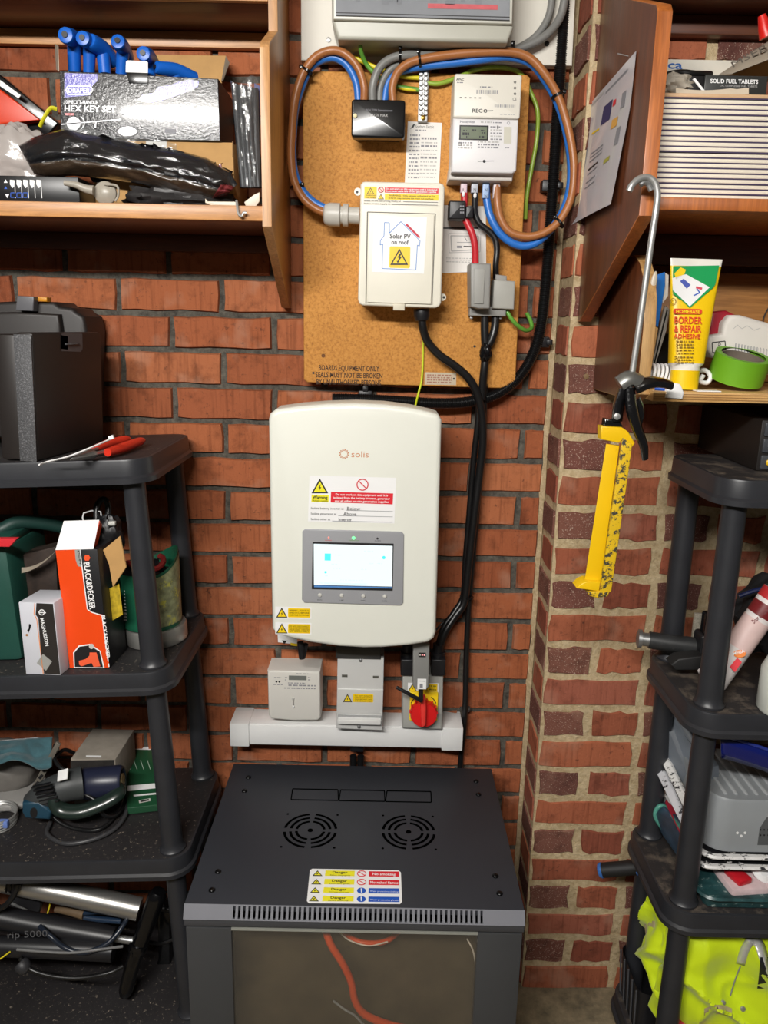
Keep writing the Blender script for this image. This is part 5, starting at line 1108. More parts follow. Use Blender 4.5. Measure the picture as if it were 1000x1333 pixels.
# --- third deck
TEAL = mat('teal_cloth', '#355a62', 0.85, var=0.15, vs_=30, bump=0.4, bs=180, sheen=0.3)
th = thing('teal_cloth', 'teal cloth draped at the back of the third left shelf', 'cloth')
def clf(u, v):
    x = -30+98*u; yb = 960+4*(1-u)*6*0+8*(1-u); y = yb+(42-12*(1-u))*v*(0.72+0.28*math.sin(u*4.4+.9)**2); d_ = .15+.07*v+.012*noise.noise(V((u*6, v*4, 1))); return P(x, y, d_)
s = MB(); s.grid(clf, 30, 14, TEAL); sd_ = s.build('drape', th); m_ = sd_.modifiers.new('thick', 'SOLIDIFY'); m_.thickness = .004
th = thing('grey_sander', 'dusty grey sander at the left of the third shelf', 'power tool')
DG_ = mat('dusty_tool_grey', '#6f6b66', 0.6, var=0.2, vs_=16)
c_ = dk(2, 5, 1046); s = MB(); s.blob(c_+V((-.03, .06, .055)), (.085, .06, .055), DG_, .08, 2, 3, 20, p=2.6); s.build('housing', th)
s = MB(); s.blob(c_+V((-.015, .03, .012)), (.085, .07, .012), mat('sander_base_grey', '#8b8986', 0.5, var=0.1), .03, 2, 4, 18, p=3.5); s.build('base_plate', th)
th = thing('wire_coil', 'coil of silver wire at the left end of the third shelf', 'wire')
c_ = dk(2, -4, 1072)
for k in range(6):
    s = MB(); pts = [c_+V((.040*math.cos(a)*(1+.03*(k % 2)), .040*math.sin(a), .004+k*.0042+.002*math.sin(a*2+k))) for a in [2*math.pi*i/20 for i in range(21)]]; s.tube(pts, .0022, SILVER, 6, 2); s.build('turn', th)
s = MB(); s.box(c_+V((.028, -.024, .018)), (.02, .012, .016), mat('blue_band', '#6d86c8', 0.5), .002); s.build('blue_band', th)
# corded grinder: ribbed body, barrel, looped handle
th = thing('corded_power_tool', 'dark green and navy corded power tool on the third shelf', 'power tool')
DGR = mat('tool_dark_green', '#1d2a25', 0.3, var=0.12, coat=0.3); NAV = mat('tool_navy', '#22263a', 0.35, var=0.12, dust=('#8a8f9c', 0.66, 0.78, 60)); TB_ = mat('tool_teal_blue', '#1d3f52', 0.4, var=0.1)
a, b = dk(2, 105, 1056, .062), dk(2, 160, 1056, .062); ax = (P(160, 1015, .2)-P(104, 1019, .2)).normalized(); p0 = P(103, 1021, .215); p1 = P(160, 1016, .205)
L = (p1-p0).length; s = MB(); s.lathe([(.030, 0), (.033, .004), (.0335, L*.5), (.033, L-.006), (.030, L), (.026, L), (.024, L-.008)], p0, p1-p0, NAV, 28); s.build('motor_barrel', th)
s = MB(); s.lathe([(.016, L-.006), (.016, L+.001), (.004, L+.003)], p0, p1-p0, mat('brass_dirty', '#8e7c56', 0.5, 0.5), 8); s.build('collet', th)
q0 = P(44, 1052, .25); s = MB(); s.tube([P(44, 1046, .25), P(60, 1034, .25), P(84, 1024, .24), P(106, 1019, .225)], lambda u: .026+.009*u, mat('tool_grey_black', '#3a3d3e', 0.5, var=0.15), 18, 6); bd = s.build('gear_housing', th)
for k in range(6):
    s = MB(); c_ = P(54+k*2.2, 1022+k*4.4, .278-k*.0008); s.box(c_, (.040, .008, .0035), BLACK, .001, M=Matrix.Rotation(R(-14), 3, 'Y')); s.build('cooling_rib', bd)
s = MB(); s.box(P(82, 1009, .262), (.022, .004, .022), LABELW, .0005, M=Matrix.Rotation(R(-18), 3, 'Y') @ Matrix.Rotation(R(-50), 3, 'X')); o = s.build('rating_label', bd)
s = MB(); s.tube([P(*q_) for q_ in ((76, 1020, .25), (72, 1040, .265), (80, 1054, .27), (105, 1056, .27), (135, 1045, .255), (153, 1033, .238), (150, 1022, .215))], lambda u: .0165, DGR, 16, 7, flat=.75); s.build('handle', th)
s = MB(); s.prism([P(x, y, .28) for x, y in ((28, 1046), (50, 1044), (66, 1058), (64, 1068), (32, 1066), (28, 1058))], (0, .05, 0), TB_, .006); o = s.build('side_knob', th)
pr = front(.28); pr.disc(44, 1058, 4.8, INK, 7); pr.build('socket', o)
def cord(name, pts, t, r, m, label, lift=.006):
    s = MB(); s.tube([dk(t, x, y, l if l is not None else lift) for x, y, l in pts], r, m, 10, 7); return s.build(name, th, label)
cord('power_cord', [(160, 1040, .02), (150, 1062, .008), (128, 1080, .006), (95, 1078, .006), (72, 1066, .02), (66, 1050, .045), (76, 1038, .07), (100, 1032, .075), (124, 1042, .06), (134, 1060, .03), (150, 1062, .012), (164, 1046, .01)], 2, .0042, BLACKC, 'black power cord looped over the dark green tool')
cord('power_cord', [(66, 1070, .006), (62, 1086, .006), (85, 1098, .006), (120, 1093, .006), (148, 1080, .006), (163, 1062, .006), (166, 1046, .01)], 2, .0046, mat('grey_black_cord', '#3a3a3c', 0.4), 'charcoal cord lying in front of the dark green tool')
s = MB(); s.tube([P(*q_) for q_ in ((72, 970, .16), (70, 985, .19), (80, 1000, .215), (98, 1008, .22), (112, 1005, .21))], .0045, BLACKC, 8, 6); s.tube([P(*q_) for q_ in ((72, 985, .17), (84, 976, .14), (100, 982, .12))], .004, BLACKC, 8, 6); s.build('power_cord', th, 'black cord bunched behind the tool')
th = thing('ribbed_metal_tray', 'perforated metal plate standing between the sander and the green tool', 'plate')
a = [P(72, 968, .10), P(62, 985, .16), P(34, 1043, .25), P(42, 1047, .25)]
s = MB(); s.prism([P(x, y, .20) for x, y in ((73, 966), (78, 970), (46, 1034), (36, 1046), (33, 1040))], (.0, .006, 0), mat('dusty_metal', '#7c766c', 0.5, 0.4, var=0.2), .001); o = s.build('plate', th)
for k in range(5):
    s = MB(); c_ = P(63-k*5, 993+k*9, .201); s.box(c_, (.012, .003, .006), INK, .001, M=Matrix.Rotation(R(-50), 3, 'Y')); s.build('slot', o)
th = thing('grey_carton', 'dusty grey carton at the back of the third left shelf', 'carton')
a, b = dk(2, 92, 1000), dk(2, 150, 998); zt_ = ZS[2]-.01
s = MB(); s.add([], [], CARDG); x0, x1 = P(92, 992, .17).x, P(150, 990, .17).x
yy = .17; zf = zat(P(120, 990, yy), 988.5); s.bx(x0, x1, -yy, -.04, dk(2, 120, 1003).z, zf, mat('dusty_grey_top', '#8b8378', 0.8, var=0.15, vs_=30), .002); o = s.build('carton', th)
pr = front(yy); pr.poly([(92, 990), (149, 989), (149, 1003), (92, 1004)], mat('carton_black_front', '#2b2826', 0.6, var=0.4, vs_=50)); pr.build('dark_front', o)
s = MB(); pr = Print((0, 0, zf), (0, 0, 1)); pr.rect(112, 983.5, 132, 986, LABELW); pr.build('white_print', o)
th = thing('drill_bit_pack', 'flat green drill bit pack with white label on the third shelf', 'pack')
PG = mat('pack_green', '#1c4a30', 0.4, var=0.1)
q = [dk(2, 156, 966, .04), dk(2, 196, 965, .04), dk(2, 211, 1047, .018), dk(2, 166, 1052, .018)]; up_ = (q[1]-q[0]).cross(q[3]-q[0]); up_ = (up_ if up_.z > 0 else -up_).normalized()
s = MB(); s.prism(q, -up_*.016, PG, .001); o = s.build('carton', th)
pr = Print(q[0], up_); pr.rect(176, 966, 196, 976, LABELW); pr.poly([(165, 1023), (204, 1019.5), (205.5, 1026), (166, 1030)], LABELW); pr.up(); pr.path([(174, 1036), (205, 1033)], 2.2, LABELW); pr.path([(181, 1044), (196, 1041)], 3.6, LGREY); pr.up(); pr.path([(183, 1043.6), (194, 1041.3)], 2.0, INK)
for k in range(8): pr.rect(179+k*1.9, 968, 180.2+k*1.9, 973, GINK)
for k in range(4): pr.path([(165+k*9, 990), (170+k*8.6, 1002)], 0.9, mat('pack_print_pale', '#9ab09e', 0.6))
pr.disc(170, 968, 2.6, LABELW); pr.disc(170, 973, 2.6, LABELW); pr.build('print', o)
# --- bottom deck: pump parts and leads
th = thing('track_pump', 'silver and black bicycle track pump lying on the bottom left shelf', 'pump')
PB = mat('pump_black', '#1d1d20', 0.38, var=0.1)
s = MB(); s.tube([P(-60, 1134, .27), P(27, 1151, .27), P(105, 1167, .27), P(182, 1183.5, .27)], .0235, mat('pump_aluminium', '#b9b7b3', 0.32, 0.85, var=0.04), 24, 4); s.build('barrel', th)
s = MB(); s.tube([P(16, 1142, .27), P(30, 1150, .27)], .027, BLACK, 20, 2, raw=True); s.build('clamp_band', th)
for k in range(3):
    s = MB(); c_ = P(14+k*5.5, 1145+k*1.2, .272); s.lathe([(.0245, 0), (.0262, .0008), (.0262, .003), (.0245, .004)], c_+V((0, 0, 0)), V((1, 0, -.2)), BLACKG, 24); s.build('hose_wrap', th)
s = MB(); s.tube([P(207, 1160, .285), P(196, 1190, .29), P(184, 1222, .295), P(173, 1255, .30), P(162, 1296, .31)], lambda u: (.020-.005*u)*(1 if .02 < u < .98 else .7), BLACKG, 18, 6); s.build('t_handle', th)
s = MB(); s.lathe([(.020, 0), (.021, .003), (.021, .016), (.020, .019)], P(182, 1226, .295), P(176, 1245, .298)-P(182, 1226, .295), BLACKG, 20); s.build('handle_collar', th)
s = MB(); s.tube([P(148, 1221, .295), P(176, 1225, .295)], .008, STEEL, 14, 2, raw=True); s.build('piston_rod', th)
s = MB(); s.tube([P(-50, 1184, .28), P(50, 1204, .285), P(148, 1221, .29)], lambda u: .0235 if u < .93 else .021, PB, 22, 5); s.build('lower_barrel', th)
th = thing('floor_pump_tube', 'black pump tube with raised lettering at the front of the bottom left shelf', 'pump')
s = MB(); s.tube([P(-60, 1229, .315), P(40, 1233, .315), P(148, 1238, .31)], .021, PB, 22, 5); o = s.build('tube', th)
pr = front(.334); pr.text('rip 5000', (10, 1221.5), (62, 1219), 9, mat('grey_mould_print', '#55565a', 0.5, var=0)); pr.build('lettering', o)
s = MB(); c_ = P(36, 1172, .20); s.lathe([(.03, 0), (.034, .004), (.034, .035), (.03, .04)], c_, (.3, -.9, .3), PB, 24); s.build('speaker_grille', None, 'round black ribbed vent behind the silver pump barrel', 'grille')
for nm, pts, r, m, lb in (('air_hose', [(170, 1186, .27), (160, 1205, .30), (140, 1228, .325), (110, 1240, .335), (85, 1234, .335), (65, 1218, .33), (52, 1206, .31)], .0052, mat('hose_blue_black', '#1d2430', 0.3), 'dark air hose looping from the pump handle'),
    ('power_lead', [(26, 1247, .34), (40, 1262, .345), (70, 1271, .35), (105, 1273, .35), (140, 1267, .345), (160, 1258, .33)], .0045, BLACKC, 'black lead in front of the pump on the bottom shelf'),
    ('grey_lead', [(22, 1236, .338), (60, 1239, .34), (95, 1240, .34), (130, 1236, .335), (160, 1232, .32)], .003, mat('grey_lead', '#6a6a6a', 0.4), 'thin grey lead along the lower pump tube'),
    ('yellow_wire', [(61, 1160, .21), (65, 1176, .215), (61, 1192, .22)], .0016, YELC, 'short yellow wire behind the silver pump barrel'),
    ('yellow_wire', [(-10, 1254, .34), (2, 1247, .34), (13, 1239, .34)], .0016, YELC, 'yellow wire at the far left of the bottom shelf'),
    ('black_hose', [(-20, 1190, .30), (5, 1180, .31), (18, 1165, .305), (24, 1150, .30)], .006, BLACKC, 'black hose rising to the silver barrel at the far left'),
    ('dark_lead', [(15, 1176, .24), (28, 1182, .25), (40, 1188, .25)], .003, mat('grey_lead', '#6a6a6a'), 'pale thin lead behind the lower pump barrel')):
    s = MB(); s.tube([P(*q_) for q_ in pts], r, m, 10, 7); s.build(nm, None, lb, 'cable')
s = MB(); c_ = P(26, 1253, .34); s.lathe([(.013, 0), (.016, .006), (.014, .018), (.008, .024)], c_, (.5, -.2, -.4), mat('plug_grey', '#2d2d30', 0.5), 16); s.build('round_plug', None, 'round dark plug on the end of the black lead', 'plug')
th = thing('blue_pliers', 'blue handled pliers behind the pump on the bottom left shelf', 'pliers')
for o_ in (0, 6):
    s = MB(); s.tube([P(108, 1188+o_, .22), P(130, 1186+o_*1.8, .225), P(158, 1190+o_*1.5, .23)], .0065, mat('pliers_blue', '#1c2f46', 0.4), 10, 6); s.build('handle', th)
s = MB(); s.tube([P(72, 1184, .21), P(90, 1186, .215), P(110, 1190, .22)], lambda u: .006+.006*u, mat('wood_handle_dirty', '#6b5740', 0.6, var=0.3), 10, 5); s.build('jaws', th)
th = thing('black_bracket', 'black angled bracket behind the pump handle', 'bracket')
s = MB(); s.prism([P(x, y, .20) for x, y in ((205, 1182), (222, 1180), (222, 1255), (206, 1280), (194, 1278), (206, 1250))], (0, .03, 0), BLACKG, .004); s.build('plate', th)
s = MB(); s.tube([P(196, 1180, .215), P(229, 1185, .215)], .007, BLACK, 12, 3); s.build('pin', th)
s = MB(); s.tube([P(190, 1226, .25), P(210, 1228, .235), P(228, 1222, .225)], .004, BLACKC, 8, 4); s.build('strap', th)
# ------------------------------------------------------------------ wooden wall shelf, right
th = thing('timber_shelf', 'dark stained wall shelf with angled end panel on the upper right pier', 'shelf')
RX0, RX1 = .368, .389; W0 = PD+.005
prof = [(W0, 1.566), (W0+.02, 1.566), (.462, 1.716), (.462, 1.985), (.452, 1.997), (.30, 2.06), (.30, 2.40), (W0, 2.40)]
s = MB(); s.prism([V((RX0, -d, z)) for d, z in prof], (RX1-RX0, 0, 0), WOODD, 0.0015, 2, mside=WOODO); s.build('end_panel', th)
s = MB(); s.bx(RX1+.0005, 1.15, -.445, -W0, 1.727, 1.7455, WOODO, .0015); s.build('shelf_board', th)
s = MB(); s.bx(RX1+.0005, 1.15, -.30, -W0, 2.092, 2.115, WOODDX, .0015); s.build('shelf_board', th)
s = MB(); s.bx(RX1+.0005, 1.15, -W0-.026, -W0, 2.060, 2.091, WOODDX, .002); s.build('cleat', th)
s = MB(); s.bx(RX1+.0005, 1.15, -W0-.03, -W0, 1.672, 1.726, WOODDX, .002); s.build('cleat', th)
pr = Print((0, 0, 2.0915), (0, 0, -1)); pr.text('SP', (862, 13.5), (880, 14), 7, INK, True); pr.build('pencilled_letters', th)
RZ = 1.746
# pinned sheet of paper on the end panel
pl = Print((RX0-.0008, 0, 0), (-1, 0, 0))
sh = MB()
def shf(u, v):
    L = [(830, 66), (823, 140), (816, 190), (805, 266)]; Q = [(767, 138), (757, 185), (751, 245), (745, 297)]
    k = v*3; i = min(int(k), 2); f_ = k-i
    a = (L[i][0]+(L[i+1][0]-L[i][0])*f_, L[i][1]+(L[i+1][1]-L[i][1])*f_); b = (Q[i][0]+(Q[i+1][0]-Q[i][0])*f_, Q[i][1]+(Q[i+1][1]-Q[i][1])*f_)
    p = pl.q(b[0]+(a[0]-b[0])*u, b[1]+(a[1]-b[1])*u); return p+V((-.0015-.010*v*v-.003*math.sin(u*3)*v, 0, 0))
th = thing('pinned_paper', 'printed sheet in a plastic sleeve pinned to the right end panel', 'paper')
sh.grid(shf, 8, 14, mat('sleeved_paper', '#c9c6cc', 0.35, var=0.03, coat=0.4)); o = sh.build('sheet', th)
def onsheet(u0, v0, u1, v1, m):
    q_ = []
    for u, v in ((u0, v0), (u1, v0), (u1, v1), (u0, v1)): q_.append(shf(u, v)+V((-.0006, 0, 0)))
    prs.add(q_, [[0, 1, 2, 3], [3, 2, 1, 0]], m)
prs = MB()
for u0, v0, u1, v1, m in ((.05, .03, .35, .05, LINK), (.4, .06, .85, .075, GINK), (.42, .18, .60, .32, mat('print_indigo', '#2a2a5e', 0.5, var=0)), (.62, .2, .68, .24, RED), (.25, .33, .40, .345, YEL), (.66, .34, .78, .42, mat('print_amber', '#d9a24a', 0.5, var=0)), (.3, .5, .55, .512, GINK), (.3, .53, .55, .54, GINK), (.3, .56, .55, .572, GINK), (.3, .62, .5, .635, INK), (.3, .66, .5, .67, GINK), (.12, .42, .2, .68, GINK), (.14, .7, .2, .85, GINK), (.64, .66, .76, .69, mat('print_olive', '#a6a244', 0.5, var=0)), (.8, .2, .88, .3, GINK), (.8, .45, .88, .6, GINK), (.3, .72, .5, .73, GINK), (.3, .76, .5, .77, GINK)): onsheet(u0, v0, u1, v1, m)
onsheet(.45, .215, .57, .29, LABELW)
prs.build('print', o)
for x, y in ((818, 73), (763, 146)):
    s = MB(); p = PX(x, y, RX0); s.cyl(p, p+V((-.018, -.004, .002)), .0008, SILVER, n=6); s.build('pin', th)
# stack of tiles, each one a thing
tx0 = P(851, 200, .42).x; TT = (zat(P(930, 118, .42), 122)-RZ)/20.0
TILEM = mat('tile_biscuit', '#e3d9c8', 0.5, var=0.03, vs_=30); TILEF = mat('tile_glaze_edge', '#4a3f5c', 0.4, var=0.1)
TILET = mat('tile_top_tan', '#c9a580', 0.6, var=0.08)
ords = ['bottom', 'second', 'third', 'fourth', 'fifth', 'sixth', 'seventh', 'eighth', 'ninth', 'tenth', 'eleventh', 'twelfth', 'thirteenth', 'fourteenth', 'fifteenth', 'sixteenth', 'seventeenth', 'eighteenth', 'nineteenth', 'topmost']
for k in range(20):
    dx = RND.uniform(-.0015, .0015); dy = RND.uniform(-.002, .002); z0 = RZ+k*TT; th = thing('ceramic_tile', ('%s white tile of the stack on the right shelf' % ords[k]) if k in (0, 19) else '%s white tile from the bottom of the right shelf stack' % ords[k], 'tile', 'white tiles stacked on the right shelf')
    s = MB(); s.bx(tx0+dx, tx0+.25+dx, -.42+dy, -.20, z0+TT*.24, z0+TT*.985, TILET if k == 19 else TILEM, .0012); s.build('biscuit', th)
    s = MB(); s.bx(tx0+dx+.0006, tx0+.249+dx, -.4195+dy, -.201, z0+.0002, z0+TT*.24, TILEF); s.build('glaze', th)
TZ = RZ+20*TT+.0004
th = thing('fuel_tablet_packet', 'black packet of solid fuel tablets on top of the tiles', 'packet')
a, b = P(917, 115, .40), P(998, 118, .40); zt_ = zat(P(950, 100, .40), 98)
s = MB(); s.bx(a.x, b.x, -.40, -.33, TZ, zt_, mat('packet_charcoal', '#2f302f', 0.4), .001); o = s.build('carton', th)
pr = front(.40); pr.tx('SOLID FUEL TABLETS', 925, 108.5, 987, 5.4, LABELW, True); pr.tx('6 PC COMPRESSED FUEL TABLETS', 937, 113.3, 986, 2.4, LINK); pr.build('lettering', o)
s = MB(); s.bx(P(897, 110, .40).x, a.x-.001, -.398, -.34, TZ, zt_-.001, BLACK, .001); s.prism([P(x, y, .401) for x, y in ((902, 103), (905, 101.5), (918, 118), (914, 118))], (0, .002, 0), LABELW); s.build('striped_packet', None, 'small black packet with white stripe beside the fuel tablets', 'packet')
th = thing('white_box', 'white box with blue outlined letters at the back of the right shelf', 'box')
a, b = P(850, 120, .24), P(975, 120, .24); s = MB(); s.bx(a.x-.02, b.x, -.24, -.16, TZ, zat(P(900, 80, .24), 77.5), mat('white_card', '#d6d2c6', 0.6, var=0.04), .001); o = s.build('carton', th)
pr = front(.24); BL2 = mat('logo_blue', '#2c62ae', 0.5, var=0)
pr.text('oca', (857, 89), (888.5, 89.5), 10.5, BL2, True); pr.line((855, 95), (880, 95), 1.2, BL2); pr.line((855, 98.5), (874, 98.5), 1.2, BL2); pr.build('lettering', o)
s = MB(); s.tube([P(*q_) for q_ in ((852, 108, .36), (866, 99, .37), (885, 95, .37), (905, 96.5, .37), (925, 97, .35))], .005, BLACKC, 10, 7); s.build('black_cable', None, 'black cord arching over the tiles at the left', 'cable')
s = MB(); s.blob(P(878, 110, .385), (.035, .02, .014), mat('grey_rag', '#a79f92', 0.85, var=0.12, bump=0.3, bs=80), .35, 3, 6, 18); s.build('grey_rag', None, 'crumpled grey rag on top of the tiles', 'rag')
s = MB(); s.grid(lambda u, v: P(880+95*u, 114.5+8*v+3*math.sin(u*4)+(2 if u > .8 else 0), .405+.012*v), 12, 3, mat('tan_paper', '#d8c8b2', 0.6, var=0.05)); s.build('paper_wrapper', None, 'cream paper wrapper hanging over the top tile', 'paper')
th = thing('grey_card_piece', 'grey cardboard strip with handwriting slanting up to the right', 'card')
q = [(934, 96), (1010, 48), (1012, 70), (956, 96)]; s = MB(); s.prism([P(936, 97, .32), P(1012, 46, .30), P(1015, 72, .36), P(954, 95.5, .36)], (0, .002, -.0005), CARDG); o = s.build('card', th)
n_ = (P(1012, 46, .30)-P(936, 97, .32)).cross(P(954, 95.5, .36)-P(936, 97, .32)); n_ = n_ if n_.y < 0 else -n_
pr = Print(P(936, 97, .32), n_); pr.text('MSEB', (955, 88), (1000, 64), 8, mat('pencil_grey', '#6e675e', 0.7, var=0)); pr.build('handwriting', o)
s = MB(); s.prism([P(x, y, .30) for x, y in ((938, 97), (1010, 66), (1010, 100), (975, 100))], (0, .06, 0), CARD, .001); s.build('tan_carton', None, 'tan carton behind the fuel tablet packet', 'carton')
s = MB(); s.tube([P(*q_) for q_ in ((992, 20, .3), (994, 28, .3), (996, 38, .3), (999, 48, .3))], lambda u: .006+.006*u, mat('scarlet_handle', '#d8231c', 0.35), 12, 6); s.build('red_tool', None, 'red plastic tool end poking in at the top right edge', 'hand tool')
# ------------------------------------------------------------------ small plywood shelf below
th = thing('plywood_shelf', 'small plywood shelf with rounded dark bracket on the pier', 'shelf')
BX0, BX1 = .409, .428; arc = [(W0, 1.435), (.36, 1.435), (.405, 1.438)]
prof = [(W0, 1.437), (.375, 1.437), (.405, 1.45), (.405, 1.56)]+[(.405-.10*(1-math.cos(R(a))), 1.56+.115*math.sin(R(a))) for a in (20, 40, 60, 80)]+[(W0, 1.672)]
s = MB(); s.prism([V((BX0, -d, z)) for d, z in prof], (BX1-BX0, 0, 0), WOODD, .001, 2, mside=PLYV); s.build('bracket', th)
s = MB(); s.bx(BX1+.0005, 1.15, -.425, -W0, 1.441, 1.457, PLY, .0008); sb = s.build('shelf_board', th)
for k in (1, 2, 3): 
    s = MB(); s.bx(BX1+.001, 1.149, -.4256, -.424, 1.441+k*.004-.0005, 1.441+k*.004+.0003, mat('ply_dark_layer', '#8a6034', 0.7)); s.build('ply_layer', sb)
SZ = 1.4575
s = MB(); s.bx(.44, 1.15, -W0-.022, -W0-.003, SZ+.001, 1.66, WOODB, .002); s.build('back_board', None, 'light wooden board standing behind the adhesive tube', 'board')
s = MB(); s.tube([P(*q_) for q_ in ((997, 465, .158), (994, 440, .158), (994, 415, .158), (1004, 395, .158))], .0012, INK, 6, 5); s.build('thin_wire', None, 'thin dark wire hanging in front of the light board', 'wire')
# adhesive tube
th = thing('adhesive_tube', 'yellow and green border adhesive tube standing on the plywood shelf', 'tube')
Yt = mat('tube_yellow', '#f0c614', 0.32, var=0.02); WT = mat('tube_white', '#e8e4da', 0.35, var=0.03); GT = mat('tube_green', '#1d9a55', 0.35, var=0.0)
b0 = P(889, 512, .385); b0.z = SZ+.0005; t0 = P(907, 337, .375); ax = t0-b0; ux = V((1, 0, 0)); ux = (ux-ax*ux.dot(ax)/ax.dot(ax)).normalized(); uy = ax.normalized().cross(ux).normalized()
if uy.y > 0: uy = -uy
sx = SC(890, 430, .385)[0]
def sect(t):
    hw = (19.0+(33.5-19.0)*t)*sx if t > .20 else 18.6*sx
    hd = (18.0*(1-t)**.9+.8)*sx if t > .20 else 15.5*sx
    c_ = b0+ax*t; out = []
    for k in range(28):
        a = 2*math.pi*k/28; cs, sn = math.cos(a), math.sin(a); e = 2/3.0 if t > .2 else 1.0
        out.append(c_+ux*hw*math.copysign(abs(cs)**e, cs)+uy*hd*math.copysign(abs(sn)**e, sn))
    return out
for nm, t_0, t_1, m, n_ in (('cap', 0, .150, Yt, 2), ('neck_band', .150, .205, WT, 2), ('tube_body', .205, .945, Yt, 12), ('crimp', .945, 1.0, WT, 2)):
    s = MB(); s.rings([sect(t_0+(t_1-t_0)*k/n_) for k in range(n_+1)], m); o = s.build(nm, th, ang=50)
    if nm == 'tube_body': tbody = o
# print lies on the flattened front of the tube
f0 = b0+ax*.24+uy*(18.0*(.76)**.9+.8)*sx; f1 = b0+ax*.93+uy*(18.0*(.07)**.9+.8)*sx; nn = (f1-f0).cross(ux).normalized(); nn = nn if nn.y < 0 else -nn
fm = b0+ax*.6+uy*(18.0*(.4)**.9+.8)*sx
pr = Print(fm+nn*.0012, nn)
pr.poly([(876.5, 346.5), (936.5, 345.5), (931.5, 370), (928, 375), (898, 401), (875.5, 379)], GT); pr.up()
pr.poly([(875.5, 362), (893, 357), (924, 374), (898, 399), (876, 378)], LABELW); pr.poly([(878, 356), (886, 348), (893, 351), (891, 357), (880, 364)], YEL); pr.up()
pr.poly([(885, 366), (890, 363), (899, 371), (894, 376)], mat('print_violet_blue', '#4a5ab0', 0.5, var=0)); pr.line((906, 374), (914, 376), 3, mat('print_rose', '#d04a5c', 0.5, var=0)); pr.path([(903, 385), (911, 381), (907, 376)], 1.6, BLUE); pr.line((876, 381), (886, 389), 2.5, GT)
OR2 = mat('print_vermilion', '#d9401e', 0.5, var=0)
pr.rect(876.5, 402, 914, 409, OR2, 3); pr.tx('BORDER', 878, 421.3, 914, 9.0, OR2, True); pr.tx('& REPAIR', 877.5, 432.3, 913, 9.0, OR2, True); pr.tx('ADHESIVE', 877, 440.6, 911.5, 6.0, OR2, True); pr.up(); pr.tx('HOMEBASE', 880, 408, 911, 4.6, YEL, True)
OL = mat('print_olive_brown', '#8a6a1e', 0.6, var=0)
for k, y in enumerate((445, 449, 452.7, 456.5, 460.5, 465.5, 469, 472.5)): pr.dashes(880 if k < 5 else 878, y, 903, 1.6, OL)
pr.ring(876.5, 392, 3.4, .9, OL); pr.build('printed_label', tbody)
# brushes, blue card, coil, tape, bag, pen
th = thing('blue_tipped_card', 'blue and brown folded card standing beside the plywood bracket', 'card')
s = MB(); s.prism([P(x, y, .36) for x, y in ((849, 421), (855, 358), (866, 354), (866, 372), (857, 426)) if True], (0, .004, 0), mat('card_cobalt', '#1668b8', 0.45), .0006); s.build('blue_end', th)
s = MB(); s.prism([P(x, y, .36) for x, y in ((848.5, 422), (857, 427), (848, 482), (840, 487))], (0, .004, 0), mat('card_tan', '#c9a068', 0.6), .0006); s.build('tan_end', th)
s = MB(); s.prism([P(x, y, .355) for x, y in ((866, 355), (871, 358), (870, 385), (863, 395), (862, 390), (866, 372))], (0, .01, 0), mat('card_pale', '#c6beb4', 0.6), .0006); s.build('pale_back', th)
th = thing('ivory_spatula', 'ivory plastic spatula with oval head beside the blue card', 'spatula')
s = MB(); s.blob(P(850.5, 371, .385), (.0052, .003, .0215), IV, .02, 1, 1, 14, M=Matrix.Rotation(R(6), 3, 'Y')); s.build('head', th)
s = MB(); s.tube([P(847.5, 386, .383), P(846, 410, .38), P(844, 440, .375)], .0018, IV, 8, 4); s.build('handle', th)
th = thing('paint_scraper', 'grey folded scraper standing behind the blue card', 'scraper')
for dx in (0, 4):
    s = MB(); s.prism([P(x, y, .34) for x, y in ((866+dx*.6, 398), (870.5+dx*.4, 403), (864+dx, 430), (852, 480), (848, 482), (860+dx*.4, 425))], (0, .006, 0), mat('scraper_grey', '#8b857c', 0.5), .001); s.build('blade', th)
s = MB(); s.bx(P(856, 470, .25).x, P(882, 470, .25).x, -.25, -.19, SZ, SZ+.09, BLACK, .004); s.build('black_box', None, 'small black box behind the adhesive tube', 'box')
th = thing('white_cord_coil', 'white corded lead coiled behind the adhesive tube', 'cable')
for k in range(5):
    c_ = P(847+k*5.2, 487, .355); c_.z = SZ+.0205; s = MB(); s.tube([c_+V((.0035*math.sin(a), .018*math.cos(a), .018*math.sin(a))) for a in [2*math.pi*i/16 for i in range(17)]], .0026, LABELW, 8, 2); s.build('turn', th)
s = MB(); s.tube([P(*q_) for q_ in ((906, 484, .35), (918, 482, .355), (925, 490, .36), (921, 498, .36), (912, 496, .36), (916, 488, .36))], .0038, LABELW, 10, 6); s.build('loop_end', th)
th = thing('green_tape_roll', 'roll of green masking tape lying on the plywood shelf', 'tape')
c_ = P(957.5, 505, .36); c_.z = SZ+.0005; ax_ = V((.10, -.30, 1)); r_ = 34.5*SC(957, 490, .36)[0]; h_ = .043
s = MB(); s.lathe([(r_*.80, h_), (r_, h_), (r_, 0), (r_*.80, 0)], c_+V((0, .006, .0165)), ax_, mat('tape_green', '#6aa51e', 0.5, var=0.05), 40, cap=False); s.build('tape', th)
s = MB(); s.lathe([(r_*.80, h_*.9), (r_*.80, 0), (r_*.74, 0), (r_*.74, h_*.9), (r_*.80, h_*.9)], c_+V((0, .006, .0165)), ax_, mat('tape_core', '#6b6156', 0.8, var=0.2), 36, cap=False); s.build('cardboard_core', th)
th = thing('powder_bag', 'white and red printed paper bag lying over the green tape', 'bag')
PW = mat('bag_white_paper', '#d9d4cc', 0.6, var=0.04)
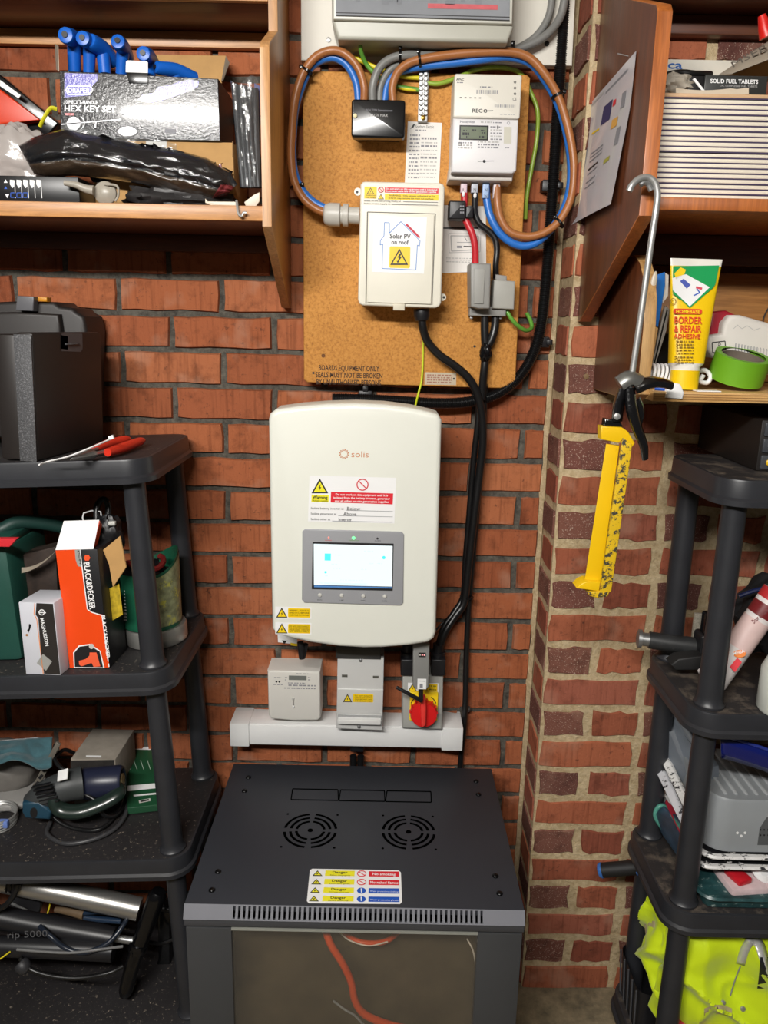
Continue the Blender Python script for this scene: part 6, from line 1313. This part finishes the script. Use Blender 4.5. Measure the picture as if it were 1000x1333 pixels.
s = MB(); s.prism([P(x, y, .33) for x, y in ((921, 437), (941, 434), (943, 420), (952, 410), (965, 410), (1015, 424), (1015, 490), (990, 478), (960, 468), (930, 466), (920, 452))], (0, .05, 0), PW, .008, 3); o = s.build('bag', th)
s = MB(); s.prism([P(x, y, .31) for x, y in ((923, 437), (928, 406), (946, 404), (962, 412), (945, 420), (941, 436))], (0, .03, 0), mat('bag_crimson', '#a81a2e', 0.5, var=0.05), .004); s.build('red_top', th)
pr = front(.33)
for k in range(11):
    x = 958+k*4; pr.line((x, 447+k*.7), (x-1.5, 463+k*1.1), 1.1, GINK); pr.line((x+1.5, 448+k*.7), (x, 456+k*1.0), .6, LINK)
pr.path([(927, 446), (944, 444), (945, 458), (928, 459), (927, 446)], 1.2, INK); pr.text('89', (938, 457), (939.5, 446), 4.5, INK); pr.path([(955, 428), (960, 423), (966, 428), (973, 424), (982, 430), (990, 427)], .8, LINK); pr.build('print', o)
th = thing('blue_pen', 'blue pen with white cap lying at the plywood shelf edge', 'pen')
s = MB(); s.tube([P(853, 505, .405), P(872, 507, .415)], .004, BLUE, 10, 2, raw=True); s.build('barrel', th)
s = MB(); s.prism([P(x, y, .43) for x, y in ((870, 505), (877, 498), (886, 500), (891, 511), (889, 520), (867, 518))], (0, .012, 0), LABELW, .002); s.build('cap', th)
s = MB(); pp = P(915, 507, .41); s.bx(P(905, 507, .41).x, P(936, 507, .41).x, -.42, -.40, SZ, SZ+.0015, LABELW); s.build('paper_slip', None, 'thin white paper slip on the plywood shelf', 'paper')
# ------------------------------------------------------------------ caulking gun hanging from the shelf
th = thing('caulking_gun', 'yellow caulking gun hanging from the right shelf by its steel rod', 'caulking gun')
YG = mat('gun_yellow', '#e6b90c', 0.4, var=0.04, vs_=8, dust=('#5b5234', 0.70, 0.76, 40)); YW = mat('gun_yellow_worn', '#d9b21a', 0.5, var=0.1, dust=('#3c3a33', 0.52, 0.56, 120)); KG = foil('gun_black_gloss', '#0e0e10', 0.15, 0.4)
GD = .485
s = MB(); s.tube([P(*q_) for q_ in ((819, 249, .495), (823, 241, .495), (832, 233, .492), (843, 231, .49), (852, 237, .49), (856, 250, .49), (855, 268, .49), (848, 315, .49), (836, 400, .488), (824, 480, .486), (818, 515, .485))], .0048, SILVER, 12, 8); s.build('rod', th)
s = MB(); s.tube([P(*q_) for q_ in ((833, 241, .488), (838, 238, .488), (844, 240, .488), (848, 248, .488))], .004, STEEL, 8, 5); s.build('hook_pawl', th)
s = MB(); s.prism([P(x, y, GD) for x, y in ((789, 578), (806.5, 580), (782, 759), (761, 756))], (.002, .004, 0), YG, .001); s.build('frame_rail', th)
s = MB(); s.prism([P(x, y, GD+.014) for x, y in ((811, 570), (823, 578), (822, 590), (796, 771), (781, 772))], (0, .005, 0), YW, .001); s.build('frame_rail', th)
s = MB(); s.prism([P(x, y, GD+.012) for x, y in ((783, 555), (810, 556.5), (818, 562), (827, 577), (822, 584), (811, 572), (806, 577), (783, 572))], (0, .022, 0), YG, .0015); s.build('end_plate', th)
s = MB(); s.prism([P(x, y, GD+.012) for x, y in ((751, 766), (757, 760), (764, 757), (782, 758), (780, 770), (765, 768))], (0, .03, 0), YG, .0015); s.build('nozzle_stop', th)
s = MB(); s.prism([P(x, y, GD+.014) for x, y in ((764, 771), (795, 769), (791, 777), (778, 779), (768, 776))], (0, .02, 0), YW, .002); s.build('nozzle_rim', th)
s = MB(); s.tube([P(806, 500, .49), P(820, 492, .49), P(834, 497, .485)], lambda u: .013, mat('gun_steel_dirty', '#8a8a86', 0.35, 0.7, var=0.3), 12, 5, flat=.7); s.build('latch', th)
s = MB(); s.tube([P(826, 505, .49), P(845, 498, .49), P(860, 498, .48), P(874, 502, .475)], lambda u: .0115-.003*u, KG, 12, 6, flat=.7); s.build('handle', th)
s = MB(); s.tube([P(820, 505, .492), P(822, 530, .494), P(829, 556, .496), P(838, 580, .496), P(840, 598, .494)], lambda u: .012-.004*abs(u-.3)*2, KG, 12, 6, flat=.7); s.build('trigger', th)
s = MB(); s.tube([P(812, 507, .486), P(806, 525, .486), P(803, 548, .486)], lambda u: .011, KG, 12, 5, flat=.7); s.build('handle_bracket', th)
s = MB(); s.tube([P(828, 520, .484), P(834, 535, .484), P(830, 555, .484)], lambda u: .008, KG, 10, 5, flat=.7); s.build('linkage', th)
s = MB(); s.lathe([(.005, 0), (.005, .003), (.002, .004)], P(803, 542, .497), (0, -1, 0), SILVER, 12); s.build('rivet', th)
s = MB(); s.prism([P(x, y, GD+.005) for x, y in ((788, 545), (808, 549), (812, 556), (786, 556))], (0, .015, 0), KG, .002); s.build('mount', th)
s = MB(); s.lathe([(.0055, 0), (.0055, .003), (.002, .004)], P(763, 490, PD+.004), (0, -1, 0), mat('rusty_plug', '#7a6040', 0.7), 12); s.build('screw_plug', None, 'brownish screw plug in the pier beside the bracket', 'plug')
# ------------------------------------------------------------------ plastic shelving, right
ZR = [1.325, .92, .52, .115]; UX0 = .537; UD0, UD1 = .215, .480
shelving('plastic_shelving', 'black plastic shelving unit at the right edge of the photo', UX0, 1.22, UD0, UD1, ZR, None, .0, DUSTY)
def rk(t, x, y, lift=0.0): return PZ(x, y, ZR[t]+lift+.0008)
# organiser on top
th = thing('drawer_organiser', 'black drawer organiser on top of the right shelving', 'organiser')
A = rk(0, 984, 613); B = rk(0, 908, 582); hz_ = zat(A, 547)-A.z; OB = mat('organiser_black', '#15110f', 0.5, var=0.1)
wv = V((.24, 0, 0)); e2 = V((B.x-A.x, B.y-A.y, 0)); wv = V((-e2.y, e2.x, 0)).normalized()*.24; wv = wv if wv.x > 0 else -wv
hz_ = min(hz_, 1.4385-A.z)
s = MB(); obox(s, A, wv, e2, V((0, 0, hz_)), OB, .002); bd = s.build('cabinet', th)
n_ = wv.cross(V((0, 0, 1))).normalized(); n_ = n_ if n_.y < 0 else -n_
for k in range(3):
    s = MB(); obox(s, A+wv*.02+V((0, 0, .004+k*hz_*.32))+n_*.004, wv*.4, -n_*.005, V((0, 0, hz_*.27)), mat('drawer_grey', '#3c3f44', 0.35), .002); o = s.build('drawer', th)
    s = MB(); s.lathe([(.004, 0), (.0055, .004), (.002, .007)], A+wv*.07+V((0, 0, .004+k*hz_*.32+hz_*.14))+n_*.004, n_, LABELW if k != 0 else mat('knob_yellow', '#e2b21c', 0.4), 12); s.build('knob', o)
# second deck
th = thing('clamp_tool', 'black bar clamp with chrome end on the second right shelf', 'clamp')
GB_ = mat('tool_dusty_black', '#2a2b2c', 0.45, var=0.25, vs_=40, dust=('#8c8c8c', 0.66, 0.75, 120))
s = MB(); s.tube([P(845, 833, .29), P(880, 838, .30), P(925, 843, .31)], .0165, GB_, 16, 4); s.build('bar', th)
s = MB(); a, b = P(846, 833, .29), P(829, 831, .285); L = (b-a).length; s.lathe([(.013, 0), (.013, L*.6), (.018, L*.62), (.018, L*.9), (.012, L)], a, b-a, STEEL, 16); s.build('chrome_end', th)
s = MB(); pxbox(s, 911, 828, 932, 874, .335, .30, BLACK, .004, r=.006); s.build('jaw', th)
s = MB(); pxbox(s, 918, 800, 934, 834, .33, .31, BLACKG, .003, r=.004); s.build('upright', th)
s = MB(); s.prism([P(x, y, .35) for x, y in ((874, 866), (884, 858), (915, 854), (930, 856), (928, 872), (880, 873))], (0, .03, 0), mat('clamp_pad', '#1b1b1b', 0.6), .003); s.build('pad', th)
s = MB(); s.bx(P(902, 815, .235).x, P(918, 815, .235).x, -.24, -.232, ZR[1]+.03, ZR[1]+.09, mat('grey_bristle', '#8b8578', 0.8, var=0.3, vs_=300), .001); s.build('brush_head', None, 'grey bristle brush standing behind the clamp bar', 'brush')
th = thing('sealant_cartridge', 'white and red sealant cartridge leaning on the second right shelf', 'cartridge')
a, b = P(928, 888, .40), P(1012, 770, .40); a = a; ax = b-a; L = ax.length; r_ = .0235
SW_ = mat('cartridge_white', '#d9d2d0', 0.4, var=0.03); s = MB(); s.lathe([(r_-.002, 0), (r_, .002), (r_, L)], a, ax, SW_, 32); o = s.build('tube', th)
def band(f0, f1, m, dr=.0004):
    s = MB(); s.lathe([(r_+dr, L*f0), (r_+dr, L*f1)], a, ax, m, 32, cap=False); s.build('colour_band', o)
band(.74, .86, mat('band_maroon', '#6e1a1e', 0.4)); band(.40, .70, mat('band_pinkish', '#d8bcb8', 0.4)); band(.90, 1.0, mat('band_red', '#b5282c', 0.4))
s = MB(); s.tube([P(914, 872, .375), P(922, 892, .375)], .008, SW_, 10, 2, raw=True); s.build('nozzle', th)
nn = (CAMP-a.lerp(b, .3)).normalized(); nn = (nn-ax*nn.dot(ax)/ax.dot(ax)).normalized()
pr = Print(a.lerp(b, .3)+nn*(r_+.0012), nn); pr.disc(963, 851, 8.5, mat('band_orange', '#e8812e', 0.4, var=0), 5); pr.poly([(950, 868), (960, 856), (966, 862), (957, 875)], RED); pr.up(); pr.text('MEGA', (955, 853), (970, 849), 4, LABELW, True); pr.text('Door & Frame', (982, 812), (1001, 795), 6, mat('band_maroon', '#6e1a1e'), True); pr.build('print', o)
th = thing('spirit_bottle', 'clear plastic bottle with green edged label at the right edge', 'bottle')
c_ = rk(1, 1016, 925); r_ = abs(P(1016, 900, -c_.y).x-P(986, 900, -c_.y).x); BT = mat('bottle_milky', '#c8cbc4', 0.25, var=0.04)
s = MB(); s.lathe([(r_*.9, 0), (r_, .006), (r_, .075), (r_*.8, .095), (r_*.42, .108), (r_*.42, .125)], c_, (0, 0, 1), BT, 32); o = s.build('body', th)
s = MB(); j = []
for k in range(12):
    a_ = R(-135+k*8); j += [c_+V((math.cos(a_)*(r_+.0006), math.sin(a_)*(r_+.0006), z)) for z in (.022, .024, .068, .07)]
s.add(j, [[4*i+q, 4*i+4+q, 4*i+5+q, 4*i+1+q] for i in range(11) for q in (0, 2)], mat('label_lime', '#8fb83a', 0.5, var=0)); s.add(j, [[4*i+1, 4*i+5, 4*i+6, 4*i+2] for i in range(11)], LABELW); s.build('label', o)
s = MB(); s.blob(P(1000, 800, .27), (.06, .06, .075), mat('bag_black_cloth', '#131316', 0.8, var=0.2, bump=0.4, bs=60), .25, 2.5, 8, 20); ob = s.build('black_bag', None, 'black fabric bag behind the sealant cartridge', 'bag')
s = MB(); s.tube([P(962, 776, .335), P(985, 768, .34), P(1010, 764, .34)], .004, mat('navy_piping', '#1b2550', 0.35), 8, 4); s.build('navy_rod', None, 'navy blue rod lying over the black bag', 'rod')
# third deck: step stool, trays
th = thing('step_stool', 'grey plastic step stool with ribbed top on the third right shelf', 'stool')
SG_ = mat('stool_grey', '#8d9194', 0.42, var=0.04, vs_=10)
SD = .435; zb_ = ZR[2]+.099; zt_ = zat(P(960, 1045, SD), 1042)
c0 = P(928, 1050, SD); ox0 = c0.x
out = [V((ox0+.17+a, -SD+.09+b, 0)) for a, b in rrect(.34, .18, .04, 6)]
s = MB(); s.rings([[p+V((0, 0, zb_)) for p in out], [p+V((0, 0, zt_-.006)) for p in out], [V((ox0+.17+(p.x-ox0-.17)*.985, -SD+.09+(p.y+SD-.09)*.97, zt_)) for p in out]], SG_); o = s.build('skirt', th)
for k in range(16):
    s = MB(); x = ox0+.03+k*.019; s.box((x, -SD+.09, zt_+.0012), (.006, .145, .0035), mat('stool_rib', '#a5a8aa', 0.4), .0012, M=Matrix.Rotation(R(0), 3, 'Z')); s.build('tread_rib', o)
pr = front(SD); pr.poly([(986, 1100), (989, 1078), (998, 1064), (1020, 1060), (1020, 1100)], mat('stool_opening_shade', '#55585a', 0.5)); pr.up()  # flat darker polygon paints the shade inside the leg opening
[pr.disc(990+(k % 3)*5, 1080+(k//3)*7, 1.2, INK) for k in range(6)]; [pr.disc(960+k*5, 1084+(k % 2)*4, 1.8, LABELW) for k in range(3)]; pr.build('painted_leg_opening', o)
th = thing('leaning_grey_tray', 'grey plastic tray standing on end behind the right shelf leg', 'tray')
q = [P(862, 935, .25), P(872, 926, .235), P(925, 1000, .37), P(925, 1085, .37), P(866, 1010, .25)]
s = MB(); s.prism(q, (.02, .01, 0), mat('tray_grey_blue', '#787f88', 0.4, var=0.06), .004); o = s.build('wall', th)
s = MB(); s.tube([P(862, 950, .252), P(864, 934, .25), P(872, 928, .248), P(884, 936, .26), P(924, 1000, .375)], .005, mat('tray_rim_grey', '#8d9298', 0.4), 10, 6); s.build('rim', th)
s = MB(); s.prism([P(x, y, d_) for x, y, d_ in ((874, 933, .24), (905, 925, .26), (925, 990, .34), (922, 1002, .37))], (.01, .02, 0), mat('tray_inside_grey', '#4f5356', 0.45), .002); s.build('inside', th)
th = thing('blue_tray', 'glossy navy blue tray under the right second shelf', 'tray')
s = MB(); s.grid(lambda u, v: P(938+80*u, 958+20*u+6*u*u+26*v, .45-.01*v), 10, 3, mat('tray_navy', '#101c66', 0.2, var=0.05, coat=0.5)); o = s.build('side', th); m_ = o.modifiers.new('thick', 'SOLIDIFY'); m_.thickness = .006
s = MB(); s.tube([P(938+80*u, 957+20*u+6*u*u, .453) for u in (0, .25, .5, .75, 1)], .003, mat('tray_navy_rim', '#2c3a8c', 0.2), 8, 4); s.build('rim', th)
PTB = mat('paint_tray_black', '#1c1c1e', 0.4, var=0.2, vs_=40, dust=('#d8d6d2', 0.60, 0.66, 60)); PTW = mat('dried_white_paint', '#d9d8d6', 0.45, var=0.08, vs_=40, dust=('#26262a', 0.55, 0.60, 90)); PTT = mat('dried_teal_paint', '#274a4c', 0.35, var=0.4, vs_=40, dust=('#aebfba', 0.58, 0.66, 70))
def tray(name, label, x0, x1, d0, d1, z0, z1, mo, mr, xr=1.05, tl=0.0, group='paint trays stacked on the third right shelf'):
    th = thing(name, label, 'paint tray', group); M_ = Matrix.Translation(V((x0, -d1, z0))) @ Matrix.Rotation(tl, 4, 'X') @ Matrix.Translation(-V((x0, -d1, z0))); s = MB(M_); cx, cy = (x0+xr)/2, -(d0+d1)/2; W_, D_ = xr-x0, d1-d0
    rr_ = lambda o_, z: [V((cx+a, cy+b, z)) for a, b in rrect(W_+2*o_, D_+2*o_, max(.025+o_, .006), 5)]
    s.rings([rr_(-.018, z0), rr_(-.010, z0+.004), rr_(-.004, z1-.006)], mo); s.rings([rr_(-.006, z1-.006), rr_(-.014, z0+.008)], mo, False, True); o = s.build('tray', th)
    s = MB(M_); s.rings([rr_(-.006, z1-.007), rr_(.004, z1-.007), rr_(.006, z1-.004), rr_(.003, z1), rr_(-.004, z1), rr_(-.008, z1-.006)], mr, False, False); s.build('rim', th); return th
z_ = ZR[2]+.001
x0 = rk(2, 945, 1188).x-.045
tray('paint_tray', 'teal stained paint tray at the bottom of the stack', x0, 0, .24, .476, z_, z_+.034, PTT, PTT)
s = MB(); s.box((x0+.20, -.40, z_+.030), (.30, .10, .020), mat('dried_pink_paint', '#cdb6b8', 0.5, var=0.15, vs_=40), .006, M=Matrix.Rotation(R(6), 3, 'Z')); s.build('paint_pad', None, 'pinkish white paint pad lying in the bottom tray', 'paint pad')
tray('paint_tray', 'black paint tray with thick white rim above the teal one', x0-.004, 0, .23, .448, z_+.062, z_+.079, PTB, PTW)
tray('paint_tray', 'uppermost black paint tray with flaking white rim under the stool', x0+.006, 0, .23, .444, z_+.080, z_+.097, PTB, PTW)
s = MB(); c_ = P(967, 1150, .455); s.box(V((c_.x, -.435, z_+.047)), (.030, .04, .012), mat('red_block', '#c41f2b', 0.35), .003, M=Matrix.Rotation(R(20), 3, 'Z')); s.build('red_scraper', None, 'red plastic block on the paint pad in the bottom tray', 'scraper')
s = MB(); s.lathe([(.018, 0), (.024, .01), (.018, .02)], V((P(1000, 1145, .45).x, -.42, z_+.044)), (.2, -.5, .8), LABELW, 20); s.build('white_roller', None, 'white round roller end beside the red block', 'roller')
# tools leaning at the left end of the third deck
for nm, lb, q, m in (('roller_frame', 'white painted roller frame leaning left of the stool, upper one', [(858, 985, .25), (866, 980, .25), (905, 1062, .40), (897, 1066, .40)], PTW), ('roller_frame', 'white painted roller frame leaning left of the stool, lower one', [(853, 1003, .26), (861, 997, .26), (898, 1078, .42), (890, 1080, .42)], mat('painted_bar', '#c9cacf', 0.4, var=0.06, dust=('#3a3a40', 0.58, 0.62, 70))), ('dark_roller', 'paint crusted dark roller between the white frames', [(866, 990, .24), (880, 985, .24), (908, 1040, .35), (900, 1056, .36)], mat('crusted_paint', '#bdb8aa', 0.7, var=0.2, dust=('#1d1c1c', 0.50, 0.56, 60))), ('red_tray_edge', 'red plastic strip leaning beside the roller frames', [(866, 1046, .28), (874, 1044, .28), (898, 1095, .42), (890, 1096, .42)], mat('strip_crimson', '#a82a3c', 0.35, var=0.1))):
    s = MB(); s.prism([P(x, y, d_) for x, y, d_ in q], (.006, .012, 0), m, .002); s.build(nm, None, lb, 'painting tool')
th = thing('teal_paint_cup', 'teal stained paint cup leaning by the right shelf leg', 'cup')
s = MB(); s.prism([P(x, y, d_) for x, y, d_ in ((852, 1056, .27), (860, 1047, .27), (890, 1075, .38), (888, 1105, .38), (885, 1120, .38), (860, 1085, .27))], (.02, .015, 0), mat('cup_blue_grey', '#33475a', 0.35, var=0.3, vs_=50), .004); s.build('body', th)
s = MB(); s.tube([P(*q_) for q_ in ((862, 1078, .275), (853, 1062, .275), (858, 1050, .275), (868, 1052, .285), (888, 1080, .38))], .0045, mat('cup_teal_rim', '#4f8f80', 0.4, var=0.3), 10, 6); s.build('rim', th)
th = thing('screwdriver', 'black and blue tool handle poking out left of the right shelving', 'hand tool')
a, b = P(783, 1133, .22), P(838, 1128, .25); s = MB(); s.tube([a, a.lerp(b, .5), b], .0155, mat('grip_black', '#1a1a1c', 0.55, var=0.2), 14, 5); s.build('grip', th)
s = MB(); ax = (a-b).normalized(); s.lathe([(.0163, 0), (.0165, .004), (.014, .008)], a-ax*.003, ax, mat('grip_blue', '#3a6cb4', 0.4), 16); s.build('blue_end', th)
s = MB(); s.tube([a.lerp(b, .8)+V((0, -.012, -.003)), b+V((0, -.012, -.003))], .006, mat('grip_blue', '#3a6cb4'), 8, 2, raw=True); s.build('blue_inlay', th)
# bottom deck: hi-vis jacket, red tin, basket
HV = mat('hi_vis_yellow', '#cfe60a', 0.6, var=0.05, vs_=12, bump=0.15, bs=400, sheen=0.2); HL = mat('jacket_lining', '#b9ab84', 0.7, var=0.08)
th = thing('hi_vis_jacket', 'bright yellow hi-vis jacket bundled on the bottom right shelf', 'jacket')
def fold(p, k=1.0):
    q = p+V((.06*noise.noise(p*7), .06*noise.noise(p*7+V((9, 0, 0))), .06*noise.noise(p*7+V((0, 9, 0)))))
    a = 1-abs(math.sin(26*(q.x*.8+q.z*.55)+1)); b = 1-abs(math.sin(37*(q.x*.55-q.z*.7)+2*noise.noise(p*9))); c3 = noise.noise(p*11)
    return (.016*a*a+.011*b*b*max(0, noise.noise(p*6+V((4, 4, 4)))+.45)+.012*c3-.008)*k
zj = ZR[2]-.046
def jk(u, v):      # front of the bundle
    x = .562+.42*u; z = zj-(.262+.085*min(u/.14, 1))*v; d_ = .405+.052*math.sin(math.pi*min(v*.8+.12, 1))-.045*(1-min(u*6, 1)); p = V((x, -d_, z)); f_ = fold(p, 2.0); return p+V((0, -f_, 0))
s = MB(); s.grid(jk, 90, 70, HV); JB = BVHTree.FromPolygons(s.v, s.f); o = s.build('front_panel', th, ang=60); m_ = o.modifiers.new('thick', 'SOLIDIFY'); m_.thickness = .004
def js(u, v):      # left side bundle between the legs, bulging out past the deck
    t_ = math.sin(math.pi*v)**.6; y = -(.275+.155*u); z = zj-.012-.215*v-.02*u; x = .580-.034*t_*math.sin(math.pi*min(u*1.1, 1))-.012*noise.noise(V((u*5, v*6, 4))); p = V((x, y, z)); f_ = fold(V((p.y*1.3, p.x+4, p.z*1.3)), 1.6); return p+V((-f_*.9, 0, 0))
s = MB(); s.grid(js, 56, 60, HV); o = s.build('sleeve', th, ang=60); m_ = o.modifiers.new('thick', 'SOLIDIFY'); m_.thickness = .004
s = MB(); s.blob(P(858, 1205, .33)+V((-.008, 0, 0)), (.016, .03, .055), HL, .3, 3, 5, 16); s.build('cuff_lining', th, label='beige lining')
s = MB(); s.tube([P(852, 1178, .31), P(855, 1190, .315), P(859, 1199, .32)], .003, INK, 8, 4); s.build('drawstring', th)
def onj(x, y, lift=.002):
    h_ = JB.ray_cast(CAMP, ray(x, y).normalized())[0]; return (h_ if h_ is not None else P(x, y, .47))-ray(x, y).normalized()*(lift+.006)
RT = mat('reflective_silver', '#cfcfcc', 0.3, 0.3, var=0.1, vs_=60)
cl = spline([V((x, y, 0)) for x, y in ((964, 1256), (970, 1236), (979, 1224), (989, 1229), (995, 1248), (1001, 1272))], 6)
s = MB(); pr_ = []
for i, c_ in enumerate(cl):
    tg = (cl[min(i+1, len(cl)-1)]-cl[max(i-1, 0)]).normalized(); nx_ = V((-tg.y, tg.x, 0)); pr_ += [onj(c_.x+nx_.x*w_, c_.y+nx_.y*w_, .003+.003*(1-abs(w_)/6)) for w_ in (-6, 0, 6)]
s.add(pr_, [[3*i+q, 3*i+q+1, 3*i+q+4, 3*i+q+3] for i in range(len(cl)-1) for q in (0, 1)], RT); o = s.build('reflective_tape', th); m_ = o.modifiers.new('thick', 'SOLIDIFY'); m_.thickness = .002
s = MB(); s.grid(lambda u, v: onj(990+16*u-4*v*(1-u), 1246+44*v+4*math.sin(v*4), .004), 4, 8, mat('jacket_navy', '#14161e', 0.7)); s.build('navy_trim', th)
s = MB(); s.tube([onj(964, 1258, .004), onj(957, 1276, .004), onj(951, 1296, .004)], .0012, GINK, 6, 4); s.build('zip_edge', th)
for x, y in ((941, 1305), (967, 1313)):
    s = MB(); s.lathe([(.0052, 0), (.005, .002), (.0025, .003)], onj(x, y, .001), (0, -1, .3), SILVER, 14); s.build('press_stud', th)
s = MB(); s.grid(lambda u, v: onj(917+36*u, 1313+12*v-5*math.sin(u*3.1), .003), 8, 4, HL); s.build('pocket_lining', th)
th = thing('red_tin', 'red and silver tin under the hi-vis jacket', 'tin')
c_ = V((P(905, 1320, .42).x+.012, -.385, ZR[3]+.001)); r_ = .056
s = MB(); s.lathe([(r_, 0), (r_, .075), (r_*.98, .08)], c_, (0, 0, 1), mat('tin_silver', '#9a9a98', 0.35, 0.5), 32); o = s.build('body', th)
s = MB(); s.lathe([(r_+.002, .080), (r_+.003, .084), (r_+.003, .100), (r_*.98, .104)], c_, (0, 0, 1), mat('tin_red', '#b01a22', 0.35), 32); s.build('lid', th)
s = MB(); s.lathe([(r_+.0006, .045), (r_+.0006, .065)], c_, (0, 0, 1), mat('tin_red', '#b01a22'), 32, cap=False); s.build('red_band', o)
th = thing('black_basket', 'black plastic basket behind the shelf leg under the jacket sleeve', 'basket')
s = MB(); b0_ = V((.60, -.30, ZR[3]+.001)); s.rings([[b0_+V((a, b, 0)) for a, b in rrect(.10, .12, .02, 4)], [b0_+V((a*1.12, b*1.12, .11)) for a, b in rrect(.10, .12, .02, 4)]], BLACK, True, False); o = s.build('side', th)
for k in range(5):
    s = MB(); s.tube([b0_+V((-.052, -.05+k*.024, .005)), b0_+V((-.058, -.056+k*.027, .108))], .002, DGREY, 6, 2, raw=True); s.build('rib', o)
# ------------------------------------------------------------------ put each empty at the base of its thing
for t in THINGS:
    lo = V((9, 9, 9)); hi = -lo
    for ch in t.children:
        for v in ch.bound_box:
            q = V(v)+WPOS[ch]
            for i in range(3): lo[i] = min(lo[i], q[i]); hi[i] = max(hi[i], q[i])
    b = V(((lo.x+hi.x)/2, (lo.y+hi.y)/2, lo.z)); t.location = b
    for ch in t.children: ch.location = ch.location-b
